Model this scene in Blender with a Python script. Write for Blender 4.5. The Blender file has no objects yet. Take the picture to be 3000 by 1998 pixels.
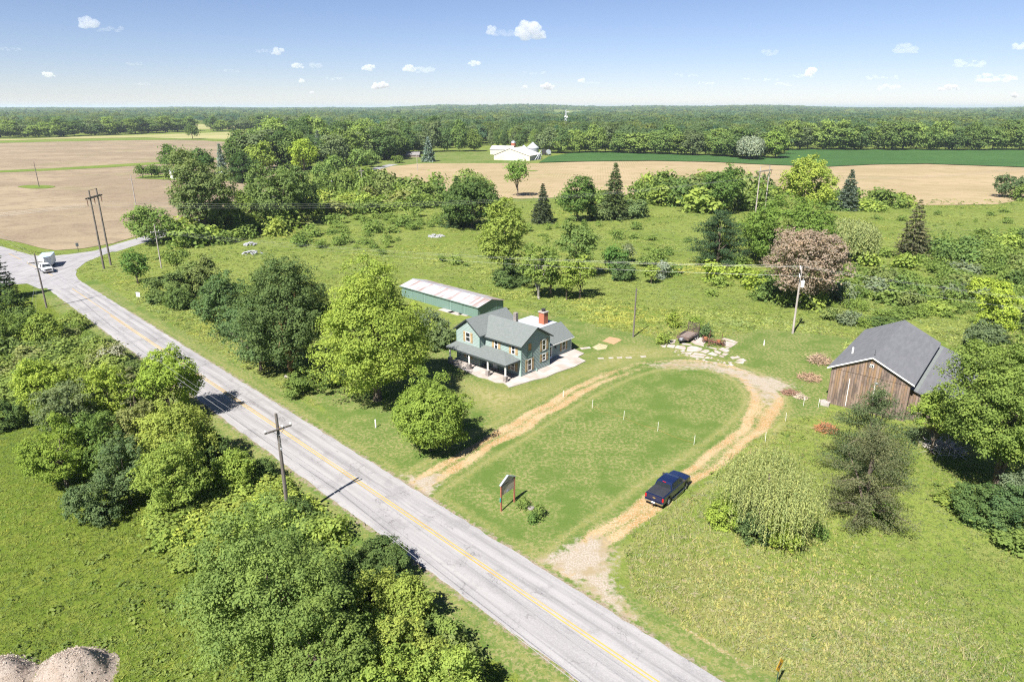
import bpy, math, random
import numpy as np
from mathutils import Vector

# ---------------------------------------------------------------- camera model (metres; camera 36 m above the ground)
F, HOR, CAMH = 2000.0, 315.0, 36.0
TH = math.atan((999 - HOR) / F)
CT, ST = math.cos(TH), math.sin(TH)
K = 3000 / 2354.0


def P(u, v, z=0.0):
    """ground point (height z) seen at pixel u,v of the 3000 px photograph"""
    a, b = (u - 1500) / F, (v - 999) / F
    d = (a, CT - b * ST, -ST - b * CT)
    t = (CAMH - z) / -d[2]
    return Vector((d[0] * t, d[1] * t, z))


def PV(u, v, z=0.0):
    return P(u * K, v * K, z)


def height_at(p, v):
    """height of the thing standing at p whose top is seen on pixel row v"""
    b = (v - 999) / F
    return CAMH + p.y * (-ST - b * CT) / (CT - b * ST)


def depth(p, z=0.0):
    return p[1] * CT + (CAMH - z) * ST


def proj(x, y, z):
    z = z - CAMH
    d = y * CT - z * ST
    return (1500 + F * x / d, 999 - F * (y * ST + z * CT) / d)


sc = bpy.context.scene
COL = sc.collection
D = bpy.data

# ---------------------------------------------------------------- objects


def tag(o, label=None, cat=None, group=None, kind=None):
    if label:
        o['label'] = label
    if cat:
        o['category'] = cat
    if group:
        o['group'] = group
    if kind:
        o['kind'] = kind
    return o


def empty(name, loc=(0, 0, 0), rz=0.0, label=None, cat=None, group=None):
    o = D.objects.new(name, None)
    COL.objects.link(o)
    o.location = loc
    o.rotation_euler = (0, 0, rz)
    o.empty_display_size = 0.3
    return tag(o, label, cat, group)


def link(name, me, parent=None, loc=(0, 0, 0), rz=0.0):
    o = D.objects.new(name, me)
    COL.objects.link(o)
    o.parent = parent
    o.location = loc
    o.rotation_euler = (0, 0, rz)
    return o


def copy_tree(o, parent=None):
    c = o.copy()
    COL.objects.link(c)
    c.parent = parent
    for ch in list(o.children):
        copy_tree(ch, c)
    return c


class MB:
    """collects simple shapes and links them as one mesh object"""

    def __init__(s, flipx=False):
        s.v, s.f, s.m, s.flip = [], [], [], flipx

    def add(s, vs, fs, mi=0):
        n = len(s.v)
        s.v += [tuple(p) for p in vs]
        for f in fs:
            s.f.append([i + n for i in f])
            s.m.append(mi)
        return s

    def box(s, x0, x1, y0, y1, z0, z1, mi=0):
        vs = [(x, y, z) for z in (z0, z1) for y in (y0, y1) for x in (x0, x1)]
        return s.add(vs, [(0, 2, 3, 1), (4, 5, 7, 6), (0, 1, 5, 4), (2, 6, 7, 3), (0, 4, 6, 2), (1, 3, 7, 5)], mi)

    def obox(s, c, ax, hx, hy, hz, mi=0):
        """box centred c, ax = unit horizontal direction of its x axis"""
        ax = Vector(ax)
        ay = Vector((-ax.y, ax.x, 0))
        vs = [Vector(c) + ax * x * hx + ay * y * hy + Vector((0, 0, z * hz)) for z in (-1, 1) for y in (-1, 1) for x in (-1, 1)]
        return s.add(vs, [(0, 2, 3, 1), (4, 5, 7, 6), (0, 1, 5, 4), (2, 6, 7, 3), (0, 4, 6, 2), (1, 3, 7, 5)], mi)

    def prism(s, pts, off, mi=0):
        """polygon pts (3-D, planar) extruded by the vector off"""
        off = Vector(off)
        a = [Vector(p) for p in pts]
        n = len(a)
        b = [p + off for p in a]
        fs = [list(range(n))[::-1], list(range(n, 2 * n))]
        fs += [(i, (i + 1) % n, n + (i + 1) % n, n + i) for i in range(n)]
        return s.add(a + b, fs, mi)

    def tube(s, pts, rs, n=6, mi=0, cap=True):
        pts = [Vector(p) for p in pts]
        if not hasattr(rs, '__len__'):
            rs = [rs] * len(pts)
        vs, fs = [], []
        for i, p in enumerate(pts):
            t = (pts[min(i + 1, len(pts) - 1)] - pts[max(i - 1, 0)]).normalized()
            u = t.cross(Vector((0, 0, 1)))
            if u.length < 1e-3:
                u = Vector((1, 0, 0))
            u.normalize()
            w = t.cross(u)
            for k in range(n):
                a = 2 * math.pi * k / n
                vs.append(p + (u * math.cos(a) + w * math.sin(a)) * rs[i])
        for i in range(len(pts) - 1):
            for k in range(n):
                fs.append((i * n + k, i * n + (k + 1) % n, (i + 1) * n + (k + 1) % n, (i + 1) * n + k))
        if cap:
            fs.append(list(range(n))[::-1])
            fs.append([(len(pts) - 1) * n + k for k in range(n)])
        return s.add(vs, fs, mi)

    def lathe(s, prof, c=(0, 0, 0), n=16, mi=0, axis='z'):
        vs, fs = [], []
        for r, h in prof:
            for k in range(n):
                a = 2 * math.pi * k / n
                q = (r * math.cos(a), r * math.sin(a), h) if axis == 'z' else (r * math.cos(a), h, r * math.sin(a))
                vs.append((c[0] + q[0], c[1] + q[1], c[2] + q[2]))
        m = len(prof)
        for i in range(m - 1):
            for k in range(n):
                fs.append((i * n + k, i * n + (k + 1) % n, (i + 1) * n + (k + 1) % n, (i + 1) * n + k))
        fs.append(list(range(n))[::-1])
        fs.append([(m - 1) * n + k for k in range(n)])
        return s.add(vs, fs, mi)

    def build(s, name, mats, parent=None, loc=(0, 0, 0), rz=0.0, smooth=False, bevel=0.0):
        me = D.meshes.new(name)
        vs = [(-x, y, z) for x, y, z in s.v] if s.flip else s.v
        me.from_pydata(vs, [], s.f)
        for m in (mats if isinstance(mats, (list, tuple)) else [mats]):
            me.materials.append(m)
        if any(s.m):
            me.polygons.foreach_set('material_index', s.m)
        import bmesh
        bm = bmesh.new()
        bm.from_mesh(me)
        bmesh.ops.recalc_face_normals(bm, faces=bm.faces)
        bm.to_mesh(me)
        bm.free()
        if smooth:
            me.polygons.foreach_set('use_smooth', [True] * len(me.polygons))
        me.update()
        o = link(name, me, parent, loc, rz)
        if bevel:
            b = o.modifiers.new('edge', 'BEVEL')
            b.width = bevel
            b.segments = 2
            b.limit_method = 'ANGLE'
            b.angle_limit = 0.6
        return o


def fast_mesh(name, verts, faces, tint=None, attrs=None):
    """numpy mesh; faces is (n,3) or (n,4)"""
    me = D.meshes.new(name)
    verts = np.asarray(verts, dtype=np.float32)
    faces = np.asarray(faces, dtype=np.int32)
    k = faces.shape[1]
    me.vertices.add(len(verts))
    me.vertices.foreach_set('co', verts.ravel())
    me.loops.add(faces.size)
    me.loops.foreach_set('vertex_index', faces.ravel())
    me.polygons.add(len(faces))
    me.polygons.foreach_set('loop_start', np.arange(0, faces.size, k, dtype=np.int32))
    me.update(calc_edges=True)
    for nm, val in dict(attrs or {}, **({'tint': tint} if tint is not None else {})).items():
        me.attributes.new(nm, 'FLOAT', 'POINT').data.foreach_set('value', np.asarray(val, dtype=np.float32))
    return me


# ---------------------------------------------------------------- materials


class NT:
    def __init__(s, m):
        s.t = m.node_tree
        s.n, s.l = s.t.nodes, s.t.links

    def node(s, typ, **kw):
        n = s.n.new(typ)
        for k, v in kw.items():
            setattr(n, k, v)
        return n

    def put(s, sock, val):
        if hasattr(val, 'is_output') or isinstance(val, bpy.types.NodeSocket):
            s.l.new(val, sock)
        else:
            sock.default_value = val

    def math(s, op, a, b=0.0, clamp=False):
        n = s.node('ShaderNodeMath', operation=op, use_clamp=clamp)
        s.put(n.inputs[0], a)
        s.put(n.inputs[1], b)
        return n.outputs[0]

    def noise(s, vec, scale, detail=2.0, rough=0.5, out='Fac'):
        n = s.node('ShaderNodeTexNoise')
        if vec is not None:
            s.l.new(vec, n.inputs['Vector'])
        n.inputs['Scale'].default_value = scale
        n.inputs['Detail'].default_value = detail
        n.inputs['Roughness'].default_value = rough
        return n.outputs[out]

    def mix(s, fac, a, b, blend='MIX'):
        n = s.node('ShaderNodeMix', data_type='RGBA', blend_type=blend)
        s.put(n.inputs[0], fac)
        for i, c in ((6, a), (7, b)):
            if isinstance(c, tuple) and len(c) == 3:
                c = c + (1,)
            s.put(n.inputs[i], c)
        return n.outputs[2]

    def ramp(s, fac, lo, hi, smooth=True):
        n = s.node('ShaderNodeMapRange', interpolation_type='SMOOTHSTEP' if smooth else 'LINEAR')
        s.put(n.inputs[0], fac)
        n.inputs[1].default_value = lo
        n.inputs[2].default_value = hi
        return n.outputs[0]

    def attr(s, name):
        return s.node('ShaderNodeAttribute', attribute_name=name).outputs['Fac']

    def mapping(s, vec, scale=(1, 1, 1), rot=(0, 0, 0)):
        n = s.node('ShaderNodeMapping')
        s.l.new(vec, n.inputs[0])
        n.inputs['Scale'].default_value = scale
        n.inputs['Rotation'].default_value = rot
        return n.outputs[0]

    def bump(s, h, strength=0.5, dist=0.05):
        n = s.node('ShaderNodeBump')
        s.l.new(h, n.inputs['Height'])
        n.inputs['Strength'].default_value = strength
        n.inputs['Distance'].default_value = dist
        return n.outputs[0]


def new_mat(name):
    m = D.materials.new(name)
    m.use_nodes = True
    t = NT(m)
    b = t.n['Principled BSDF']
    return m, t, b


def M(name, col, col2=None, scale=2.0, rough=0.7, metal=0.0, spec=0.3, bump=0.0, stretch=(1, 1, 1)):
    """plain surface with a little uneven tone"""
    m, t, b = new_mat(name)
    tc = t.node('ShaderNodeTexCoord').outputs['Object']
    v = t.mapping(tc, stretch)
    f = t.noise(v, scale, 4, 0.6)
    f = t.ramp(f, 0.3, 0.7)
    if col2 is None:
        col2 = tuple(c * 0.82 for c in col)
    t.put(b.inputs['Base Color'], t.mix(f, col, col2))
    b.inputs['Roughness'].default_value = rough
    b.inputs['Metallic'].default_value = metal
    b.inputs['Specular IOR Level'].default_value = spec
    if bump:
        t.l.new(t.bump(f, bump, 0.02), b.inputs['Normal'])
    return m


def foliage_mat():
    m, t, b = new_mat('foliage')
    t.n.remove(b)
    out = t.n['Material Output']
    oi = t.node('ShaderNodeObjectInfo')
    tint = t.attr('tint')
    c = t.mix(1.0, oi.outputs['Color'], (1.84, 1.80, 1.80), 'MULTIPLY')
    hs = t.node('ShaderNodeHueSaturation')
    hs.inputs['Saturation'].default_value = 0.88
    t.l.new(c, hs.inputs['Color'])
    c = hs.outputs[0]
    dark = t.mix(1.0, c, (0.60, 0.72, 0.72), 'MULTIPLY')
    lite = t.mix(1.0, c, (1.36, 1.28, 1.1), 'MULTIPLY')
    col = t.mix(t.ramp(tint, 0.0, 0.5, False), dark, c)
    col = t.mix(t.ramp(tint, 0.5, 1.0, False), col, lite)
    hue = t.attr('hue')
    col = t.mix(t.ramp(hue, 0.0, 1.0, False), col, t.mix(1.0, col, (1.35, 1.12, 0.75), 'MULTIPLY'))
    col = t.mix(t.ramp(t.math('MULTIPLY', hue, -1.0), 0.0, 1.0, False), col, t.mix(1.0, col, (0.66, 0.86, 1.35), 'MULTIPLY'))
    d = t.node('ShaderNodeBsdfDiffuse')
    tr = t.node('ShaderNodeBsdfTranslucent')
    t.l.new(col, d.inputs[0])
    t.l.new(t.mix(1.0, col, (1.2, 1.3, 0.6), 'MULTIPLY'), tr.inputs[0])
    ms = t.node('ShaderNodeMixShader')
    ms.inputs[0].default_value = 0.40
    t.l.new(d.outputs[0], ms.inputs[1])
    t.l.new(tr.outputs[0], ms.inputs[2])
    t.l.new(ms.outputs[0], out.inputs[0])
    return m


FOL = foliage_mat()
BARK = M('bark', (0.16, 0.13, 0.10), (0.07, 0.055, 0.045), 3.0, 0.9, bump=0.6, stretch=(1, 1, 0.25))
BARKG = M('grey_bark', (0.34, 0.32, 0.29), (0.2, 0.18, 0.16), 3.0, 0.9)
WOOD = M('grey_pole_wood', (0.16, 0.14, 0.125), (0.08, 0.07, 0.062), 2.0, 0.85, stretch=(4, 4, 0.3))
WOODL = M('pale_pole_wood', (0.36, 0.33, 0.30), (0.24, 0.21, 0.19), 2.0, 0.85, stretch=(4, 4, 0.3))
WHITE = M('white_paint', (0.74, 0.74, 0.72), (0.66, 0.66, 0.64), 1.5, 0.5)
GALV = M('galvanised_steel', (0.45, 0.47, 0.5), (0.36, 0.38, 0.42), 1.5, 0.45, 0.5)
WIRE = M('aluminium_wire', (0.36, 0.36, 0.36), None, 1, 0.4, 0.3)
RUST = M('rust', (0.155, 0.080, 0.052), (0.085, 0.045, 0.034), 5.0, 0.9)
BLACKM = M('black_metal', (0.03, 0.03, 0.035), (0.045, 0.04, 0.04), 4.0, 0.5)
RUBBER = M('rubber', (0.025, 0.025, 0.026), None, 4.0, 0.85)
CHROME = M('chrome', (0.7, 0.7, 0.72), None, 2.0, 0.15, 1.0)
GLASS = M('dark_glass', (0.02, 0.025, 0.03), None, 1.0, 0.06, 0.0, 0.6)
REDL = M('red_lens', (0.5, 0.01, 0.012), None, 6.0, 0.25)
CONC = M('concrete', (0.34, 0.32, 0.30), (0.25, 0.22, 0.20), 1.2, 0.9)
# ---------------------------------------------------------------- regions of the ground (photo outlines taken down to the ground)


def ring(pts, k=K):
    return np.array([P(u * k, v * k)[:2] for u, v in pts])


def inside(poly, x, y):
    r = np.zeros(x.shape, bool)
    n = len(poly)
    j = n - 1
    for i in range(n):
        xi, yi = poly[i]
        xj, yj = poly[j]
        if yi != yj:
            r ^= ((yi > y) != (yj > y)) & (x < (xj - xi) * (y - yi) / (yj - yi) + xi)
        j = i
    return r


def dist_line(line, x, y, closed=False):
    d = np.full(x.shape, 1e9)
    m = len(line)
    if x.size > 2000:      # only points near the line need a distance
        lo, hi = np.min(line, axis=0) - 20, np.max(line, axis=0) + 20
        near = (x > lo[0]) & (x < hi[0]) & (y > lo[1]) & (y < hi[1])
        if not near.all():
            if near.any():
                d[near] = dist_line(line, x[near], y[near], closed)
            return d
    for i in range(m if closed else m - 1):
        a, b = line[i], line[(i + 1) % m]
        ab = b - a
        t = np.clip(((x - a[0]) * ab[0] + (y - a[1]) * ab[1]) / max(ab @ ab, 1e-9), 0, 1)
        d = np.minimum(d, np.hypot(x - a[0] - t * ab[0], y - a[1] - t * ab[1]))
    return d


def soft(poly, x, y, w):
    """1 inside the polygon, 0 outside, with a border w metres wide"""
    d = dist_line(poly, x, y, True)
    sgn = np.where(inside(poly, x, y), d, -d)
    return np.clip(sgn / w + 0.5, 0, 1)


def bez(pts, n=8):
    """Catmull-Rom through pts"""
    pts = [np.array(p, float) for p in pts]
    pts = [2 * pts[0] - pts[1]] + pts + [2 * pts[-1] - pts[-2]]
    out = []
    for i in range(1, len(pts) - 2):
        p0, p1, p2, p3 = pts[i - 1:i + 3]
        for k in range(n):
            t = k / n
            out.append(0.5 * (2 * p1 + (p2 - p0) * t + (2 * p0 - 5 * p1 + 4 * p2 - p3) * t * t + (3 * p1 - p0 - 3 * p2 + p3) * t ** 3))
    out.append(pts[-2])
    return np.array(out)


ROAD_O = np.array(P(1918, 1995.5)[:2])
RA = math.radians(134.55)
RD = np.array([math.cos(RA), math.sin(RA)])          # along the road, away from the camera
RN = np.array([-RD[1], RD[0]])                       # to the left of it


def road_uv(x, y):
    return (x - ROAD_O[0]) * RN[0] + (y - ROAD_O[1]) * RN[1], (x - ROAD_O[0]) * RD[0] + (y - ROAD_O[1]) * RD[1]


TRACK = bez(ring([(955, 1125), (985, 1102), (1050, 1062), (1130, 1015), (1210, 968), (1300, 915), (1390, 870), (1470, 842), (1550, 832), (1630, 838),
                  (1700, 858), (1745, 890), (1762, 925), (1745, 965), (1700, 1010), (1630, 1062), (1555, 1115), (1485, 1165), (1420, 1212), (1360, 1255), (1310, 1310)]))
LAWN = ring([(1000, 1150), (930, 1100), (880, 1070), (700, 900), (640, 880), (760, 895), (900, 870), (1000, 800), (1040, 745), (1180, 715), (1290, 728),
             (1390, 752), (1530, 780), (1700, 770), (1750, 755), (1960, 775), (1930, 830), (1900, 950), (1840, 960), (1800, 965), (1740, 1010), (1650, 1075),
             (1560, 1140), (1480, 1200), (1420, 1260), (1400, 1330), (1300, 1300), (1150, 1225)])
DRY1 = ring([(1030, 870), (1200, 890), (1330, 840), (1420, 790), (1600, 800), (1700, 840), (1560, 815), (1400, 850), (1250, 915), (1150, 960), (1060, 925)])
SMEAD = ring([(1425, 1290), (1450, 1235), (1560, 1165), (1640, 1220), (1850, 1290), (2080, 1340), (2230, 1480), (2400, 1700), (1700, 1680), (1560, 1500), (1440, 1390)])
BANKS = [ring(q) for q in ([(1448, 1368), (1500, 1400), (1560, 1436), (1650, 1490), (1760, 1560)], [(1040, 1408), (1100, 1452), (1180, 1515), (1300, 1610)], [(1165, 705), (1300, 738), (1400, 752), (1490, 778)], [(1560, 1170), (1640, 1105), (1760, 1010), (1800, 968), (1880, 985)])]
MOUTH_R = ring([(1225, 1288), (1285, 1262), (1340, 1236), (1392, 1226), (1416, 1262), (1406, 1310), (1416, 1350), (1470, 1428), (1430, 1425), (1330, 1345)])
MOUTH_L = ring([(920, 1090), (960, 1098), (1005, 1085), (1020, 1095), (1000, 1120), (990, 1150), (975, 1138)])
YARD_G = ring([(1480, 838), (1560, 826), (1640, 832), (1720, 850), (1805, 872), (1835, 888), (1800, 912), (1775, 940), (1745, 925), (1700, 875), (1620, 850), (1520, 850)])
SLABAREA = ring([(1500, 830), (1530, 800), (1700, 830), (1690, 850), (1600, 840)])
FARLAWN = ring([(820, 385), (1000, 350), (1240, 350), (1260, 372), (1100, 385), (900, 395)])


def fbm(x, y, s, seed):
    r = np.random.RandomState(seed)
    o = np.zeros(x.shape)
    for k in range(7):
        a = r.uniform(0, 6.28)
        f = s * r.uniform(0.6, 2.0)
        o += np.sin((x * math.cos(a) + y * math.sin(a)) * f + r.uniform(0, 6.28) + 1.3 * np.sin((x * math.sin(a) - y * math.cos(a)) * f * 0.7 + k))
    return o / 4.0


def zones(x, y):
    lat, s = road_uv(x, y)
    onroad = (s > -80) & (s < 150)
    edge = np.minimum(np.abs(lat - 3.6), np.abs(lat + 3.2))
    verge = np.where(onroad, np.clip(1.4 - np.maximum(np.abs(lat - 0.2) - 3.4, 0) / 3.0, 0, 1), 0)
    lawn = np.maximum(soft(LAWN, x, y, 2.5), verge)
    d = dist_line(TRACK, x, y)
    bank = np.min([dist_line(q, x, y) for q in BANKS], axis=0)
    wide = 0.62 + 0.22 * fbm(x, y, 0.3, 3)
    tr_ = dist_line(TRACK, x + 0.4 * fbm(x, y, 0.5, 31), y + 0.4 * fbm(x, y, 0.5, 32))
    pa, pb_ = P(1480 * K, 846 * K), P(1752 * K, 915 * K)
    fade = 1 - 0.5 * np.exp(-((x - pa.x) ** 2 + (y - pa.y) ** 2) / 90.0)
    tr_ = tr_ / (1 + 0.75 * np.exp(-((x - pb_.x) ** 2 + (y - pb_.y) ** 2) / 45.0))
    dirt = np.clip(1.35 - np.abs(tr_ - 0.9) / wide, 0, 1) * 0.3 + np.clip(2.0 - tr_ / 0.95, 0, 1) * (0.58 - 0.16 * np.clip(1 - tr_ / 0.45, 0, 1) * (0.5 + fbm(x, y, 0.25, 44)))
    dirt = dirt * fade
    dirt = np.maximum(dirt, 0.62 * np.clip(1 - bank / (0.5 + 0.2 * fbm(x, y, 1.1, 14)), 0, 1) * np.clip(0.5 + 1.5 * fbm(x, y, 0.5, 12), 0, 1))
    gravel = np.maximum(soft(MOUTH_R, x, y, 3.0), soft(MOUTH_L, x, y, 2.2))
    gravel = np.maximum(gravel, 0.85 * soft(YARD_G, x, y, 4.0))
    shoulder = np.where(onroad, np.clip(1 - np.abs(edge - 0.1) / 0.65, 0, 1), 0) * 0.85
    dry = np.maximum(0.8 * soft(DRY1, x, y, 8.0), 0.0)
    dry = np.maximum(dry, np.clip(1 - np.abs(d - 2.6) / 1.4, 0, 1) * 0.65)
    dry = np.maximum(dry, 0.6 * np.where(onroad, np.clip(1 - np.abs(edge - 1.0) / 1.2, 0, 1), 0))
    lawn = np.maximum(lawn, soft(FARLAWN, x, y, 15))
    lush = np.where(s < 175, np.clip((lat - 4) / 3, 0, 1), 0.0)
    straw = np.clip(soft(SMEAD, x, y, 14.0) * (0.8 + 0.25 * fbm(x, y, 0.11, 15)) + np.where(lush > 0, 0, 0.22 * (fbm(x, y, 0.05, 16) > 0.3)), 0, 1)
    return dict(lush=lush, straw=straw, lawn=lawn, dirt=np.clip(dirt, 0, 1), gravel=gravel, shoulder=shoulder, dry=dry)


_R = {}


def zones_at(x, y):
    """zones looked up on a metre grid"""
    x0, x1, y0, y1 = -280, 280, 10, 310
    if not _R:
        gx, gy = np.meshgrid(np.arange(x0, x1 + 1.0), np.arange(y0, y1 + 1.0))
        z = zones(gx.ravel(), gy.ravel())
        _R.update({k: v.reshape(gx.shape) for k, v in z.items()})
    i = np.clip(np.rint(x - x0).astype(int), 0, x1 - x0)
    j = np.clip(np.rint(y - y0).astype(int), 0, y1 - y0)
    return {k: v[j, i] for k, v in _R.items()}


def terrain(x, y):
    r = np.hypot(x, y)
    k = np.clip((r - 2600) / 4500, 0, 1)
    k = k * k * (3 - 2 * k)
    a = np.arctan2(x, y)
    return k * (22 + 10 * np.sin(a * 7 + 1.0) + 9 * np.sin(a * 17 + 2.2) + 4 * np.sin(a * 41)) * np.where(a > -0.25, 1.0, 0.55)


def ground_material():
    m, t, b = new_mat('ground_cover')
    pos = t.node('ShaderNodeNewGeometry').outputs['Position']
    n_big = t.noise(pos, 0.04, 3, 0.55)
    n_mid = t.noise(pos, 0.28, 3, 0.6)
    n_sm = t.noise(pos, 1.5, 3, 0.65)
    n_fine = t.noise(pos, 6.5, 2, 0.7)
    n_tus = t.noise(pos, 0.8, 3, 0.7)
    flk = t.ramp(n_fine, 0.47, 0.62)  # dark fleck mask; in the meadow it paints the shade between tufts
    # rough meadow, lusher west of the road
    lush = t.attr('lush')
    lo = t.mix(lush, (0.118, 0.158, 0.030), (0.086, 0.122, 0.018))
    hi = t.mix(lush, (0.162, 0.194, 0.046), (0.132, 0.160, 0.026))
    mead = t.mix(t.ramp(n_big, 0.40, 0.60), lo, hi)
    mead = t.mix(t.math('MULTIPLY', t.ramp(n_mid, 0.5, 0.66), 0.7), mead, t.mix(lush, (0.172, 0.180, 0.062), (0.138, 0.155, 0.030)))
    mead = t.mix(t.math('MULTIPLY', t.ramp(n_tus, 0.53, 0.66), 0.75), mead, t.mix(lush, (0.088, 0.122, 0.026), (0.060, 0.094, 0.012)))
    mead = t.mix(t.math('MULTIPLY', t.math('SUBTRACT', 1.0, t.ramp(n_tus, 0.34, 0.46)), 0.65), mead, t.mix(lush, (0.190, 0.205, 0.070), (0.150, 0.175, 0.034)))
    mead = t.mix(t.math('MULTIPLY', t.ramp(n_sm, 0.52, 0.62), 0.75), mead, t.mix(lush, (0.076, 0.115, 0.024), (0.056, 0.086, 0.012)))
    mead = t.mix(t.math('MULTIPLY', flk, 0.7), mead, t.mix(lush, (0.066, 0.096, 0.020), (0.046, 0.072, 0.010)))  # shade between grass tufts, put into the colour as flecks
    stc = t.mix(t.ramp(n_mid, 0.42, 0.6), (0.182, 0.174, 0.066), (0.135, 0.150, 0.046))
    stc = t.mix(t.ramp(n_sm, 0.53, 0.66), stc, (0.235, 0.205, 0.125))
    stc = t.mix(t.math('MULTIPLY', flk, 0.6), stc, (0.085, 0.100, 0.028))
    stc = t.mix(t.math('MULTIPLY', t.ramp(n_tus, 0.53, 0.66), 0.6), stc, (0.100, 0.118, 0.032))
    mead = t.mix(t.ramp(t.math('ADD', t.attr('straw'), t.math('MULTIPLY', t.math('SUBTRACT', n_sm, 0.5), 1.2)), 0.25, 0.75), mead, stc)
    # mown lawn
    lawn = t.mix(t.ramp(n_mid, 0.40, 0.62), (0.080, 0.124, 0.028), (0.106, 0.144, 0.038))
    lawn = t.mix(t.math('MULTIPLY', flk, 0.55), lawn, (0.045, 0.086, 0.013))
    sp = t.math('MULTIPLY', t.ramp(t.noise(pos, 2.6, 3, 0.75), 0.48, 0.57), t.ramp(t.math('ADD', t.math('MULTIPLY', n_big, 0.5), t.math('MULTIPLY', n_mid, 0.5)), 0.38, 0.56))
    lawn = t.mix(t.math('MULTIPLY', sp, 0.62), lawn, (0.235, 0.200, 0.098))
    lm = t.math('ADD', t.attr('lawn'), t.math('MULTIPLY', t.math('SUBTRACT', n_sm, 0.5), 1.0))
    col = t.mix(t.ramp(lm, 0.4, 0.6), mead, lawn)
    # pale dry grass
    dryc = t.mix(t.ramp(n_sm, 0.42, 0.58), (0.245, 0.215, 0.105), (0.150, 0.160, 0.050))
    dm = t.ramp(t.math('ADD', t.attr('dry'), t.math('MULTIPLY', t.math('SUBTRACT', t.math('ADD', n_sm, n_fine), 1.0), 1.3)), 0.30, 0.75)
    dm = t.math('MULTIPLY', dm, t.ramp(t.attr('dry'), 0.02, 0.2))
    col = t.mix(dm, col, dryc)
    # bare earth of the tracks
    dirtc = t.mix(t.ramp(n_mid, 0.42, 0.60), (0.285, 0.178, 0.078), (0.330, 0.235, 0.130))
    dirtc = t.mix(t.ramp(n_fine, 0.5, 0.62), dirtc, (0.350, 0.290, 0.200))
    dirtc = t.mix(t.math('MULTIPLY', t.ramp(n_sm, 0.54, 0.66), 0.6), dirtc, (0.150, 0.140, 0.055))
    di = t.math('ADD', t.attr('dirt'), t.math('MULTIPLY', t.math('SUBTRACT', t.math('ADD', t.math('MULTIPLY', n_sm, 0.6), t.math('MULTIPLY', n_fine, 0.4)), 0.5), 2.4))
    col = t.mix(t.ramp(di, 0.25, 0.85), col, dirtc)
    grav = t.mix(t.ramp(n_fine, 0.42, 0.58), (0.310, 0.275, 0.235), (0.245, 0.205, 0.155))
    grav = t.mix(t.math('MULTIPLY', t.ramp(n_mid, 0.48, 0.62), 0.8), grav, (0.225, 0.180, 0.105))
    gm = t.math('ADD', t.attr('gravel'), t.math('MULTIPLY', t.math('SUBTRACT', n_sm, 0.5), 1.6))
    col = t.mix(t.ramp(gm, 0.35, 0.85), col, grav)
    sh = t.math('ADD', t.attr('shoulder'), t.math('MULTIPLY', t.math('SUBTRACT', n_sm, 0.5), 1.8))
    col = t.mix(t.ramp(sh, 0.40, 0.80), col, t.mix(t.ramp(n_fine, 0.42, 0.58), (0.165, 0.130, 0.085), (0.230, 0.200, 0.160)))
    t.put(b.inputs['Base Color'], col)
    b.inputs['Roughness'].default_value = 0.95
    b.inputs['Specular IOR Level'].default_value = 0.05
    return m


GROUND = ground_material()


def axis(lo, hi, step, far, grow=1.13):
    a = list(np.arange(lo, hi + 1e-6, step))
    s, x = step, hi
    while x < far:
        s *= grow
        x += s
        a.append(x)
    s, x = step, lo
    while x > -far if lo < 0 else x > -300:
        s *= grow
        x -= s
        a.insert(0, x)
    return np.array(a)


def grid_mesh(name, X, Y, zfun, keep=None):
    gx, gy = np.meshgrid(X, Y)
    x, y = gx.ravel(), gy.ravel()
    nx, ny = len(X), len(Y)
    i = (np.arange(ny - 1)[:, None] * nx + np.arange(nx - 1)[None, :]).ravel()
    fs = np.stack([i, i + 1, i + nx + 1, i + nx], 1)
    at = zones(x, y)
    if keep is not None:
        kv = keep(at)
        fs = fs[kv[fs].any(1)]
        used = np.unique(fs)
        mp = np.zeros(len(x), np.int32)
        mp[used] = np.arange(len(used))
        fs = mp[fs]
        x, y = x[used], y[used]
        at = {k: v[used] for k, v in at.items()}
    me = fast_mesh(name, np.stack([x, y, zfun(x, y)], 1), fs, attrs=at)
    me.polygons.foreach_set('use_smooth', np.ones(len(fs), bool))
    me.materials.append(GROUND)
    return me


X = axis(-70, 75, 0.5, 26000)
Y = axis(22, 125, 0.5, 30000)
tag(link('ground', grid_mesh('ground', X, Y, terrain)), kind='structure')

# the dirt drive that loops past the house and the barn: one fine sheet, its rim fading into the lawn
Xd, Yd = np.arange(-12, 52, 0.25), np.arange(38, 104, 0.25)
tag(link('driveway', grid_mesh('driveway', Xd, Yd, lambda x, y: 0 * x + 0.012, lambda a: (a['dirt'] > 0.03) | (a['gravel'] > 0.02))), kind='structure')


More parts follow.
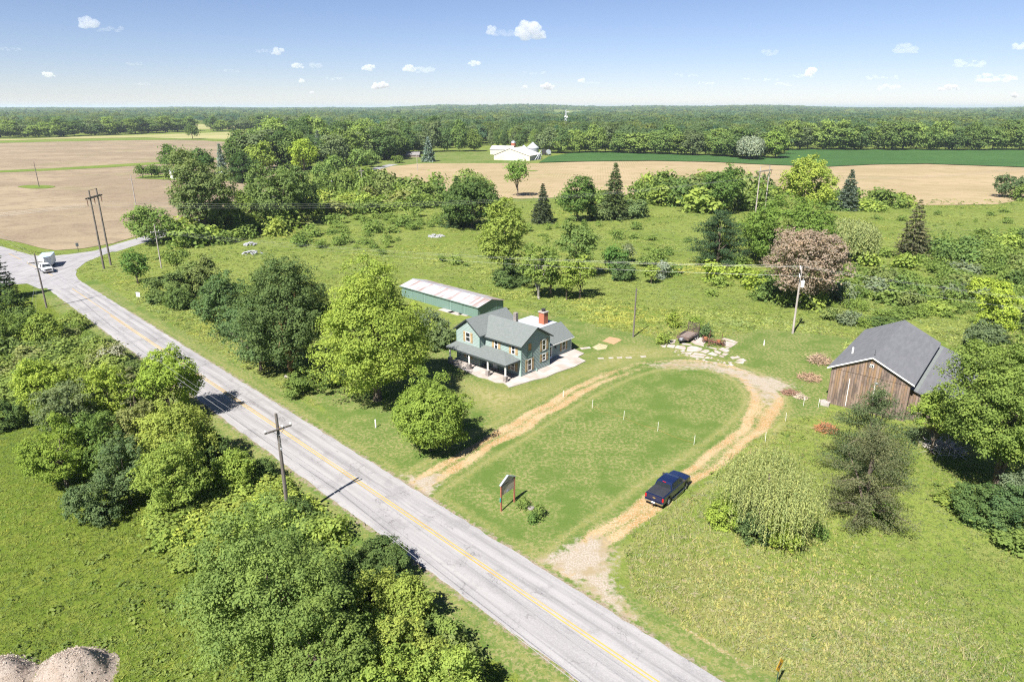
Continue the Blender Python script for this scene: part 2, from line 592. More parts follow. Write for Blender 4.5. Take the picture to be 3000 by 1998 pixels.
# ---------------------------------------------------------------- roads
def asphalt(name, a, b2, crack=1.0, tracks=()):
    m, t, b = new_mat(name)
    ob = t.node('ShaderNodeTexCoord').outputs['Object']
    st = t.mapping(ob, (1.0, 0.05, 1.0))
    f1 = t.noise(st, 1.1, 5, 0.6)
    f2 = t.noise(ob, 0.25, 4, 0.65)
    f3 = t.noise(ob, 9.0, 3, 0.7)
    c = t.mix(t.ramp(f1, 0.38, 0.62), a, b2)
    c = t.mix(t.math('MULTIPLY', t.ramp(f2, 0.5, 0.64), 0.6), c, tuple(x * 0.78 for x in b2))
    c = t.mix(t.math('MULTIPLY', t.ramp(f3, 0.46, 0.6), 0.3), c, tuple(x * 1.25 for x in a))
    for pos_, wd, amt in tracks:
        sep = t.node('ShaderNodeSeparateXYZ')
        t.l.new(t.node('ShaderNodeTexCoord').outputs['Object'], sep.inputs[0])
        wob = t.math('MULTIPLY', t.math('SUBTRACT', t.noise(st, 0.6, 3), 0.5), 0.7)
        q = t.math('ABSOLUTE', t.math('SUBTRACT', t.math('ADD', sep.outputs[0], wob), pos_))
        q = t.math('SUBTRACT', 1.0, t.ramp(q, 0.0, wd))
        q = t.math('MULTIPLY', q, t.ramp(t.noise(st, 2.5, 4, 0.7), 0.3, 0.65))
        c = t.mix(t.math('MULTIPLY', q, amt), c, tuple(x * 0.62 for x in b2))
    vo = t.node('ShaderNodeTexVoronoi', feature='DISTANCE_TO_EDGE')
    jit = t.mix(0.35, t.mapping(ob, (0.22, 0.10, 1)), t.noise(ob, 0.9, 3, 0.6, 'Color'))
    t.l.new(jit, vo.inputs['Vector'])
    vo.inputs['Scale'].default_value = 2.2
    cr = t.math('SUBTRACT', 1.0, t.ramp(vo.outputs['Distance'], 0.0, 0.018))
    cr = t.math('MULTIPLY', cr, t.ramp(f2, 0.42, 0.6))
    c = t.mix(t.math('MULTIPLY', cr, 0.55 * crack), c, (0.06, 0.055, 0.055))
    t.put(b.inputs['Base Color'], c)
    b.inputs['Roughness'].default_value = 0.9
    b.inputs['Specular IOR Level'].default_value = 0.2
    return m


ASPH = asphalt('worn_asphalt', (0.270, 0.262, 0.265), (0.220, 0.213, 0.218), 1.0,
               ((2.35, 0.5, 0.6), (1.15, 0.28, 0.75), (0.85, 0.3, 0.5), (-1.1, 0.5, 0.35), (-2.5, 0.4, 0.35)))
ASPH2 = asphalt('older_asphalt', (0.255, 0.248, 0.256), (0.212, 0.206, 0.213), 1.0)
YEL = M('yellow_road_paint', (0.44, 0.28, 0.06), (0.35, 0.24, 0.08), 2.5, 0.8, stretch=(1, 0.4, 1))


def strip(name, mat, line, wl, wr, z, parent=None, ragged=0.0, seed=1, loc=None, rz=0.0):
    r = random.Random(seed)
    n = len(line)
    vs, fs = [], []
    for i in range(n):
        t = np.array(line[min(i + 1, n - 1)]) - np.array(line[max(i - 1, 0)])
        t = t / np.hypot(*t)
        nn = np.array([-t[1], t[0]])
        a = np.array(line[i]) + nn * (wl + r.uniform(-ragged, ragged))
        b = np.array(line[i]) - nn * (wr + r.uniform(-ragged, ragged))
        mid = (a + b) / 2
        vs += [(a[0], a[1], z), (mid[0], mid[1], z), (b[0], b[1], z)]
    for i in range(n - 1):
        k = 3 * i
        fs += [(k + 3, k, k + 1, k + 4), (k + 4, k + 1, k + 2, k + 5)]
    return MB().add(vs, fs).build(name, mat, parent, loc or (0, 0, 0), rz)


road = strip('road', ASPH, [(0, s) for s in np.arange(-70, 158.1, 1.0)], 3.6, 3.2, 0.03, ragged=0.09,
             loc=(ROAD_O[0], ROAD_O[1], 0), rz=RA - math.pi / 2)
tag(road, kind='structure')
mk = MB()


def stripe(x, s0, s1, w=0.06):
    r = random.Random(int(s0 * 7 + x * 100))
    s = s0
    while s < s1:
        e = min(s + 3.0, s1)
        mk.add([(x - w, s, 0.036), (x + w, s, 0.036), (x + w, e, 0.036), (x - w, e, 0.036)], [(0, 1, 2, 3)])
        s = e


stripe(0.15, -70, 146)
stripe(-0.15, -70, 118)
mk.build('road_marking', YEL, road)
# junction and the roads that leave it
junction_px = [(-60, 548), (0, 566), (70, 586), (115, 589), (165, 584), (215, 577), (262, 566), (262, 577), (228, 590), (197, 603), (178, 618), (174, 632), (186, 652),
               (150, 672), (125, 660), (90, 664), (62, 652), (0, 656), (-60, 662)]
jp = [PV(u, v, 0.042) for u, v in junction_px]
jn = MB().add(jp, [list(range(len(jp)))]).build('road_junction', ASPH2)
tag(jn, kind='structure')
mj = MB()
for (a, b2) in (((20, 583), (48, 597)), ((62, 604), (84, 615)), ((110, 628), (122, 634))):
    pa, pb = PV(*a, 0.05), PV(*b2, 0.05)
    d = (pb - pa).normalized()
    nn = Vector((-d.y, d.x, 0)) * 0.07
    mj.add([pa - nn, pb - nn, pb + nn, pa + nn], [(0, 1, 2, 3)])
mj.build('road_marking', YEL, jn)
side_line = bez([PV(u, v)[:2] for u, v in ((240, 579), (290, 563), (350, 545), (420, 521), (490, 497), (560, 472), (640, 452), (715, 434), (770, 417), (812, 402), (850, 392), (905, 378))])
tag(strip('side_road', ASPH2, side_line, 3.2, 3.2, 0.034, ragged=0.1, seed=4), kind='structure')


# ---------------------------------------------------------------- fields
def field_mat(name, a, b2, c2, row_dir, row_gap, row_amt, green=0.0):
    m, t, b = new_mat(name)
    pos = t.node('ShaderNodeNewGeometry').outputs['Position']
    big = t.noise(t.mapping(pos, (1, 2.2, 1), (0, 0, row_dir)), 0.012, 4, 0.6)
    mid = t.noise(pos, 0.12, 4, 0.65)
    c = t.mix(t.ramp(big, 0.42, 0.58), a, b2)
    c = t.mix(t.math('MULTIPLY', t.ramp(mid, 0.48, 0.62), 0.6), c, c2)
    w = t.node('ShaderNodeTexWave')
    t.l.new(t.mapping(pos, (1, 1, 1), (0, 0, row_dir)), w.inputs['Vector'])
    w.inputs['Scale'].default_value = 0.314 / row_gap
    w.inputs['Distortion'].default_value = 1.2
    w.inputs['Detail Scale'].default_value = 0.2
    rm = t.math('MULTIPLY', t.ramp(w.outputs['Fac'], 0.4, 0.8), t.math('MULTIPLY', t.ramp(t.noise(pos, 0.03, 2), 0.35, 0.7), row_amt))
    c = t.mix(rm, c, c2)
    fine = t.noise(pos, 1.2, 3, 0.7)
    c = t.mix(t.math('MULTIPLY', t.ramp(fine, 0.48, 0.6), 0.35), c, tuple(x * 1.2 for x in a))
    if green:
        g = t.ramp(t.noise(pos, 0.02, 4, 0.6), 0.52, 0.72)
        c = t.mix(t.math('MULTIPLY', g, green), c, (0.12, 0.14, 0.035))
    t.put(b.inputs['Base Color'], c)
    b.inputs['Roughness'].default_value = 0.95
    b.inputs['Specular IOR Level'].default_value = 0.1
    return m


TILL = field_mat('tilled_soil', (0.235, 0.188, 0.128), (0.185, 0.145, 0.099), (0.140, 0.108, 0.077), 0.5, 0.76, 0.9, 0.25)
STUB = field_mat('straw_stubble', (0.285, 0.222, 0.138), (0.245, 0.19, 0.115), (0.20, 0.165, 0.085), 0.12, 1.5, 0.8, 0.25)
CROP = field_mat('row_crop', (0.035, 0.082, 0.022), (0.042, 0.095, 0.025), (0.028, 0.062, 0.018), 0.12, 0.9, 0.6)
GRS = field_mat('field_grass', (0.10, 0.145, 0.025), (0.13, 0.165, 0.035), (0.07, 0.11, 0.02), 0.3, 2.0, 0.2)
PALE = field_mat('pale_hay', (0.27, 0.245, 0.12), (0.20, 0.21, 0.08), (0.24, 0.21, 0.10), 0.3, 2.0, 0.3)


def sheet(name, pts, mat, z, wob=1.0, seed=1):
    """flat field whose outline wanders a little between the given corners"""
    r = random.Random(seed)
    q = [np.array(PV(u, v)[:2]) for u, v in pts]
    out = []
    for i, a in enumerate(q):
        b = q[(i + 1) % len(q)]
        n = max(1, min(14, int(np.hypot(*(b - a)) / 12)))
        for k in range(n):
            p = a + (b - a) * k / n
            out.append((p[0] + r.uniform(-wob, wob), p[1] + r.uniform(-wob, wob), z))
    o = MB().add(out, [list(range(len(out)))]).build(name, mat)
    return tag(o, kind='structure')


sheet('tilled_field', [(-260, 500), (-60, 535), (0, 549), (40, 560), (90, 572), (130, 576), (200, 571), (262, 560), (300, 549), (345, 536), (410, 512), (480, 488),
                       (560, 458), (640, 436), (690, 420), (700, 395), (640, 372), (600, 350), (560, 330), (470, 324), (330, 320), (150, 323), (0, 328), (-260, 330)], TILL, 0.10, 0.8, 2)
sheet('hay_field', [(-260, 327), (0, 324), (150, 319.5), (330, 316.5), (560, 325), (640, 325), (715, 310), (715, 300), (560, 303), (430, 308), (200, 314), (60, 320), (-260, 322)], PALE, 0.16, 2, 3)
sheet('hay_field', [(435, 298), (560, 296), (560, 290), (500, 286), (430, 287)], PALE, 0.16, 2, 5)
sheet('hay_field', [(880, 262), (1000, 262), (1000, 259.5), (880, 259.5)], PALE, 0.3, 2, 15)
sheet('stubble_field', [(866, 392), (905, 383), (960, 377), (1100, 376), (1240, 376), (1380, 371), (1500, 370), (1640, 373), (1760, 379), (1900, 384), (2000, 379), (2130, 377), (2354, 385), (2600, 390),
                        (2600, 462), (2354, 458), (2290, 470), (2150, 473), (2085, 473), (2010, 466), (1900, 455), (1700, 447), (1500, 447), (1350, 452), (1200, 458), (1060, 452), (940, 442), (890, 430), (862, 410)], STUB, 0.10, 0.8, 6)
sheet('crop_field', [(1238, 375), (1262, 362), (1310, 354), (1420, 351), (1600, 356), (1780, 364), (1806, 350), (1830, 343), (1950, 344), (2354, 347), (2600, 349), (2600, 391), (2354, 386), (2130, 378),
                     (2000, 380), (1900, 385), (1760, 380), (1640, 374), (1500, 371), (1380, 372)], CROP, 0.5, 0.6, 7)
sheet('crop_field', [(1352, 297), (1440, 299), (1440, 293), (1352, 291)], CROP, 0.3, 2, 17)
GRASSY = [[(-260, 400), (0, 398), (120, 393), (250, 386), (400, 376), (515, 367), (515, 363), (400, 371), (250, 380), (120, 388), (0, 393), (-260, 395)],
          [(-20, 330), (150, 326), (300, 323), (460, 322), (560, 326), (560, 322), (460, 319), (300, 320), (150, 322.5), (-20, 326)],
          [(560, 346), (700, 348), (700, 342), (620, 338), (560, 342)]]
for i, g in enumerate(GRASSY):
    sheet('grass_strip', g, GRS, 0.18, 0.6, 20 + i)
for i, (u, v, w) in enumerate(((85, 549 / K, 42), (399, 600 / K, 12), (1223, 502 / K, 14))):
    sheet('grass_patch', [(u + w * math.cos(a), v + 0.1 * w * math.sin(a)) for a in np.arange(0, 6.28, 0.5)], GRS, 0.2, 0.5, 30 + i)
sheet('yard_lawn', [(310, 411), (420, 416), (560, 418), (610, 412), (600, 402), (480, 398), (330, 404)], GRS, 0.22, 0.5, 44)
# ---------------------------------------------------------------- foliage
def unit(rng, n):
    d = rng.normal(size=(n, 3))
    return d / np.linalg.norm(d, axis=1, keepdims=True)


def leaves(p, nrm, size, rng, asp=0.7, axis_dir=None):
    """rhombic leaf faces at p facing nrm"""
    n = len(p)
    nrm = nrm / np.linalg.norm(nrm, axis=1, keepdims=True)
    if axis_dir is None:
        u = np.cross(nrm, unit(rng, n))
    else:
        u = axis_dir - nrm * (axis_dir * nrm).sum(1, keepdims=True)
    u /= np.linalg.norm(u, axis=1, keepdims=True) + 1e-9
    w = np.cross(nrm, u)
    s = (size * rng.uniform(0.6, 1.3, n))[:, None] / 2
    v = np.stack([p - u * s, p + w * s * asp, p + u * s, p - w * s * asp], 1).reshape(-1, 3)
    return v, np.arange(4 * n).reshape(n, 4)


def fol_mesh(name, p, nrm, size, tint, rng, asp=0.7, axis_dir=None):
    v, f = leaves(p, nrm, size, rng, asp, axis_dir)
    me = fast_mesh(name, v, f, tint=np.repeat(tint, 4))
    me.materials.append(FOL)
    return me


def crown_broad(rng, H, W, zb, leaf, lobes=11, gap=0.0, k=2.4, round_=0.0, base=0.0, taper=0.12):
    """leafy crown: lobes inside an uneven envelope, clumps on the lobes, leaves on the clumps"""
    cz, a, c = (zb + 1) / 2 * H, W / 2, (1 - zb) * H / 2
    d = unit(rng, lobes)
    d[:, 2] = d[:, 2] * 0.9 + 0.1
    q = rng.uniform(0.45, 0.68, lobes)[:, None]
    lc = d * q * np.array([a, a, c])
    m = min(a, c * 1.3)
    lr = rng.uniform(0.34, 0.55, lobes) * m
    if round_:
        lc, lr = np.vstack([lc * (1 - round_ * 0.35), [[0, 0, 0]]]), np.append(lr * (1 + round_ * 0.1), m * 0.8)
    ns = int(lobes * (0.5 if round_ else 1.6))
    d2 = unit(rng, ns)
    d2[:, 2] = d2[:, 2] * 0.9 + 0.15
    lc = np.vstack([lc, d2 * rng.uniform(0.72, 1.0, ns)[:, None] * np.array([a, a, c])])
    lr = np.append(lr, rng.uniform(0.12, 0.26, ns) * m)
    rc = max(leaf * 1.9, min(0.95, 0.06 * W))
    ps, cdir, ctint = [], [], []
    for o, r in zip(lc, lr):
        n = max(5, int(3.4 * (r / rc) ** 2))
        e = unit(rng, n)
        e[:, 2] = e[:, 2] * 0.85 + 0.12
        ps.append(o + e * (r * rng.uniform(0.8, 1.05, n))[:, None] * np.array([1, 1, 0.9 if c < a * 1.3 else 1.15]))
        cdir.append(e)
        ctint.append(np.full(n, rng.uniform(0.05, 0.3)) + rng.uniform(0, 0.3, n))
    ps, cdir, ctint = np.vstack(ps), np.vstack(cdir), np.concatenate(ctint)
    ps[:, :2] *= (1 - taper * np.clip(ps[:, 2:3] / c, -0.3, 1))
    nn = np.sqrt((ps[:, 0] / a) ** 2 + (ps[:, 1] / a) ** 2 + (ps[:, 2] / c) ** 2)
    keep = (nn > 0.45) & (nn < 1.2) & (rng.uniform(size=len(ps)) > gap)
    ps, cdir, ctint, nn = ps[keep], cdir[keep], ctint[keep], nn[keep]
    area = 4 * math.pi * ((2 * (a * c) ** 1.6 + (a * a) ** 1.6) / 3) ** (1 / 1.6)
    N = int(k * area / (0.35 * leaf * leaf))
    per = max(9, N // max(1, len(ps)))
    i = np.repeat(np.arange(len(ps)), per)
    # each clump is a little dome: leaves on its upper and outer side
    e = unit(rng, len(i)) + cdir[i] * 0.5 + np.array([0, 0, 0.55])
    e /= np.linalg.norm(e, axis=1, keepdims=True)
    rv = rc * rng.uniform(0.55, 1.35, len(ps))
    rr = rv[i] * np.where(rng.uniform(size=len(i)) < 0.14, rng.uniform(1.1, 1.6, len(i)), rng.uniform(0.55, 1.08, len(i)))
    p = ps[i] + e * rr[:, None] * np.array([1.1, 1.1, 0.85])
    nrm = e * 0.6 + cdir[i] * 0.3 + np.array([0, 0, 0.35]) + rng.normal(size=(len(i), 3)) * 0.42
    p[:, 2] = np.maximum(p[:, 2] + cz, 0.1 + base)
    ps = ps.copy()
    ps[:, 2] += cz
    return p, nrm, np.clip(ctint[i] + rng.uniform(0, 0.4, len(i)), 0, 1), ps


def crown_spruce(rng, H, W, zb, leaf, k=1.0, loose=0.0):
    P_, A_, T_ = [], [], []
    n = int(max(9, H * 2.1))
    for j in range(n):
        t = (j + rng.uniform(-0.3, 0.3)) / n
        z = H * (zb + (1 - zb) * max(t, 0))
        R = W / 2 * (1 - t) ** 0.85 * (0.75 + 0.35 * rng.uniform()) * (1 - loose * rng.uniform(0, 0.6)) + 0.12
        nb = int(7 + 5 * (1 - t))
        a0 = rng.uniform(0, 6.28)
        for q in range(nb):
            if rng.uniform() < loose * 0.4:
                continue
            a = a0 + q * 6.283 / nb + rng.uniform(-0.2, 0.2)
            L = R * rng.uniform(0.75, 1.1)
            d = np.array([math.cos(a), math.sin(a), 0])
            m = max(4, int(k * 10 * L / leaf * 0.5))
            s = rng.uniform(0.15, 1.0, m) ** 0.7
            side = rng.normal(size=m) * 0.22 * L * (1.1 - s) + rng.normal(size=m) * 0.08
            pt = d * (s * L)[:, None] + np.array([-d[1], d[0], 0]) * side[:, None]
            pt[:, 2] = z - 0.28 * L * s + 0.14 * L * s * s + rng.normal(size=m) * 0.06 * leaf
            P_.append(pt)
            A_.append(np.tile(d, (m, 1)) + rng.normal(size=(m, 3)) * 0.55)
            T_.append(np.clip(rng.uniform(0, 0.5) + rng.uniform(0, 0.5, m), 0, 1))
    p, ax, ti = np.vstack(P_), np.vstack(A_), np.concatenate(T_)
    nrm = np.array([0, 0, 1.0]) + rng.normal(size=p.shape) * 0.6
    return p, nrm, ti, ax


def crown_pine(rng, H, W, zb, leaf, k=1.0, gap=0.1, flat=0.45):
    """tiers of flattish needle pads on long limbs"""
    n = int(max(7, H * 1.15))
    cs = []
    for j in range(n):
        t = (j + 0.5) / n
        z = H * (zb + (0.97 - zb) * t)
        R = W / 2 * (1 - t ** 2.2) ** 0.6 * rng.uniform(0.7, 1.05) + 0.2
        a0 = rng.uniform(0, 6.28)
        nb = rng.integers(4, 7)
        for q in range(nb):
            if rng.uniform() < gap:
                continue
            a = a0 + q * 6.283 / nb + rng.uniform(-0.3, 0.3)
            L = R * rng.uniform(0.7, 1.0)
            for s in np.arange(0.35, 1.01, max(0.16, 0.7 / max(L, 0.5))):
                cs.append((math.cos(a) * L * s, math.sin(a) * L * s, z + 0.12 * L * s + rng.normal() * 0.1, (0.3 + 0.5 * s) * max(0.5, 0.15 * W) * 0.9, rng.uniform(0, 0.5)))
    cs = np.array(cs)
    per = max(12, int(k * 34))
    i = np.repeat(np.arange(len(cs)), per)
    e = unit(rng, len(i))
    p = cs[i, :3] + e * (cs[i, 3] * rng.uniform(0.4, 1, len(i)))[:, None] * np.array([1, 1, flat])
    nrm = e * 0.6 + np.array([0, 0, 0.5]) + rng.normal(size=p.shape) * 0.5
    return p, nrm, np.clip(cs[i, 4] + rng.uniform(0, 0.5, len(i)), 0, 1), cs[:, :3]


def crown_willow(rng, H, W, leaf, k=1.0):
    """domes of branches with curtains of hanging twigs"""
    P_, T_, N_ = [], [], []
    ns = int(k * 17 * W * H)
    nl = 9
    lob = unit(rng, nl)
    lob[:, 2] = np.abs(lob[:, 2]) * 0.6
    lc = lob * np.array([W * 0.3, W * 0.3, H * 0.25]) + np.array([0, 0, H * 0.52])
    for j in range(ns):
        o = lc[rng.integers(nl)]
        e = unit(rng, 1)[0]
        e[2] = abs(e[2]) * 0.9 + 0.05
        s = o + e * np.array([W * 0.25, W * 0.25, H * 0.26]) * rng.uniform(0.6, 1.08)
        L = min(s[2] - 0.3, H * rng.uniform(0.08, 0.42))
        m = max(3, int(L / (leaf * 0.75)))
        t = np.linspace(0, 1, m)
        out = np.array([e[0], e[1], 0]) * W * 0.05
        pt = s + out * np.sqrt(t)[:, None] + rng.normal(size=(m, 3)) * leaf * 0.22
        pt[:, 2] -= t * L
        P_.append(pt)
        T_.append(np.clip(rng.uniform(0, 0.6) + rng.uniform(0, 0.4, m), 0, 1))
        nv = np.tile(np.array([e[0], e[1], 0.5]), (m, 1)) + rng.normal(size=(m, 3)) * 0.5
        N_.append(nv)
    p = np.vstack(P_)
    ax = np.tile([0.0, 0, 1], (len(p), 1)) + rng.normal(size=p.shape) * 0.25
    return p, np.vstack(N_), np.concatenate(T_), ax, lc


def trunk_mb(rng, H, W, zb, targets, r0, lean=0.02, nl=7):
    b = MB()
    top = H * (0.62 + 0.2 * zb)
    n = 6
    pts = [Vector((rng.normal() * lean * H * i / n * 0.5, rng.normal() * lean * H * i / n * 0.5, top * i / (n - 1) - (0.15 if i == 0 else 0))) for i in range(n)]
    b.tube(pts, [r0 * (1.25 if i == 0 else 1) * (1 - 0.8 * i / n) for i in range(n)], 7)
    if len(targets):
        idx = rng.choice(len(targets), min(nl, len(targets)), replace=False)
        for i in idx:
            e = Vector(targets[i])
            j = int(rng.integers(1, n - 1))
            s = pts[j]
            if e.z < s.z * 0.8:
                s = pts[1]
            mid = s.lerp(e, 0.5) + Vector((0, 0, 0.06 * H))
            r = r0 * 0.5 * (1 - 0.5 * j / n)
            b.tube([s, mid, e], [r, r * 0.6, r * 0.15], 5)
    return b


SEED = [100]


def tree_at(kind, base, W, H, col, label=None, group=None, name=None, zb=None, leaf=None, bark=None, cat='tree', trunk_r=None, sink=0.0, **kw):
    """one tree: an Empty at its foot with a trunk and a crown of its own"""
    SEED[0] += 1
    rng = np.random.default_rng(SEED[0])
    d = depth(base, H / 2)
    px = d / 683.0
    if leaf is None:
        leaf = min(max(0.17, 1.95 * px), 0.085 * max(W, H) + 0.2)
    names = dict(broad='broadleaf_tree', round='round_tree', tall='tall_tree', open='open_tree', spruce='spruce_tree', pine='pine_tree', willow='willow_tree', shrub='shrub')
    nm = name or names[kind]
    ax = None
    asp = 0.7
    tg = np.zeros((0, 3))
    if kind in ('broad', 'round', 'tall', 'open'):
        z0 = {'broad': 0.16, 'round': 0.06, 'tall': 0.1, 'open': 0.2}[kind] if zb is None else zb
        args = dict(lobes={'broad': 12, 'round': 14, 'tall': 12, 'open': 9}[kind], gap={'broad': 0.15, 'round': 0.02, 'tall': 0.12, 'open': 0.32}[kind],
                    round_=0.9 if kind == 'round' else 0.0, k=2.0 if kind != 'open' else 1.5)
        args.update(kw)
        p, nrm, ti, tg = crown_broad(rng, H, W, z0, leaf, **args)
    elif kind == 'shrub':
        args = dict(lobes=7, gap=0.05, k=2.2)
        args.update(kw)
        p, nrm, ti, tg = crown_broad(rng, H * 1.05, W, -0.25 if zb is None else zb, leaf, **args)
    elif kind == 'spruce':
        z0 = 0.05 if zb is None else zb
        p, nrm, ti, ax = crown_spruce(rng, H, W, z0, leaf * 1.25, **kw)
        leaf, asp = leaf * 1.5, 0.38
    elif kind == 'pine':
        z0 = 0.12 if zb is None else zb
        p, nrm, ti, tg = crown_pine(rng, H, W, z0, leaf, **kw)
        leaf, asp = leaf * 0.95, 0.45
    else:
        z0 = 0.2
        p, nrm, ti, ax, tg = crown_willow(rng, H, W, leaf * 1.1, **kw)
        leaf, asp = leaf * 1.1, 0.42
    if kind == 'shrub':
        o = link(nm, fol_mesh(nm, p, nrm, leaf, ti, rng, asp, ax), None, base, rng.uniform(0, 6.28))
        o.color = col + (1,)
        return tag(o, label, cat if cat != 'tree' else 'shrub', group)
    root = empty(nm, base, 0, label, cat, group)
    c = link('crown', fol_mesh('crown', p, nrm, leaf, ti, rng, asp, ax), root)
    c.color = col + (1,)
    trunk_mb(rng, H, W, z0, tg, trunk_r or max(0.09, 0.016 * H + 0.012 * W), nl=16 if kind in ('open', 'willow', 'pine') else 13).build('trunk', bark or BARK, root)
    return root


def tv(kind, u, v, w, top, col, label=None, group=None, **kw):
    """tree from the photograph: foot at (u,v), crown w wide, top on row top (all in 2354 px view units)"""
    b = PV(u, v)
    H = max(0.8, height_at(b, top * K))
    W = w * K * depth(b, H / 2) / F
    return tree_at(kind, b, W, H, col, label, group, **kw)


YG, LG, MG, DG = (0.145, 0.192, 0.016), (0.122, 0.165, 0.022), (0.082, 0.122, 0.022), (0.050, 0.082, 0.020)
OL, BG, SP, BL = (0.115, 0.130, 0.036), (0.062, 0.096, 0.034), (0.034, 0.058, 0.024), (0.115, 0.150, 0.135)
BR, WL, VN = (0.27, 0.165, 0.115), (0.215, 0.240, 0.085), (0.145, 0.180, 0.024)
PI = (0.095, 0.105, 0.055)

# --- west of the road, far end
tv('spruce', 2, 690, 120, 556, SP, 'dark spruce at the road junction, cut by the picture edge', loose=0.3)
tv('shrub', 30, 742, 100, 682, DG, 'dark bush below the dark junction spruce')
tv('shrub', 75, 765, 90, 712, MG, 'mid green bush left of the leaning pole at the junction')
tv('shrub', 105, 792, 95, 735, LG, 'light green bush below the junction pole')
tv('shrub', 12, 800, 100, 735, MG, 'bush at the picture edge above the thicket')
# --- the roadside clump west of the road
tv('round', 118, 965, 120, 815, YG, 'bright yellow green maple at the left end of the roadside clump', zb=0.05)
tv('broad', 168, 1015, 135, 868, (0.088, 0.115, 0.045), 'dull grey green tree in front of the bright maple', bark=BARKG, zb=0.05)
tv('broad', 262, 985, 105, 840, YG, 'narrow bright yellow tree in the middle of the roadside clump', zb=0.03)
tv('broad', 212, 955, 80, 850, (0.11, 0.15, 0.016), 'light green tree between the two bright yellow ones', zb=0.05)
tv('pine', 322, 985, 90, 836, (0.105, 0.115, 0.05), 'thinning pine with brown lower branches in the roadside clump', zb=0.08, k=1.4)
tv('broad', 395, 965, 155, 806, (0.125, 0.18, 0.014), 'bright green roadside tree whose shade falls on the road', zb=0.02)
tv('broad', 415, 1090, 175, 915, VN, 'vine covered yellow green tree near the road shoulder', zb=0.0, lobes=16)
tv('broad', 335, 1075, 120, 930, OL, 'olive tree wrapped in dry vines', zb=0.0)
tv('broad', 155, 1120, 150, 965, (0.095, 0.14, 0.012), 'low spreading grass green tree at the meadow side of the clump', zb=0.0)
tv('broad', 250, 1100, 140, 950, (0.07, 0.115, 0.02), 'mid green tree behind the spreading grass green one', zb=0.0)
tv('broad', 300, 1160, 110, 1010, BG, 'dark bluish green tree at the front of the clump', zb=0.0)
tv('broad', 410, 1175, 165, 1010, (0.12, 0.165, 0.022), 'big light green tree at the front of the clump', zb=0.0, lobes=15)
tv('shrub', 230, 1195, 120, 1110, BG, 'bluish green bush at the meadow edge of the clump')
tv('shrub', 500, 1085, 70, 1000, DG, 'dark bush on the road shoulder below the vine covered tree')
tv('round', 545, 1125, 110, 1035, (0.125, 0.175, 0.02), 'rounded light green bush between clump and pole', zb=-0.1)
tv('shrub', 605, 1105, 70, 1060, DG, 'dark low bush behind the rounded light green one')
tv('shrub', 15, 985, 90, 915, DG, 'dark bush at the picture edge beside the bare patch')
tv('open', 262, 838, 55, 800, (0.2, 0.2, 0.15), 'pale half dead bush on the road bank', bark=BARKG)
tv('shrub', 690, 1200, 60, 1145, DG, 'dark small bush right of the near utility pole')
# --- the thicket at the lower edge
tv('broad', 640, 1520, 340, 1195, (0.088, 0.132, 0.026), 'largest tree of the lower thicket', zb=0.02, lobes=24, gap=0.34, k=1.7)
tv('broad', 742, 1640, 260, 1400, MG, 'green tree at the bottom of the picture right of the largest thicket tree', zb=0.0, lobes=15)
tv('shrub', 870, 1335, 180, 1268, DG, 'dark spreading bush at the top of the lower thicket', cat='shrub')
tv('round', 862, 1430, 130, 1308, VN, 'rounded yellow green tree below the dark spreading bush', zb=-0.1)
tv('round', 945, 1435, 110, 1325, (0.13, 0.17, 0.022), 'rounded tree nearest the road in the lower thicket', zb=-0.1)
tv('broad', 825, 1530, 150, 1400, (0.10, 0.15, 0.02), 'green bushy tree in the middle of the lower thicket', zb=-0.05)
tv('broad', 930, 1570, 190, 1440, VN, 'wide yellow green bushy tree in the lower thicket', zb=-0.05)
tv('shrub', 1010, 1530, 130, 1450, (0.10, 0.145, 0.025), 'green bush at the road side of the lower thicket')
tv('broad', 1040, 1650, 170, 1505, (0.13, 0.18, 0.024), 'light green bushy tree at the bottom picture edge', zb=-0.05)
tv('broad', 880, 1660, 190, 1500, (0.12, 0.17, 0.02), 'yellow green bushy tree cut by the bottom picture edge', zb=-0.05)

# --- east of the road, round the house
tv('tall', 672, 878, 200, 572, (0.056, 0.088, 0.026), 'tall dark green tree with orange lichen on its trunk', zb=0.06, lobes=20, gap=0.2, taper=0.2, trunk_r=0.55, bark=M('lichen_bark', (0.30, 0.17, 0.06), (0.14, 0.10, 0.07), 2.0, 0.9), leaf=0.25)
tv('broad', 600, 850, 190, 690, (0.06, 0.10, 0.035), 'lower side crown of dull green leaves beside the tall dark tree', zb=0.0, lobes=12)
tv('broad', 528, 770, 130, 636, (0.055, 0.095, 0.03), 'dull green tree left of the tall dark one', zb=0.0)
tv('broad', 868, 920, 258, 602, (0.136, 0.182, 0.018), 'huge yellow green maple left of the house with bare upper limbs', zb=-0.04, lobes=26, gap=0.2, taper=0.42, leaf=0.25, bark=BARK, trunk_r=0.5)
tv('round', 990, 1035, 188, 866, (0.105, 0.155, 0.016), 'dome shaped dark green maple on the front lawn', zb=-0.08, leaf=0.21, k=2.6)
tv('shrub', 708, 900, 110, 855, MG, 'low bush at the foot of the tall dark tree')
tv('shrub', 770, 880, 70, 845, DG, 'dark bush between the tall dark tree and the yellow maple')
tv('shrub', 985, 775, 80, 722, (0.085, 0.115, 0.06), 'grey green bush left of the house')
tv('shrub', 1015, 800, 70, 748, (0.08, 0.115, 0.04), 'dull bush against the left wall of the house')
tv('shrub', 945, 790, 70, 745, MG, 'green bush behind the yellow maple')
tv('tall', 317, 652, 48, 573, (0.06, 0.115, 0.02), 'small upright dark tree near the twin pole tower')
tv('open', 410, 628, 45, 568, MG, 'thin young tree right of the road pole')
tv('shrub', 385, 688, 110, 640, (0.075, 0.11, 0.028), 'wide dull bush below the road pole')
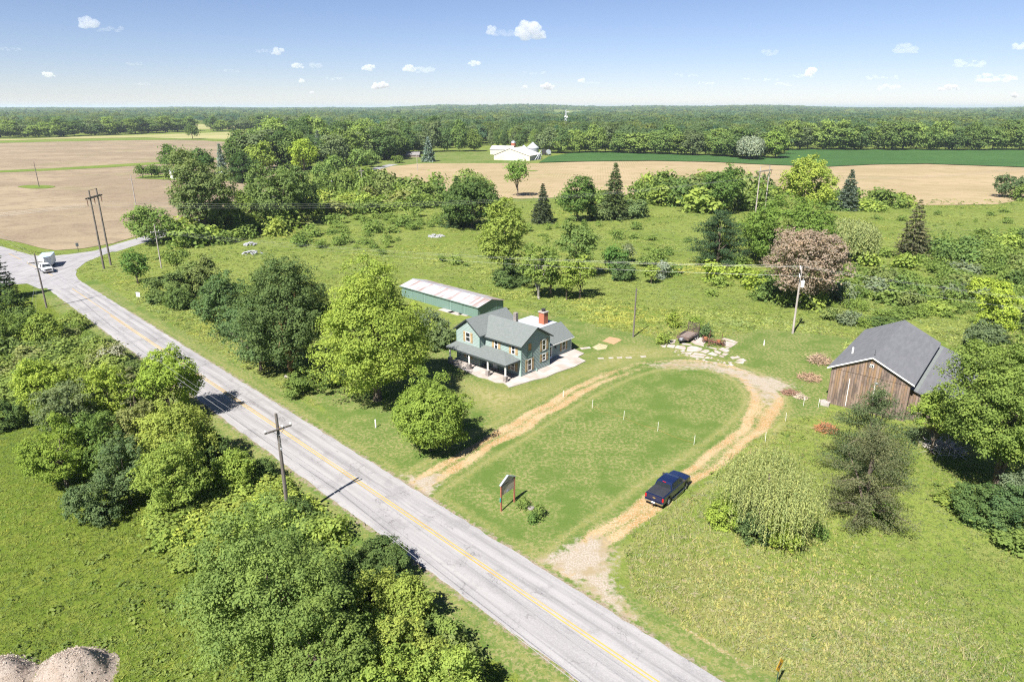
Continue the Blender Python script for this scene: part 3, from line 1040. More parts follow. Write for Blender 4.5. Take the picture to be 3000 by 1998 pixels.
tv('shrub', 440, 668, 90, 612, (0.09, 0.125, 0.03), 'dull bush beyond the wide one')
tv('shrub', 478, 672, 70, 600, (0.085, 0.11, 0.03), 'taller olive bush in the row by the road')
tv('shrub', 416, 706, 70, 665, (0.06, 0.095, 0.022), 'dark bush at the front of the row by the road')
tv('shrub', 500, 700, 70, 650, (0.07, 0.11, 0.04), 'grey green bush left of the dull green tree')
# --- the trees in the meadow behind the house
tv('broad', 1160, 640, 118, 470, (0.125, 0.165, 0.022), 'largest light green meadow tree behind the house', zb=0.1, lobes=16, gap=0.15)
tv('shrub', 1178, 655, 90, 610, (0.055, 0.09, 0.024), 'dark bush at the foot of the largest meadow tree')
tv('open', 1238, 688, 82, 556, (0.105, 0.15, 0.025), 'thin tree with a pale trunk in the meadow behind the house', bark=BARKG, zb=0.2, gap=0.2)
tv('open', 1266, 682, 50, 585, (0.10, 0.145, 0.022), 'slim sapling beside the pale trunked tree', zb=0.15)
tv('broad', 1322, 640, 88, 512, (0.085, 0.13, 0.028), 'mid green meadow tree with an open feathery top', zb=0.15, gap=0.15)
tv('open', 1302, 690, 45, 600, (0.13, 0.175, 0.02), 'left one of the two bright saplings', zb=0.2, gap=0.1)
tv('open', 1333, 686, 60, 592, (0.125, 0.17, 0.022), 'right one of the two bright saplings', zb=0.2, gap=0.1)
tv('tall', 1414, 632, 52, 556, (0.05, 0.108, 0.018), 'compact dark egg shaped tree in the open meadow', zb=0.0)
tv('shrub', 1428, 642, 54, 600, (0.045, 0.08, 0.024), 'dark bush against the egg shaped tree')
tv('round', 1497, 652, 28, 612, LG, 'tiny bright sapling in the open meadow', zb=0.2)
tv('shrub', 1520, 640, 28, 600, (0.12, 0.15, 0.11), 'pale silvery bush beside the tiny bright sapling')
tv('shrub', 1492, 612, 42, 592, MG, 'round green bush beyond the tiny sapling')
tv('open', 1443, 603, 18, 565, (0.10, 0.12, 0.06), 'thin grey green sapling beside the egg shaped tree')
# --- the row along the far side of the meadow
tv('spruce', 1052, 520, 95, 402, (0.045, 0.075, 0.026), 'ragged dark spruce inside the mixed clump', loose=0.3)
tv('broad', 1085, 525, 150, 420, (0.05, 0.085, 0.02), 'dark broad tree filling the mixed clump', zb=0.0, lobes=15)
tv('open', 1090, 500, 95, 392, (0.115, 0.155, 0.035), 'pale airy tree rising from the mixed clump', zb=0.3)
tv('broad', 1190, 452, 46, 373, (0.085, 0.145, 0.02), 'lollipop shaped tree alone before the stubble field', zb=0.35, lobes=12)
tv('spruce', 1247, 512, 66, 420, (0.045, 0.06, 0.03), 'dark brownish spruce on the meadow edge', loose=0.1)
tv('tall', 1326, 508, 82, 405, (0.055, 0.10, 0.018), 'full dark tree right of the brownish spruce', zb=0.0)
tv('spruce', 1410, 503, 92, 372, (0.06, 0.085, 0.03), 'tallest dull green spruce in the far row', loose=0.15)
tv('shrub', 1375, 505, 50, 470, (0.07, 0.10, 0.035), 'grey green bush left of the tallest spruce')
tv('shrub', 1460, 500, 60, 462, (0.075, 0.115, 0.04), 'grey green bush right of the tallest spruce')
tv('broad', 1662, 490, 88, 378, (0.055, 0.10, 0.018), 'two headed dark tree by the right twin pole tower', zb=0.0)
tv('broad', 1848, 505, 120, 352, (0.15, 0.19, 0.02), 'tall tree with a bright yellow green top', zb=0.05, lobes=18)
tv('broad', 1800, 610, 195, 462, (0.075, 0.125, 0.016), 'wide dark green tree below the bright topped one', zb=0.02, lobes=18)
tv('broad', 1735, 590, 80, 500, (0.065, 0.11, 0.018), 'dark green tree at the left of the wide one', zb=0.05)
tv('pine', 1648, 612, 140, 482, (0.034, 0.062, 0.026), 'dark green pine with layered limbs', zb=0.08, k=1.6)
tv('broad', 1835, 705, 175, 518, (0.168, 0.130, 0.100), 'dead brown pine behind the transformer pole', name='pine_tree', zb=0.08, k=1.8, bark=BARKG, gap=0.12, lobes=15)
tv('willow', 1938, 602, 128, 490, (0.150, 0.175, 0.062), 'pale weeping willow in the meadow right of the dead pine', k=1.0)
tv('spruce', 2093, 590, 112, 458, (0.085, 0.085, 0.045), 'thin brownish spruce standing alone in the right meadow', loose=0.35)
tv('spruce', 1946, 483, 64, 388, (0.075, 0.10, 0.075), 'blue grey spruce before the stubble field')
tv('shrub', 2322, 455, 60, 402, (0.06, 0.09, 0.035), 'dark bush at the right picture edge inside the stubble field', cat='shrub')
tv('shrub', 2352, 462, 40, 430, MG, 'green bush touching the picture edge by the stubble field')
tv('shrub', 2352, 560, 26, 530, DG, 'dark bush at the picture edge in the right meadow')
# --- right foreground
tv('pine', 1990, 1085, 235, 890, (0.060, 0.084, 0.034), 'broad grey green pine in front of the barn', zb=0.0, k=5.0, flat=0.6)
tv('pine', 1982, 1195, 240, 985, (0.080, 0.088, 0.040), 'half brown pine in front of the grey green one', zb=0.0, k=5.0, flat=0.6)
tv('willow', 1752, 1225, 238, 1018, (0.160, 0.182, 0.058), 'pale yellowish willow with drooping twigs beside the drive', k=1.3)
tv('broad', 2285, 1125, 290, 768, (0.092, 0.135, 0.020), 'great oak at the right edge overhanging the barn roof', zb=0.08, lobes=26, gap=0.28, leaf=0.22, trunk_r=0.5)
tv('broad', 2140, 1040, 110, 895, (0.12, 0.17, 0.02), 'low bright branch crown beside the barn gable', zb=0.2, gap=0.15)
tv('spruce', 2360, 760, 70, 655, (0.04, 0.06, 0.03), 'dark spruce at the right picture edge behind the great oak')
tv('broad', 2278, 790, 85, 650, (0.16, 0.21, 0.012), 'bright yellow green young tree behind the barn', zb=0.02)
tv('round', 2255, 690, 66, 640, (0.165, 0.215, 0.012), 'small bright yellow green tree farther behind the barn', zb=-0.05)
tv('shrub', 2260, 800, 80, 750, (0.07, 0.10, 0.045), 'dull bush between the bright young tree and the barn')
tv('shrub', 1660, 1208, 62, 1150, (0.13, 0.18, 0.016), 'bright low bush at the left foot of the drive willow')
tv('shrub', 1735, 1238, 80, 1196, (0.06, 0.095, 0.03), 'dark bush under the drive willow')
tv('shrub', 1800, 1252, 85, 1192, (0.14, 0.185, 0.018), 'yellow green bush at the right foot of the drive willow')
tv('shrub', 2020, 1200, 60, 1162, (0.075, 0.13, 0.015), 'green bush at the foot of the half brown pine')
tv('shrub', 1885, 1232, 34, 1214, (0.07, 0.12, 0.02), 'single small bush in the grass right of the drive willow')
tv('shrub', 2260, 1195, 130, 1120, (0.055, 0.095, 0.025), 'dark bush at the foot of the great oak')
tv('shrub', 2330, 1225, 120, 1130, (0.05, 0.09, 0.03), 'dark bush at the right picture edge below the great oak')
tv('shrub', 2325, 1180, 100, 1090, (0.08, 0.11, 0.06), 'bluish bush under the right side of the great oak')
tv('shrub', 1548, 752, 26, 722, (0.13, 0.17, 0.016), 'bright bush behind the tilted trailer ramp')
tv('shrub', 1598, 758, 22, 732, (0.10, 0.15, 0.016), 'bright bush right of the trailer ramp')
tv('shrub', 1620, 775, 22, 750, (0.055, 0.09, 0.03), 'dark bush at the back edge of the broken slabs')
tv('shrub', 1525, 790, 30, 772, LG, 'low leafy bush left of the trailer')
tv('shrub', 1237, 1188, 20, 1166, MG, 'leafy plant right of the board sign')
tv('shrub', 1205, 1166, 12, 1156, MG, 'small plant between sign and flat stone')
tv('shrub', 1225, 1200, 12, 1190, (0.06, 0.11, 0.02), 'small plant in the bare patch by the sign')

# --- repeated shrubs: a few meshes, copied
PROTO = []
for i in range(8):
    rng = np.random.default_rng(900 + i)
    p, nrm, ti, _ = crown_broad(rng, 1.05, 1.5, -0.25, 0.17, lobes=6 + i % 3, k=2.6, gap=0.05 * (i % 3))
    PROTO.append(fol_mesh('shrub', p, nrm, 0.17, ti, rng))
    p, nrm, ti, _ = crown_broad(rng, 1.05, 1.5, -0.25, 0.26, lobes=6, k=2.4)
    PROTO.append(fol_mesh('shrub', p, nrm, 0.26, ti, rng))


SCAT = []


def place_scattered(limit=255):
    """the shrubs that show largest are objects of their own, the rest one mass"""
    SCAT.sort(key=lambda e: -e[1] * e[2] / depth(e[0]) ** 2)
    V_, F_, T_, off = [], [], [], 0
    base = np.array((0.082, 0.125, 0.022))
    for i, (b, W, H, col, label, group, pid, rz, f) in enumerate(SCAT):
        far = depth(b) > 130
        me = PROTO[2 * pid + (1 if far else 0)]
        if i < limit:
            o = link('shrub', me, None, b, rz)
            o.scale = (W / 1.5, W / 1.5, H)
            o.color = tuple(float(c) * f for c in col) + (1,)
            tag(o, label, 'shrub', group)
            continue
        n = len(me.vertices)
        v = np.empty(3 * n, np.float32)
        me.vertices.foreach_get('co', v)
        v = v.reshape(-1, 3)
        ti = np.empty(n, np.float32)
        me.attributes['tint'].data.foreach_get('value', ti)
        if n > 2400:
            q = np.arange(n // 4)[::2]
            v = v.reshape(-1, 4, 3)[q].reshape(-1, 3)
            ti = ti.reshape(-1, 4)[q].ravel()
            n = len(v)
        c, s = math.cos(rz), math.sin(rz)
        x, y = v[:, 0] * W / 1.5, v[:, 1] * W / 1.5
        V_.append(np.stack([b[0] + x * c - y * s, b[1] + x * s + y * c, v[:, 2] * H], 1))
        F_.append(np.arange(n).reshape(-1, 4) + off)
        T_.append(np.clip(ti + (sum(col) / base.sum() - 1) * 0.8, 0, 1))
        off += n
    me = fast_mesh('small_shrubs', np.vstack(V_), np.vstack(F_), tint=np.concatenate(T_))
    me.materials.append(FOL)
    o = link('small_shrubs', me)
    o.color = tuple(base) + (1,)
    tag(o, 'smallest and farthest shrubs and weeds of meadow and hedges', None, None, 'stuff')


def scatter(poly, n, w, h, cols, group, labels, seed, mind=0.6, avoid=None):
    """shrubs spread over a piece of ground outlined in view units; labels follow the shrub colours"""
    rng = np.random.default_rng(seed)
    q = ring(poly)
    lo, hi = q.min(0), q.max(0)
    got = []
    tries = 0
    while len(got) < n and tries < 6000:
        tries += 1
        x, y = rng.uniform(lo, hi)
        if not inside(q, np.array([x]), np.array([y]))[0]:
            continue
        W = rng.uniform(*w)
        if any((x - a) ** 2 + (y - b2) ** 2 < (mind * (W + c) / 2) ** 2 for a, b2, c in got):
            continue
        got.append((x, y, W))
        i = int(rng.integers(len(cols)))
        SCAT.append((Vector((x, y, 0)), W, rng.uniform(*h) * (0.5 + 0.5 * W / w[1]), cols[i], labels[i], group + (' - ' + labels[i].split(' ')[0] if len(set(labels)) > 1 else ''), int(rng.integers(8)), rng.uniform(0, 6.28), rng.uniform(0.8, 1.2)))


G3 = [LG, MG, (0.095, 0.125, 0.032), (0.06, 0.10, 0.022)]


def lab4(where):
    return ['light green shrub ' + where, 'mid green shrub ' + where, 'olive green shrub ' + where, 'dark green shrub ' + where]


scatter([(-10, 720), (110, 790), (160, 720), (190, 760), (260, 830), (330, 850), (290, 880), (150, 880), (60, 930), (-10, 900)], 80, (2.0, 5.0), (0.9, 2.4), [(0.125, 0.165, 0.03), (0.10, 0.14, 0.026), (0.115, 0.135, 0.042), (0.075, 0.11, 0.026)], 'shrubs of the roadside thicket',
        lab4('in the thicket between junction and roadside clump'), 1, 0.62)
scatter([(350, 1180), (470, 1110), (560, 1090), (650, 1130), (715, 1190), (700, 1230), (600, 1230), (520, 1300), (440, 1290), (380, 1230)], 52, (2.2, 4.2), (0.9, 1.9), [VN, LG, (0.15, 0.19, 0.02), (0.11, 0.16, 0.02)], 'vine mounds round the near pole',
        ['yellow green vine mound round the near pole', 'light green vine mound round the near pole', 'bright vine mound round the near pole', 'deep green vine mound round the near pole'], 2, 0.5)
scatter([(560, 1260), (720, 1215), (900, 1380), (1080, 1560), (1120, 1640), (900, 1640), (780, 1500)], 30, (2.2, 4.2), (1.2, 2.4), G3, 'shrubs of the lower thicket', lab4('filling the lower thicket'), 3, 0.6)
scatter([(1700, 640), (1960, 610), (2150, 560), (2354, 540), (2354, 740), (2200, 745), (2130, 735), (1950, 755), (1880, 720), (1720, 690)], 150, (1.8, 5.5), (0.9, 3.4), G3 + [(0.085, 0.11, 0.06)], 'shrubs of the overgrown right meadow',
        lab4('in the overgrown meadow behind the barn') + ['greyish shrub in the overgrown meadow behind the barn'], 4, 0.75)
scatter([(1600, 600), (1720, 590), (1760, 700), (1640, 690)], 12, (2, 4.5), (1.2, 3.4), [(0.15, 0.2, 0.014), MG, (0.14, 0.19, 0.016), (0.07, 0.10, 0.04)], 'shrubs left of the dead pine',
        ['bright yellow shrub left of the dead pine', 'mid green shrub left of the dead pine', 'bright yellow shrub left of the dead pine', 'dull shrub left of the dead pine'], 5, 1.0)
scatter([(790, 462), (1000, 455), (1010, 478), (880, 490), (740, 500), (640, 545), (430, 575), (380, 560), (440, 540), (600, 515), (740, 470)], 70, (4, 9), (2.0, 5.0), [VN, LG, OL, MG], 'hedge along the side road',
        ['yellow green hedge shrub along the side road', 'light green hedge shrub along the side road', 'olive hedge shrub along the side road', 'mid green hedge shrub along the side road'], 6, 0.6)
scatter([(780, 428), (860, 425), (960, 445), (1060, 455), (1050, 470), (900, 470), (790, 455)], 22, (5, 11), (4, 9), G3, 'hedgerow before the stubble field', lab4('in the hedgerow left of the mixed clump'), 7, 0.6)
scatter([(1440, 445), (1690, 430), (1780, 440), (1800, 480), (1640, 492), (1450, 470)], 44, (5, 12), (3.5, 9), G3, 'hedgerow between meadow and stubble field', lab4('in the hedgerow near the right twin pole tower'), 8, 0.6)
scatter([(1260, 455), (1390, 452), (1390, 470), (1270, 475)], 9, (4, 8), (3, 5), G3, 'bushes among the far spruces', lab4('among the far spruces'), 9, 0.7)
scatter([(1890, 455), (2010, 458), (2080, 470), (2080, 480), (1900, 490)], 16, (4, 9), (2, 5), G3, 'bushes round the blue grey spruce', lab4('round the blue grey spruce'), 10, 0.6)
scatter([(780, 500), (1010, 485), (1010, 530), (820, 570), (660, 575)], 26, (2, 6), (1, 3.2), G3, 'shrubs in the left part of the back meadow', lab4('in the back meadow left of the mixed clump'), 11, 1.0)
scatter([(1490, 580), (1560, 590), (1600, 640), (1540, 640)], 5, (1.5, 4), (1, 2.2), G3, 'shrubs left of the layered pine', lab4('left of the layered pine'), 12, 1.0)
scatter([(2200, 1150), (2354, 1170), (2354, 1290), (2290, 1230)], 14, (1.8, 3.6), (0.8, 1.6), G3, 'shrubs below the great oak', lab4('on the slope below the great oak'), 13, 0.7)
scatter([(1020, 470), (1250, 520), (1580, 520), (1600, 600), (1480, 660), (1250, 640), (1000, 600), (700, 570)], 40, (1.0, 3.2), (0.7, 2.2), G3, 'bushes dotted over the back meadow', lab4('alone in the middle of the back meadow'), 15, 1.5)
scatter([(1880, 500), (2354, 480), (2354, 560), (2150, 575), (1980, 600)], 16, (1.2, 3.5), (0.8, 2.2), G3, 'bushes of the far right meadow', lab4('in the far right meadow below the stubble field'), 16, 1.5)
scatter([(1700, 680), (1880, 720), (1950, 760), (2110, 735), (2200, 745), (2354, 740), (2354, 640), (2000, 650)], 40, (1.0, 3.0), (0.8, 2.4), [(0.15, 0.2, 0.02), MG, (0.11, 0.14, 0.04), LG], 'saplings behind the barn',
        ['bright yellow green sapling behind the barn', 'mid green sapling behind the barn', 'olive sapling behind the barn', 'light green sapling behind the barn'], 17, 0.9)

place_scattered()

for u, v, w, top, lab in ((432, 548, 70, 508, 'green hedge tree left of the tall ragged tree'), (520, 538, 90, 478, 'hedge tree at the foot of the tall ragged tree'), (560, 520, 80, 452, 'hedge tree hiding the side road'),
                          (690, 470, 70, 420, 'hedge tree beside the far bend of the side road'), (760, 452, 70, 412, 'hedge tree where stubble field and side road meet')):
    tv('shrub', u, v, w, top, MG, lab, cat='hedge tree')
# ---------------------------------------------------------------- trees at middle distance
tv('broad', 478, 548, 150, 346, (0.085, 0.115, 0.035), 'tall ragged tree rising before the tilled field', zb=0.1, lobes=16, gap=0.2, k=2.2)
tv('broad', 640, 522, 125, 382, (0.08, 0.12, 0.03), 'broad mid green tree right of the tall ragged one', zb=0.05, lobes=16, gap=0.1)
tv('broad', 705, 508, 78, 392, (0.07, 0.11, 0.03), 'dull green tree at the right of the roadside group', zb=0.05, gap=0.1)
tv('broad', 590, 500, 60, 432, MG, 'low green tree between the two tall roadside trees', zb=0.0)
tv('broad', 352, 560, 105, 482, (0.09, 0.14, 0.028), 'wide bushy tree at the mouth of the side road', zb=0.0, lobes=15)
tv('shrub', 420, 552, 60, 520, MG, 'green bush right of the bushy tree at the side road')
tv('broad', 660, 470, 60, 395, (0.085, 0.13, 0.03), 'green tree behind the roadside group', zb=0.05)
for u, v, w, top, lab in ((775, 412, 42, 358, 'first of the clipped looking trees along the side road'), (742, 424, 40, 372, 'rounded tree on the verge of the side road'),
                          (828, 392, 46, 345, 'light green tree where the side road passes the farm'), (855, 385, 36, 350, 'small tree where the side road reaches the farm')):
    tv('round', u, v, w, top, (0.085, 0.135, 0.03), lab, zb=0.12)
tv('tall', 397, 398, 40, 336, (0.055, 0.10, 0.018), 'dark columnar tree left of the white garage')
tv('open', 432, 400, 34, 338, (0.09, 0.12, 0.045), 'thin pale tree behind the white garage', gap=0.1)
tv('round', 466, 402, 56, 344, (0.045, 0.09, 0.018), 'round dark tree behind the white garage')
tv('spruce', 512, 404, 30, 330, (0.15, 0.18, 0.17), 'silver blue spruce in the left farm yard')
tv('pine', 560, 420, 92, 350, (0.04, 0.075, 0.02), 'dark cedar on the lawn beside the tilled field', zb=0.02)
tv('round', 540, 398, 48, 330, DG, 'dark tree behind the cedar')
tv('round', 606, 400, 64, 330, (0.12, 0.165, 0.02), 'yellow green tree above the cedar', zb=0.05)
for u, v in ((328, 410), (350, 410), (366, 409), (384, 408)):
    tv('broad', u, v, 24, 384, (0.065, 0.105, 0.02), 'small orchard tree in the row left of the white garage', 'orchard trees', zb=0.25)
tv('tall', 443, 320, 24, 288, DG, 'lone dark tree between tilled and hay field')
tv('spruce', 985, 372, 34, 316, (0.12, 0.165, 0.15), 'blue spruce on the farm lawn left of the white barn')
tv('tall', 700, 398, 60, 322, (0.15, 0.205, 0.012), 'bright yellow green tree among the farm trees')
tv('spruce', 735, 372, 26, 300, (0.12, 0.15, 0.14), 'pale blue spruce among the farm trees')
tv('round', 800, 345, 46, 305, (0.045, 0.03, 0.035), 'dark purple leaved tree among the farm trees')
tv('round', 915, 375, 26, 362, MG, 'small tree in front of the grey roofed house')
tv('willow', 1724, 368, 62, 308, (0.14, 0.17, 0.12), 'silvery willow at the corner of the right wood', k=0.5)
tv('round', 1782, 366, 50, 303, (0.095, 0.15, 0.02), 'bright green tree right of the silvery willow')

MIDP = []
for i in range(7):
    rng = np.random.default_rng(1500 + i)
    Hm, Wm = 16.0, (11.0, 13.0, 14.0, 9.5, 12.0, 15.0, 10.5)[i]
    p, nrm, ti, tg = crown_broad(rng, Hm, Wm, -0.02, 0.95, lobes=11 + i, gap=0.05, k=2.4)
    MIDP.append((fol_mesh('crown', p, nrm, 0.95, ti, rng), trunk_mb(rng, Hm, Wm, 0.15, tg, 0.35, nl=4), Wm, Hm))
TR_MESH = [None] * 7
INDIV = []


def mid_tree(b, W, H, col, label, group, rng, name='broadleaf_tree'):
    i = int(rng.integers(7))
    cm, tb, Wm, Hm = MIDP[i]
    root = empty(name, b, rng.uniform(0, 6.28), label, 'tree', group)
    c = link('crown', cm, root)
    c.color = tuple(float(q) for q in col) + (1,)
    if TR_MESH[i] is None:
        t = tb.build('trunk', BARK, root)
        TR_MESH[i] = t.data
    else:
        link('trunk', TR_MESH[i], root)
    root.scale = (W / Wm, W / Wm, H / Hm)
    INDIV.append((b[0], b[1], W / 2))
    return root


MCOLS = [((0.074, 0.118, 0.026), 'mid green'), ((0.102, 0.148, 0.028), 'light green'), ((0.048, 0.084, 0.024), 'dark green'), ((0.078, 0.108, 0.044), 'dull green')]


def row(line, n, w, h, where, group, seed, spread=8.0):
    rng = np.random.default_rng(seed)
    q = ring(line)
    seg = np.hypot(*np.diff(q, axis=0).T)
    cum = np.concatenate([[0], np.cumsum(seg)])
    for k in range(n):
        s = (k + rng.uniform(0.2, 0.8)) / n * cum[-1]
        j = min(int(np.searchsorted(cum, s)) - 1, len(seg) - 1)
        p = q[j] + (q[j + 1] - q[j]) * (s - cum[j]) / seg[j]
        i = int(rng.integers(4))
        mid_tree(Vector((p[0] + rng.uniform(-1, 1) * spread * 0.3, p[1] + rng.uniform(0, spread), 0)), rng.uniform(*w), rng.uniform(*h), np.array(MCOLS[i][0]) * rng.uniform(0.85, 1.15),
                 MCOLS[i][1] + ' tree ' + where, group + ' - ' + MCOLS[i][1], rng)


row([(-60, 318), (90, 317), (290, 309), (435, 302)], 24, (18, 30), (13, 23), 'on the front edge of the left wood', 'trees edging the left wood', 21, 20)
row([(482, 303), (700, 300)], 12, (18, 28), (14, 22), 'on the front edge of the wood behind the hay field', 'trees edging the wood behind the hay field', 22, 20)
row([(1806, 346), (2000, 346), (2420, 347)], 27, (15, 26), (16, 25), 'on the edge of the right wood behind the crop', 'trees edging the right wood', 23, 12)
row([(1255, 353), (1400, 352), (1560, 357), (1700, 363), (1800, 367)], 28, (13, 22), (14, 22), 'on the wood edge right of the grain bins', 'trees edging the wood by the grain bins', 24, 12)
row([(1130, 337), (1160, 340), (1250, 345)], 12, (7, 10), (13, 17), 'behind the white barn', 'trees behind the white barn', 25, 8)
row([(880, 372), (940, 352), (1020, 350), (1100, 349)], 14, (13, 20), (15, 24), 'round the grey roofed farm house', 'trees round the grey roofed house', 26, 10)
row([(560, 400), (640, 395), (720, 392), (800, 380), (880, 360)], 30, (12, 19), (15, 23), 'in the farm yard left of the side road', 'trees of the left farm yard', 27, 30)
row([(560, 372), (640, 362), (760, 350), (900, 340), (1080, 334)], 26, (16, 26), (18, 27), 'behind the left farm yard', 'trees behind the left farm yard', 28, 40)

# ---------------------------------------------------------------- the woods beyond, up to the horizon
WOODZ = np.array([(-1400, 316), (90, 315), (290, 307), (435, 300), (432, 287), (480, 285), (480, 302), (560, 301), (700, 298), (716, 310), (660, 328), (600, 340), (540, 350), (520, 380),
                 (600, 396), (700, 392), (800, 378), (880, 360), (960, 346), (1095, 341), (1128, 325), (1230, 336), (1262, 350), (1560, 354), (1700, 360), (1800, 364), (1806, 343), (2354, 343),
                 (3800, 345), (3800, 249), (-1400, 249)], float)
CLEAR = [np.array(c, float) for c in ([(1128, 302), (1168, 302), (1168, 286), (1128, 286)], [(1340, 302), (1445, 302), (1445, 290), (1340, 290)], [(430, 303), (560, 299), (560, 285), (430, 285)],
                                      [(875, 263), (1005, 263), (1005, 259), (875, 259)], [(1270, 268), (1345, 268), (1345, 260), (1270, 260)], [(1400, 268), (1470, 268), (1470, 261), (1400, 261)],
                                      [(-200, 264), (160, 263), (160, 261), (-200, 261)], [(560, 275), (640, 275), (640, 272), (560, 272)], [(1640, 274), (1700, 274), (1700, 271), (1640, 271)])]


def wood_points(r0, r1, gap, seed):
    rng = np.random.default_rng(seed)
    n = int((r1 - r0) / gap) + 1
    out = []
    for j in range(n):
        r = r0 + j * gap
        m = int(1.9 * r / gap)
        x = (np.arange(m) - m / 2 + rng.uniform(-0.4, 0.4, m)) * gap
        y = np.full(m, r) + rng.uniform(-0.45, 0.45, m) * gap
        out.append(np.stack([x, y], 1))
    p = np.vstack(out)
    d = p[:, 1] * CT + CAMH * ST
    u = (1500 + F * p[:, 0] / d) / K
    v = (999 - F * (p[:, 1] * ST - CAMH * CT) / d) / K
    ok = inside(WOODZ, u, v) & (u > -120) & (u < 2480)
    ok &= (fbm(p[:, 0], p[:, 1], 0.02, 21) > -0.75) & (rng.uniform(size=len(p)) > 0.08)
    for c in CLEAR:
        ok &= ~inside(c, u, v)
    p = p[ok]
    if r0 < 1300 and len(INDIV):
        q = np.array(INDIV)
        ok = np.ones(len(p), bool)
        for a, b2, w in q:
            ok &= (p[:, 0] - a) ** 2 + (p[:, 1] - b2) ** 2 > (w * 0.9) ** 2
        p = p[ok]
    return p


def wood_part(r0, r1, gap, W, H, nq, leaf, seed, jit=0.3):
    rng = np.random.default_rng(seed)
    p = wood_points(r0, r1, gap, seed)
    n = len(p)
    protos = []
    for _ in range(9):
        k = 8
        lob = unit(rng, k)
        lob[:, 2] = np.abs(lob[:, 2])
        i = rng.integers(0, k, nq)
        e = unit(rng, nq)
        e[:, 2] = np.abs(e[:, 2]) * 0.9 - 0.25 * (rng.uniform(size=nq) < 0.4)
        c = (lob[i] * 0.62 + e * 0.42) * np.array([0.5, 0.5, 0.46]) + np.array([0, 0, 0.47])
        protos.append((c, e * 0.7 + lob[i] * 0.35 + [0, 0, 0.4] + rng.normal(size=(nq, 3)) * 0.25, rng.uniform(0, 0.4, nq)))
    which = rng.integers(0, 9, n)
    c = np.stack([q[0] for q in protos])[which]
    e = np.stack([q[1] for q in protos])[which]
    ti = np.stack([q[2] for q in protos])[which]
    a = rng.uniform(0, 6.28, n)
    ca, sa = np.cos(a)[:, None], np.sin(a)[:, None]
    big = rng.uniform(size=n) ** 2
    sw = (W * (0.75 + 0.75 * big) * rng.uniform(1 - jit, 1 + jit, n))[:, None]
    sh = (H * (0.62 + 0.45 * big) * rng.uniform(0.85, 1.15, n))[:, None] * (1 + 0.16 * fbm(p[:, 0], p[:, 1], 0.008, 5) + 0.10 * fbm(p[:, 0], p[:, 1], 0.03, 6))[:, None]
    x = (c[..., 0] * ca - c[..., 1] * sa) * sw + p[:, :1]
    y = (c[..., 0] * sa + c[..., 1] * ca) * sw + p[:, 1:]
    z = c[..., 2] * sh + terrain(p[:, 0], p[:, 1])[:, None]
    ex, ey = e[..., 0] * ca - e[..., 1] * sa, e[..., 0] * sa + e[..., 1] * ca
    tint = ti * 0.8 - 0.1 + 0.6 * rng.uniform(size=n)[:, None] + 0.35 * rng.uniform(size=n)[:, None] ** 4 + 0.2 * fbm(p[:, 0], p[:, 1], 0.006, 9)[:, None]
    pos = np.stack([x, y, z], -1).reshape(-1, 3)
    v, f = leaves(pos, np.stack([ex, ey, e[..., 2]], -1).reshape(-1, 3), leaf, rng, 0.85)
    hue = 0.6 * fbm(p[:, 0], p[:, 1], 0.012, 11) + rng.normal(size=n) * 0.38
    return v, f, np.repeat(np.clip(tint.ravel(), 0, 1), 4), np.repeat(np.clip(hue, -1, 1), nq * 4)


parts = [wood_part(480, 1150, 17, 18, 20, 360, 1.75, 31), wood_part(1150, 2600, 25, 25, 21, 140, 3.3, 32), wood_part(2600, 6000, 34, 34, 22, 40, 9, 33, 0.4), wood_part(6000, 15000, 90, 105, 24, 30, 26, 34, 0.4)]
off, V_, F_, T_, H_ = 0, [], [], [], []
for v, f, t_, h_ in parts:
    H_.append(h_)
    V_.append(v)
    F_.append(f + off)
    T_.append(t_)
    off += len(v)
me = fast_mesh('far_woods', np.vstack(V_), np.vstack(F_), tint=np.concatenate(T_), attrs=dict(hue=np.concatenate(H_)))
me.materials.append(FOL)
fw = link('far_woods', me)
fw.color = (0.052, 0.082, 0.026, 1)
tag(fw, 'dense green woods rolling away to the horizon', None, None, 'stuff')

# ---------------------------------------------------------------- rough grass of the meadows


def grass(name, n, seed, label, box_, hgt, keepf, col, width=0.09):
    rng = np.random.default_rng(seed)
    x0, x1, y0, y1 = box_
    # more blades near the camera
    y = y0 + (y1 - y0) * rng.uniform(size=n) ** 1.35
    x = rng.uniform(-0.86, 0.86, n) * (y + 12)
    at = zones_at(x, y)
    ok = keepf(at, x, y)
    lat, s = road_uv(x, y)
    ok &= ~((np.abs(lat - 0.2) < 4.6) & (s < 165))
    x, y = x[ok], y[ok]
    clump = fbm(x, y, 0.5, seed) * 0.5 + fbm(x, y, 2.0, seed + 1) * 0.3
    ok = rng.uniform(size=len(x)) < 0.55 + 0.4 * clump
    x, y, clump = x[ok], y[ok], clump[ok]
    m = len(x)
    h = hgt * rng.uniform(0.5, 1.3, m) * (1 + 0.35 * clump)
    a = rng.uniform(0, 6.28, m)
    w = width * rng.uniform(0.6, 1.5, m)
    lx, ly = rng.normal(size=m) * 0.4 * h, rng.normal(size=m) * 0.4 * h
    v = np.stack([np.stack([x - np.cos(a) * w, y - np.sin(a) * w, 0 * x], 1), np.stack([x + np.cos(a) * w, y + np.sin(a) * w, 0 * x], 1), np.stack([x + lx, y + ly, h], 1)], 1).reshape(-1, 3)
    t_ = np.clip(0.35 + 0.3 * fbm(x, y, 0.15, seed + 2) + rng.uniform(-0.3, 0.4, m), 0, 1)
    me = fast_mesh(name, v, np.arange(3 * m).reshape(m, 3), tint=np.repeat(t_, 3))
    me.materials.append(FOL)
    o = link(name, me)
    o.color = col + (1,)
    tag(o, label, None, None, 'stuff')


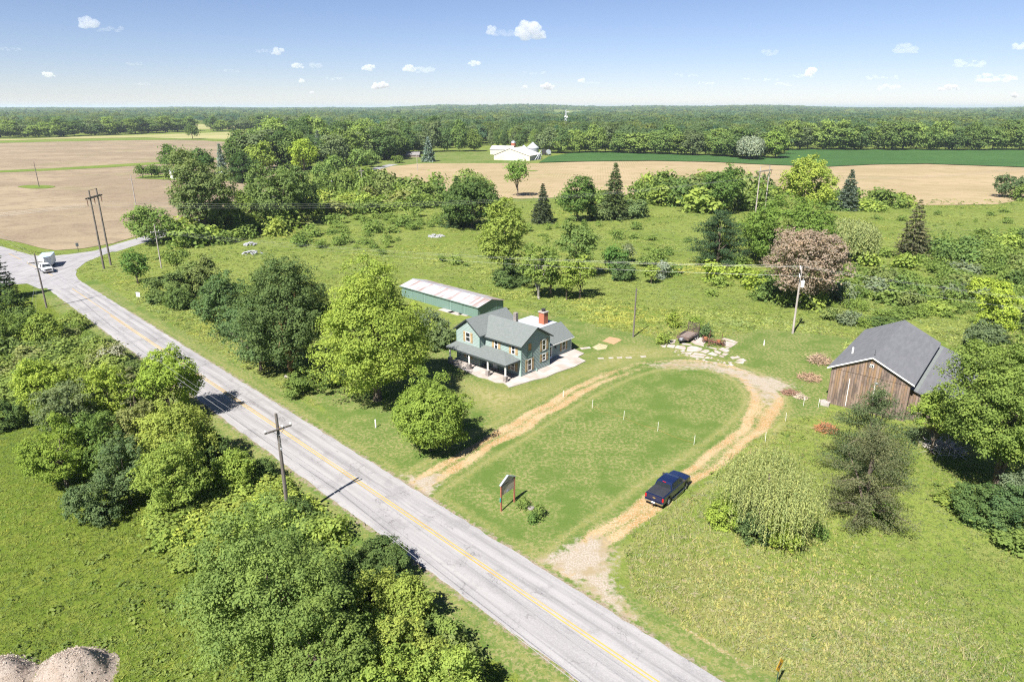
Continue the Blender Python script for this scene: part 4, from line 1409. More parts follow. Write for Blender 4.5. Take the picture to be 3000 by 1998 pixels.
FLD = ring([(-260, 540), (-60, 552), (40, 566), (90, 580), (140, 582), (205, 576), (270, 562), (350, 540), (480, 494), (560, 466), (700, 395), (862, 385), (862, 430), (1200, 455), (1900, 455), (2600, 465), (2600, 262), (-300, 262)])
def notfield(x, y):
    return ~inside(FLD, x, y)


HSE = ring([(900, 690), (940, 630), (1170, 690), (1350, 790), (1340, 850), (1180, 900), (1030, 850), (1010, 780)])
BRN = ring([(1890, 940), (1905, 830), (2100, 735), (2230, 830), (2110, 980)])


JNC = ring(junction_px)
SIDE = np.array(side_line)


def mead(at, x, y):
    return ~inside(JNC, x, y) & (dist_line(SIDE, x, y) > 4.2) & (at['lawn'] < 0.45) & (at['dirt'] < 0.25) & (at['gravel'] < 0.2) & notfield(x, y) & ~inside(HSE, x, y) & ~inside(BRN, x, y)


grass('meadow_grass', 420000, 41, 'rough green meadow grass and weeds', (0, 0, 24, 150), 0.24, mead, (0.095, 0.125, 0.022), 0.03)
grass('dry_grass_stems', 150000, 42, 'pale seed stems in the right foreground meadow', (0, 0, 26, 120), 0.4, lambda at, x, y: mead(at, x, y) & (at['lush'] < 0.5) & ((at['straw'] > 0.3) | (fbm(x, y, 0.12, 77) > 0.55)), (0.20, 0.18, 0.09), 0.03)


def weeds(name, label, n, seed, col, y0, y1, keepf, size):
    """leafy tussocks, a few leaves each"""
    rng = np.random.default_rng(seed)
    y = y0 + (y1 - y0) * rng.uniform(size=n)
    x = rng.uniform(-0.86, 0.86, n) * (y + 12)
    at = zones_at(x, y)
    ok = keepf(at, x, y) & (rng.uniform(size=n) < np.clip(0.35 + 0.8 * fbm(x, y, 0.09, seed), 0.06, 1))
    lat, s = road_uv(x, y)
    ok &= ~((np.abs(lat - 0.2) < 6) & (s < 165))
    x, y = x[ok], y[ok]
    m, per = len(x), 16
    R = rng.uniform(*size, m) * (0.7 + 0.3 * np.clip(y / 120, 0.6, 2.2))
    i = np.repeat(np.arange(m), per)
    e = unit(rng, m * per)
    e[:, 2] = np.abs(e[:, 2])
    p = np.stack([x[i], y[i], 0 * x[i]], 1) + e * R[i][:, None] * np.array([1, 1, 0.75])
    ti = np.clip(0.45 + 0.3 * fbm(x, y, 0.2, seed + 3) + rng.uniform(-0.35, 0.35, m), 0, 1)
    v, f = leaves(p, e + [0, 0, 0.5] + rng.normal(size=e.shape) * 0.3, np.repeat(R * 0.62, per), rng, 0.7)
    me = fast_mesh(name, v, f, tint=np.repeat(ti[i], 4))
    me.materials.append(FOL)
    o = link(name, me)
    o.color = col + (1,)
    tag(o, label, None, None, 'stuff')


weeds('meadow_weeds', 'leafy weeds and tussocks all over the meadows', 13000, 51, (0.088, 0.120, 0.022), 28, 290, mead, (0.18, 0.6))


def tussocks(name, label, n, seed, col, y0, y1, keepf, size, hgt, per=7, huev=0.5):
    """fine grass clumps: a few narrow leaning blades each"""
    rng = np.random.default_rng(seed)
    y = y0 + (y1 - y0) * rng.uniform(size=n) ** 1.2
    x = rng.uniform(-0.84, 0.84, n) * (y + 10)
    at = zones_at(x, y)
    ok = keepf(at, x, y)
    lat, s = road_uv(x, y)
    ok &= ~((np.abs(lat - 0.2) < 5.4) & (s < 165))
    x, y = x[ok], y[ok]
    m = len(x)
    i = np.repeat(np.arange(m), per)
    patch = fbm(x, y, 0.16, seed + 2)
    R = rng.uniform(*size, m) * (1 + 0.3 * patch) * np.clip(y / 70, 0.75, 1.6)
    a = rng.uniform(0, 6.28, m * per)
    h = hgt * rng.uniform(0.5, 1.2, m * per) * (1 + 0.3 * patch)[i]
    bx, by = x[i] + rng.normal(size=m * per) * R[i] * 0.5, y[i] + rng.normal(size=m * per) * R[i] * 0.5
    ln = R[i] * rng.uniform(0.5, 1.4, m * per)
    w = R[i] * 0.22
    ca, sa = np.cos(a), np.sin(a)
    v = np.stack([np.stack([bx - sa * w, by + ca * w, 0.02 + 0 * bx], 1), np.stack([bx + sa * w, by - ca * w, 0.02 + 0 * bx], 1), np.stack([bx + ca * ln, by + sa * ln, h], 1)], 1).reshape(-1, 3)
    ti = np.clip(0.5 + 0.28 * patch[i] + 0.25 * (rng.uniform(size=m)[i] - 0.5) + rng.uniform(-0.25, 0.25, m * per), 0, 1)
    hu = np.clip(0.3 * fbm(x, y, 0.1, seed + 5) + rng.normal(size=m) * huev, -1, 1)[i]
    me = fast_mesh(name, v, np.arange(3 * m * per).reshape(-1, 3), tint=np.repeat(ti, 3), attrs=dict(hue=np.repeat(hu, 3)))
    me.materials.append(FOL)
    o = link(name, me)
    o.color = col + (1,)
    tag(o, label, None, None, 'stuff')


tussocks('lush_grass', 'lush grass clumps of the meadow west of the road', 42000, 61, (0.102, 0.134, 0.018), 26, 100, lambda at, x, y: mead(at, x, y) & (at['lush'] > 0.5), (0.14, 0.34), 0.10, huev=0.2)
tussocks('straw_grass', 'dry yellowish grass clumps in the right foreground meadow', 42000, 62, (0.152, 0.160, 0.052), 26, 110, lambda at, x, y: mead(at, x, y) & (at['lush'] < 0.5), (0.12, 0.32), 0.11, huev=0.2)
tussocks('back_grass', 'tall grass clumps of the meadow behind the house', 46000, 63, (0.138, 0.168, 0.036), 85, 290, lambda at, x, y: mead(at, x, y) & (at['lush'] < 0.5), (0.22, 0.5), 0.14, huev=0.18)
# ---------------------------------------------------------------- the green farm house
def clapboard(b, poly, org, ux, nrm, course=0.21, lip=0.042, mi=0):
    """lapped boards over a convex wall polygon given as (along, height)"""
    org, ux, nrm = Vector(org), Vector(ux), Vector(nrm)
    zs = [q[1] for q in poly]

    def cut(z):
        xs = []
        n = len(poly)
        for i in range(n):
            (a, za), (c, zc) = poly[i], poly[(i + 1) % n]
            if (za - z) * (zc - z) <= 0 and za != zc:
                xs.append(a + (c - a) * (z - za) / (zc - za))
            elif za == zc and abs(za - z) < 1e-6:
                xs += [a, c]
        return (min(xs), max(xs)) if xs else None
    z = min(zs)
    top = max(zs)
    while z < top - 0.02:
        z2 = min(z + course, top)
        lo, hi = cut(z + 1e-4), cut(z2 - 1e-4)
        if lo and hi:
            q = [org + ux * lo[0] + Vector((0, 0, z)) + nrm * lip, org + ux * lo[1] + Vector((0, 0, z)) + nrm * lip,
                 org + ux * hi[1] + Vector((0, 0, z2)) + nrm * 0.004, org + ux * hi[0] + Vector((0, 0, z2)) + nrm * 0.004]
            u = [org + ux * lo[0] + Vector((0, 0, z)), org + ux * lo[1] + Vector((0, 0, z))]
            b.add(q, [(0, 1, 2, 3)], mi)
            b.add([q[0], q[1], u[1], u[0]], [(0, 1, 2, 3)], mi)
        z = z2


SIDING = M('green_siding', (0.228, 0.288, 0.272), (0.205, 0.263, 0.248), 0.8, 0.6)
TRIM = M('green_trim', (0.19, 0.28, 0.25), None, 1, 0.6)
SHUT = M('tan_shutter', (0.33, 0.245, 0.135), (0.28, 0.21, 0.115), 2, 0.7, stretch=(1, 1, 0.2))
BATT = M('tan_batten', (0.25, 0.18, 0.09), None, 2, 0.7)
SHING = M('grey_shingles', (0.135, 0.150, 0.148), (0.105, 0.120, 0.119), 3.5, 0.9, bump=0.3, stretch=(1, 1, 3))
EDGE = M('dark_roof_edge', (0.045, 0.055, 0.055), None, 1, 0.6)
BRICK = M('red_brick', (0.34, 0.12, 0.065), (0.26, 0.09, 0.055), 6, 0.9, stretch=(1, 1, 3))
STONE = M('grey_stone', (0.28, 0.25, 0.235), (0.15, 0.13, 0.125), 4.5, 0.95, bump=0.5)
MEMB = M('white_roof_membrane', (0.36, 0.38, 0.41), (0.31, 0.33, 0.36), 0.6, 0.6)
BOARD = M('plywood', (0.36, 0.21, 0.085), (0.29, 0.16, 0.06), 3, 0.8)

HB = P(1526.8, 1105.3)
HA = math.radians(47.6 - 90)
house = empty('farm_house', HB, HA, 'green two storey farm house with grey roofs, tan shutters and a pillared porch', 'house')


def gable_roof(b, axis_, lo, hi, c, half, ridge, slope, over, th=0.16):
    """two roof slabs; ridge runs along axis_ between lo and hi at cross position c"""
    e = half + over
    ez = ridge - slope * e
    for s in (-1, 1):
        a0, a1 = (c, ridge), (c + s * e, ez)
        if axis_ == 'x':
            q = [(lo, a0[0], a0[1]), (hi, a0[0], a0[1]), (hi, a1[0], a1[1]), (lo, a1[0], a1[1])]
        else:
            q = [(a0[0], lo, a0[1]), (a0[0], hi, a0[1]), (a1[0], hi, a1[1]), (a1[0], lo, a1[1])]
        b.prism(q, (0, 0, th))


# house axes: x to the left along the front, y to the rear (x is mirrored when built)
w = MB(True)
# solid wall cores
core = MB(True)
core.prism([(0, 0, 0), (0, 6.2, 0), (0, 6.2, 4.62), (0, 3.1, 6.52), (0, 0, 4.62)], (9.4, 0, 0))
core.prism([(7.15, -1.05, 0), (11.95, -1.05, 0), (11.95, -1.05, 5.0), (9.55, -1.05, 6.72), (7.15, -1.05, 5.0)], (0, 7.9, 0))
core.prism([(1.6, 6.2, 0), (1.6, 13.45, 0), (1.6, 13.45, 2.42), (1.6, 6.2, 2.42)], (4.6, 0, 0))
core.prism([(1.6, 13.45, 2.42), (6.2, 13.45, 2.42), (3.9, 13.45, 4.05)], (0, -7.2, 0))
core.prism([(6.2, 6.85, 0), (11.6, 6.85, 0), (11.6, 15.6, 0), (6.2, 15.6, 0)], (0, 0, 3.0))
core.build('wall', SIDING, house)
clapboard(w, [(0, 0), (6.2, 0), (6.2, 4.62), (3.1, 6.52), (0, 4.62)], (0, 0, 0), (0, 1, 0), (-1, 0, 0))
clapboard(w, [(0, 0), (7.15, 0), (7.15, 4.62), (0, 4.62)], (0, 0, 0), (1, 0, 0), (0, -1, 0))
clapboard(w, [(7.15, 0), (11.95, 0), (11.95, 5.0), (9.55, 6.72), (7.15, 5.0)], (0, -1.05, 0), (1, 0, 0), (0, -1, 0))
clapboard(w, [(0, 0), (1.05, 0), (1.05, 4.9), (0, 4.9)], (7.15, -1.05, 0), (0, 1, 0), (-1, 0, 0))
clapboard(w, [(6.2, 0), (13.45, 0), (13.45, 2.42), (6.2, 2.42)], (1.6, 0, 0), (0, 1, 0), (-1, 0, 0))
w.build('siding', SIDING, house)
tr = MB(True)
tr.box(-0.05, 0.06, -0.05, 0.06, 0, 4.55)
tr.box(7.09, 7.2, -1.10, -1.0, 0, 4.8)
tr.box(11.9, 12.0, -1.10, -1.0, 0, 4.9)
tr.box(-0.05, 0.06, 6.14, 6.25, 0, 4.55)
tr.box(1.55, 1.66, 13.4, 13.5, 0, 2.4, 1)
tr.build('corner_board', [TRIM, WHITE], house)
rf = MB(True)
gable_roof(rf, 'x', -0.38, 9.0, 3.1, 3.1, 6.60, 0.60, 0.42)
rf.build('roof', SHING, house, bevel=0.01)
rf = MB(True)
gable_roof(rf, 'y', -1.42, 7.2, 9.55, 2.4, 6.76, 0.72, 0.42)
rf.build('roof', SHING, house, bevel=0.01)
rf = MB(True)
gable_roof(rf, 'y', 6.28, 13.75, 3.9, 2.3, 4.12, 0.70, 0.38)
rf.build('roof', SHING, house, bevel=0.01)
rf = MB(True)
rf.box(6.25, 11.8, 6.95, 15.8, 3.05, 3.2, 0)
rf.box(6.3, 11.75, 15.5, 15.82, 2.8, 3.05, 1)
rf.build('flat_roof', [MEMB, TRIM], house)
fa = MB(True)
for s, y1 in ((-1, -0.42), (1, 6.62)):
    fa.prism([(-0.40, 3.1, 6.58), (-0.40, y1, 6.58 - 0.6 * 3.52), (-0.40, y1, 6.78 - 0.6 * 3.52), (-0.40, 3.1, 6.775)], (0.03, 0, 0))
for s in (-1, 1):
    fa.prism([(9.55, -1.44, 6.74), (9.55 + s * 2.82, -1.44, 6.74 - 0.72 * 2.82), (9.55 + s * 2.82, -1.44, 6.94 - 0.72 * 2.82), (9.55, -1.44, 6.935)], (0, 0.03, 0))
fa.prism([(-0.38, -0.425, 4.47), (6.85, -0.425, 4.47), (6.85, -0.425, 4.65), (-0.38, -0.425, 4.65)], (0, -0.03, 0))
fa.build('roof_edge', EDGE, house)
fa = MB(True)
fa.prism([(1.18, 6.25, 2.20), (1.18, 13.78, 2.20), (1.18, 13.78, 2.34), (1.18, 6.25, 2.34)], (0.04, 0, 0))
fa.build('gutter', WHITE, house)
# porch
po = MB(True)
zt, ze = 3.08, 2.45
a, b_, c, d = (0.12, -3.05, ze), (12.2, -3.05, ze), (11.95, -1.05, 2.86), (7.15, -1.05, 2.86)
e, f_, g_ = (7.15, -0.02, zt), (3.3, -0.02, zt), (0.12, -0.02, ze + 0.02)
top = [a, b_, c, d, e, f_, g_]
up = [(x, y, z + 0.13) for x, y, z in top]
po.add(top + up, [(7, 8, 9, 10), (7, 10, 11, 12), (7, 12, 13), (0, 3, 2, 1), (0, 5, 4, 3), (0, 6, 5), (0, 1, 8, 7), (1, 2, 9, 8), (6, 0, 7, 13), (2, 3, 10, 9), (3, 4, 11, 10), (4, 5, 12, 11), (5, 6, 13, 12)])
po.build('porch_roof', SHING, house)
po = MB(True)
po.box(0.16, 12.15, -3.09, -3.06, ze - 0.14, ze + 0.10)
po.box(0.08, 0.11, -3.06, -0.05, ze - 0.1, ze + 0.12)
po.box(12.2, 12.23, -3.06, -1.0, ze - 0.06, ze + 0.2)
po.build('porch_fascia', EDGE, house)
for x in (0.35, 3.75, 7.5, 11.55):
    q = MB(True)
    q.box(x - 0.26, x + 0.26, -3.12, -2.6, 0, 0.95)
    q.build('porch_pier', STONE, house, bevel=0.03)
    q = MB(True)
    q.lathe([(0.15, 0.95), (0.13, 1.05), (0.12, ze - 0.2), (0.15, ze - 0.1), (0.15, ze + 0.01)], (x, -2.86, 0), 12)
    q.build('porch_column', WHITE, house, smooth=False)
# chimneys
q = MB(True)
q.box(4.72, 5.24, 4.1, 4.62, 5.3, 7.55)
q.build('chimney', STONE, house)
q = MB(True)
q.box(7.0, 8.1, 13.3, 14.3, 3.15, 5.05)
ch = q.build('chimney', BRICK, house)
q = MB(True)
q.box(6.9, 8.2, 13.2, 14.4, 5.05, 5.22)
q.build('chimney_cap', CONC, ch)
q = MB(True)
q.lathe([(0.3, 5.22), (0.3, 5.5), (0.36, 5.5), (0.36, 5.62), (0.3, 5.62)], (7.55, 13.8, 0), 12)
q.build('chimney_pot', BLACKM, ch)


def window(face, at, z0, z1, half, shutters=True, kind='sash', boarded=False):
    """face: ('x', plane) looks towards -x, ('y', plane) looks towards -y"""
    ax, pl = face

    def bx(b, a0, a1, d0, d1, zz0, zz1, mi=0):
        if ax == 'x':
            b.box(pl - d1, pl - d0, at + a0, at + a1, zz0, zz1, mi)
        else:
            b.box(at + a0, at + a1, pl - d1, pl - d0, zz0, zz1, mi)
    fr = MB(True)
    t = 0.09
    bx(fr, -half - t, -half, 0.0, 0.075, z0 - t, z1 + t)
    bx(fr, half, half + t, 0.0, 0.075, z0 - t, z1 + t)
    bx(fr, -half, half, 0.0, 0.075, z1, z1 + t)
    bx(fr, -half, half, 0.0, 0.095, z0 - t, z0)
    if not boarded:
        bx(fr, -half, half, 0.0, 0.06, (z0 + z1) / 2 - 0.035, (z0 + z1) / 2 + 0.035)
    o = fr.build('window', WHITE if not boarded else TRIM, house)
    pn = MB(True)
    bx(pn, -half, half, 0.0, 0.045, z0, z1)
    pn.build('pane', BOARD if boarded else GLASS, o)
    if shutters:
        for s in (-1, 1):
            b = MB(True)
            c0 = s * (half + t + 0.25)
            bx(b, c0 - 0.22, c0 + 0.22, 0.0, 0.07, z0 - 0.12, z1 + 0.12)
            sh = b.build('shutter', SHUT, house)
            b = MB(True)
            for zz in (z0 + 0.1, z1 - 0.22):
                bx(b, c0 - 0.21, c0 + 0.21, 0.07, 0.095, zz, zz + 0.12)
            b.build('batten', BATT, sh)


window(('x', 0), 4.92, 2.85, 4.35, 0.34)
window(('x', 0), 1.75, 0.6, 2.2, 0.34)
window(('x', 0), 4.92, 1.25, 2.15, 0.34)
window(('x', 0), 1.75, 3.55, 4.6, 0.34, False, boarded=True)
q = MB(True)
q.box(-0.07, 0, 1.32, 2.2, 2.55, 3.35)
for k in range(5):
    q.box(-0.10, -0.07, 1.34 + k * 0.2, 1.38 + k * 0.2, 2.58, 3.32)
q.build('old_board_patch', TRIM, house)
window(('y', 0), 1.45, 3.2, 4.3, 0.27)
window(('y', 0), 4.78, 3.15, 4.35, 0.27)
window(('y', -1.05), 9.5, 3.45, 4.75, 0.40)
window(('y', 0), 1.55, 0.75, 1.75, 0.32)
window(('y', -1.05), 9.55, 0.95, 1.85, 0.34)
window(('x', 1.6), 11.55, 0.75, 2.0, 0.33)
q = MB(True)
q.box(4.6, 5.5, -0.06, 0, 0.1, 2.1)
dr = q.build('door', WHITE, house)
q = MB(True)
q.box(4.75, 5.35, -0.075, -0.06, 1.1, 1.95)
q.build('pane', GLASS, dr)
q = MB(True)
q.box(2.6, 3.9, -0.07, 0, 1.6, 1.85)
q.build('window', WHITE, house)
q = MB(True)
q.box(1.53, 1.6, 7.75, 8.75, 0.1, 2.12)
dr = q.build('door', WHITE, house)
q = MB(True)
q.box(1.505, 1.53, 7.95, 8.55, 0.55, 1.95)
q.build('pane', GLASS, dr)
q = MB(True)
q.box(1.4, 1.6, 9.4, 9.6, 1.5, 1.85)
q.build('wall_lamp', BLACKM, house)
q = MB(True)
q.box(-0.34, -0.10, 3.05, 3.12, 0.1, 0.5)
q.build('meter_pipe', TRIM, house)

# concrete round the house
CONCP = M('weathered_concrete', (0.37, 0.34, 0.325), (0.27, 0.235, 0.205), 0.45, 0.9)
pat = [P(1250 + .2551 * x, 780 + .2551 * y, 0.11) for x, y in ((1240, 1300), (945, 1390), (915, 1358), (880, 1335), (790, 1330), (700, 1290), (600, 1270), (470, 1210), (380, 1165), (300, 1120), (300, 1080), (360, 1050),
                                                             (1000, 1200), (1300, 1000), (1640, 960), (1700, 950), (1810, 1000), (1735, 1040), (1828, 1085), (1700, 1150), (1500, 1215), (1380, 1270))]
tag(MB().prism([(p.x, p.y, 0.0) for p in pat], (0, 0, 0.11)).build('patio', CONCP), kind='structure')

# ---------------------------------------------------------------- long green metal shed
m, t, b = new_mat('rusty_metal_roof')
tc = t.node('ShaderNodeTexCoord').outputs['Object']
s1 = t.noise(t.mapping(tc, (1.1, 0.07, 0.07)), 1.0, 4, 0.7)
s2 = t.noise(tc, 0.35, 3, 0.6)
sep = t.node('ShaderNodeSeparateXYZ')
t.l.new(tc, sep.inputs[0])
ridgex = t.math('FRACT', t.math('MULTIPLY', sep.outputs[0], 1.1))
c = t.mix(t.ramp(t.math('ADD', t.math('MULTIPLY', s1, 0.75), t.math('MULTIPLY', s2, 0.35)), 0.50, 0.66), (0.33, 0.315, 0.33), (0.22, 0.160, 0.142))
t.put(b.inputs['Base Color'], c)
b.inputs['Roughness'].default_value = 0.55
t.l.new(t.bump(t.ramp(ridgex, 0.0, 0.18), 0.5, 0.03), b.inputs['Normal'])
RROOF = m
m, t, b = new_mat('green_ribbed_metal')
tc = t.node('ShaderNodeTexCoord').outputs['Object']
sep = t.node('ShaderNodeSeparateXYZ')
t.l.new(tc, sep.inputs[0])
q_ = t.math('FRACT', t.math('MULTIPLY', t.math('ADD', sep.outputs[0], sep.outputs[1]), 1.6))
c = t.mix(t.noise(tc, 0.7, 3), (0.125, 0.195, 0.168), (0.105, 0.168, 0.145))
t.put(b.inputs['Base Color'], c)
b.inputs['Roughness'].default_value = 0.5
t.l.new(t.bump(t.ramp(q_, 0.0, 0.2), 0.8, 0.04), b.inputs['Normal'])
GRIB = m
ez = 2.1
SA, SB = P(1250 + .2551 * 590, 780 + .2551 * 480, ez), P(1170, 838, ez)
sdir = (SB - SA).normalized()
shed = empty('metal_shed', (SA.x, SA.y, 0), math.atan2(sdir.y, sdir.x), 'long low green metal shed with a rust streaked pale roof', 'shed')
SL, SW, SR = (SB - SA).length, 7.0, 2.95
# local: x along the shed (away), y towards the road (front eave at y=0), rear is -y
q = MB()
q.prism([(0.3, -0.25, 0), (0.3, -SW + 0.25, 0), (0.3, -SW + 0.25, ez), (0.3, -SW / 2, SR - 0.08), (0.3, -0.25, ez)], (SL - 0.6, 0, 0))
q.build('wall', GRIB, shed)
q = MB()
for s, y1 in ((0, 0.0), (1, -SW)):
    q.prism([(0, -SW / 2, SR), (SL, -SW / 2, SR), (SL, y1, ez - 0.02), (0, y1, ez - 0.02)], (0, 0, 0.06))
q.build('roof', RROOF, shed)
q = MB()
q.box(0, SL, -SW / 2 - 0.16, -SW / 2 + 0.16, SR + 0.05, SR + 0.10)
q.build('ridge_cap', GALV, shed)
q = MB()
q.box(0, SL, 0.0, 0.04, ez - 0.1, ez + 0.05)
q.build('gutter', GRIB, shed)
for k in range(1, 6):
    q = MB()
    q.box(SL * k / 6 - 0.06, SL * k / 6 + 0.06, -0.25, -0.17, 0, ez - 0.05)
    q.build('door_post', TRIM, shed)
for k in (0, 1, 2, 4):
    q = MB()
    q.box(SL * k / 6 + 0.5, SL * (k + 1) / 6 - 0.2, -0.25, -0.20, 0.02, ez - 0.12)
    q.build('sliding_door', GRIB, shed)
for i, (x, y, l, w_) in enumerate(((430, 555, 1.6, 0.7), (330, 540, 1.9, 0.9), (235, 512, 2.2, 0.9))):
    p = P(1250 + .2551 * x, 780 + .2551 * y)
    q = MB()
    q.obox((p.x, p.y, 0.03), sdir, l / 1.3, w_ / 1.2, 0.03)
    tag(q.build('concrete_slab', CONCP), kind='structure')

# ---------------------------------------------------------------- brown board barn
m, t, b = new_mat('weathered_barn_boards')
tc = t.node('ShaderNodeTexCoord').outputs['Object']
sep = t.node('ShaderNodeSeparateXYZ')
t.l.new(tc, sep.inputs[0])
xy = t.math('ADD', sep.outputs[0], sep.outputs[1])
bi = t.math('FLOOR', t.math('MULTIPLY', xy, 3.6))
wn = t.node('ShaderNodeTexWhiteNoise', noise_dimensions='1D')
t.l.new(bi, wn.inputs['W'])
fr = t.math('FRACT', t.math('MULTIPLY', xy, 3.6))
s1 = t.noise(t.mapping(tc, (3.5, 3.5, 0.3)), 1.0, 5, 0.7)
s3 = t.noise(t.mapping(tc, (0.6, 0.6, 0.35)), 1.0, 3, 0.6)
c = t.mix(wn.outputs['Value'], (0.225, 0.165, 0.130), (0.110, 0.080, 0.066))
c = t.mix(t.ramp(s1, 0.55, 0.75), c, (0.055, 0.042, 0.038))
zz = t.ramp(sep.outputs[2], -1.0, 5.2)
og = t.math('MULTIPLY', t.ramp(t.math('ADD', t.math('MULTIPLY', s3, 0.7), t.math('MULTIPLY', wn.outputs['Value'], 0.3)), 0.45, 0.58), zz)
c = t.mix(t.math('MULTIPLY', og, 0.55), c, (0.26, 0.155, 0.065))
c = t.mix(t.math('MULTIPLY', t.ramp(t.noise(t.mapping(tc, (1.1, 1.1, 0.22)), 1.0, 4, 0.7), 0.50, 0.62), 0.75), c, (0.060, 0.046, 0.042))
c = t.mix(t.math('MULTIPLY', t.math('SUBTRACT', 1.0, t.ramp(s1, 0.3, 0.45)), 0.7), c, (0.26, 0.215, 0.18))
c = t.mix(t.math('LESS_THAN', fr, 0.09), c, (0.02, 0.016, 0.014))
t.put(b.inputs['Base Color'], c)
b.inputs['Roughness'].default_value = 0.9
t.l.new(t.bump(t.ramp(fr, 0.0, 0.12), 0.6, 0.02), b.inputs['Normal'])
BBOARD = m
BROOF = M('dark_grey_shingles', (0.128, 0.131, 0.142), (0.105, 0.108, 0.118), 2.5, 0.85, bump=0.3, stretch=(1, 0.2, 1))
BL0, BR0 = P(2350 + .28698 * 245, 900 + .28698 * 975), P(2350 + .28698 * 1030, 900 + .28698 * 1165)
bd = (BR0 - BL0).normalized()
barn = empty('barn', BL0, math.atan2(bd.y, bd.x), 'weathered brown board barn with a dark grey shingle roof and a lean-to', 'barn')
BW, BLn, BE, BRd = 8.9, 19.0, 5.0, 7.2
q = MB()
q.prism([(0, 0, -0.3), (BW, 0, -0.3), (BW, 0, BE), (BW / 2, 0, BRd - 0.05), (0, 0, BE)], (0, BLn, 0))
q.build('wall', BBOARD, barn)
q = MB()
q.prism([(0.0, -0.05, 4.82), (BW, -0.05, 4.62), (BW, -0.05, BE), (BW / 2, -0.05, BRd - 0.06), (0, -0.05, BE)], (0, 0.045, 0))
q.build('gable_boards', BBOARD, barn)
q = MB()
sl = (BRd - BE) / (BW / 2)
for s in (0, 1):
    y1 = -0.45 if s == 0 else BW + 0.45
    z1 = BE - 0.45 * sl
    q.prism([(BW / 2, -0.4, BRd), (BW / 2, BLn + 0.4, BRd), (y1, BLn + 0.4, z1), (y1, -0.4, z1)], (0, 0, 0.14))
q.build('roof', BROOF, barn, bevel=0.01)
q = MB()
for s, x1 in ((0, -0.45), (1, BW + 0.45)):
    z1 = BE - 0.45 * sl
    q.prism([(BW / 2, -0.44, BRd + 0.0), (x1, -0.44, z1 + 0.0), (x1, -0.44, z1 + 0.155), (BW / 2, -0.44, BRd + 0.155)], (0, 0.035, 0))
q.build('bargeboard', WHITE, barn)
q = MB()
q.box(BW / 2 - 0.22, BW / 2 + 0.22, -0.10, -0.05, 5.95, 6.35)
wi = q.build('gable_window', WHITE, barn)
q = MB()
q.box(BW / 2 - 0.17, BW / 2 - 0.02, -0.115, -0.10, 6.0, 6.3)
q.box(BW / 2 + 0.02, BW / 2 + 0.17, -0.115, -0.10, 6.0, 6.3)
q.build('pane', GLASS, wi)
q = MB()
q.box(2.25, 2.31, -0.06, -0.002, 0.2, 3.9)
q.box(5.15, 5.20, -0.06, -0.002, 1.6, 4.1)
q.build('door_track', WHITE, barn)
q = MB()
q.box(5.1, 5.55, -0.08, -0.002, 4.0, 4.15)
q.build('door_bracket', GALV, barn)
q = MB()
q.prism([(BW + 0.02, 1.0, 0), (BW + 0.02, 1.0, 3.9), (BW + 5.2, 1.0, 2.2), (BW + 5.2, 1.0, 0)], (0, BLn + 0.5, 0))
lt = q.build('lean_to', BBOARD, barn)
q = MB()
q.prism([(BW + 0.01, 0.6, 3.98), (BW + 0.01, BLn + 2.4, 3.98), (BW + 5.6, BLn + 2.4, 2.1), (BW + 5.6, 0.6, 2.1)], (0, 0, 0.12))
q.build('lean_to_roof', BROOF, lt)
q = MB()
q.prism([(BW + 0.35, 0.62, 3.998), (BW + 0.35, BLn + 2.0, 3.998), (BW + 0.75, BLn + 2.0, 3.861), (BW + 0.75, 0.62, 3.861)], (0, 0, 0.012))
q.build('flashing', M('pale_roll_roofing', (0.16, 0.175, 0.172), None, 2, 0.8), lt)
q = MB()
q.lathe([(0.11, 5.6), (0.11, 6.55)], (1.2, 4.6, 0), 10)
q.build('vent_pipe', WHITE, barn)
q = MB()
q.tube([(BW / 2, 0.6, 7.1), (BW / 2, 0.6, 8.1)], 0.025, 5)
q.lathe([(0.08, 7.25), (0.08, 7.4)], (BW / 2, 0.6, 0), 8)
q.build('lightning_rod', BLACKM, barn)
# ---------------------------------------------------------------- vehicles
def paint(name, col, rough=0.25, spec=0.5):
    m, t, b = new_mat(name)
    b.inputs['Base Color'].default_value = col + (1,)
    b.inputs['Roughness'].default_value = rough
    b.inputs['Specular IOR Level'].default_value = spec
    b.inputs['Coat Weight'].default_value = 0.6
    b.inputs['Coat Roughness'].default_value = 0.06
    return m


BLUE = paint('deep_blue_paint', (0.004, 0.010, 0.044))
WPAINT = paint('white_car_paint', (0.72, 0.73, 0.74))
SILV = M('silver_rim', (0.55, 0.56, 0.58), (0.4, 0.41, 0.43), 8, 0.3, 0.7)
TONN = M('black_vinyl_cover', (0.022, 0.024, 0.030), (0.030, 0.032, 0.038), 1.5, 0.5)
AMBER = M('amber_lens', (0.7, 0.22, 0.03), None, 3, 0.3)


def section_loft(b, stations, mi=0):
    """stations: list of (x, [(y, z), ...]) with the same number of points; joined into a closed skin"""
    n = len(stations[0][1])
    vs = [(x, y, z) for x, pr in stations for y, z in pr]
    fs = []
    for i in range(len(stations) - 1):
        for k in range(n):
            fs.append((i * n + k, i * n + (k + 1) % n, (i + 1) * n + (k + 1) % n, (i + 1) * n + k))
    fs.append(list(range(n))[::-1])
    fs.append([(len(stations) - 1) * n + k for k in range(n)])
    b.add(vs, fs, mi)


def half(pts):
    """mirror a list of (y,z) points, y>=0, bottom to top, into a closed section"""
    return pts + [(-y, z) for y, z in pts[::-1]]


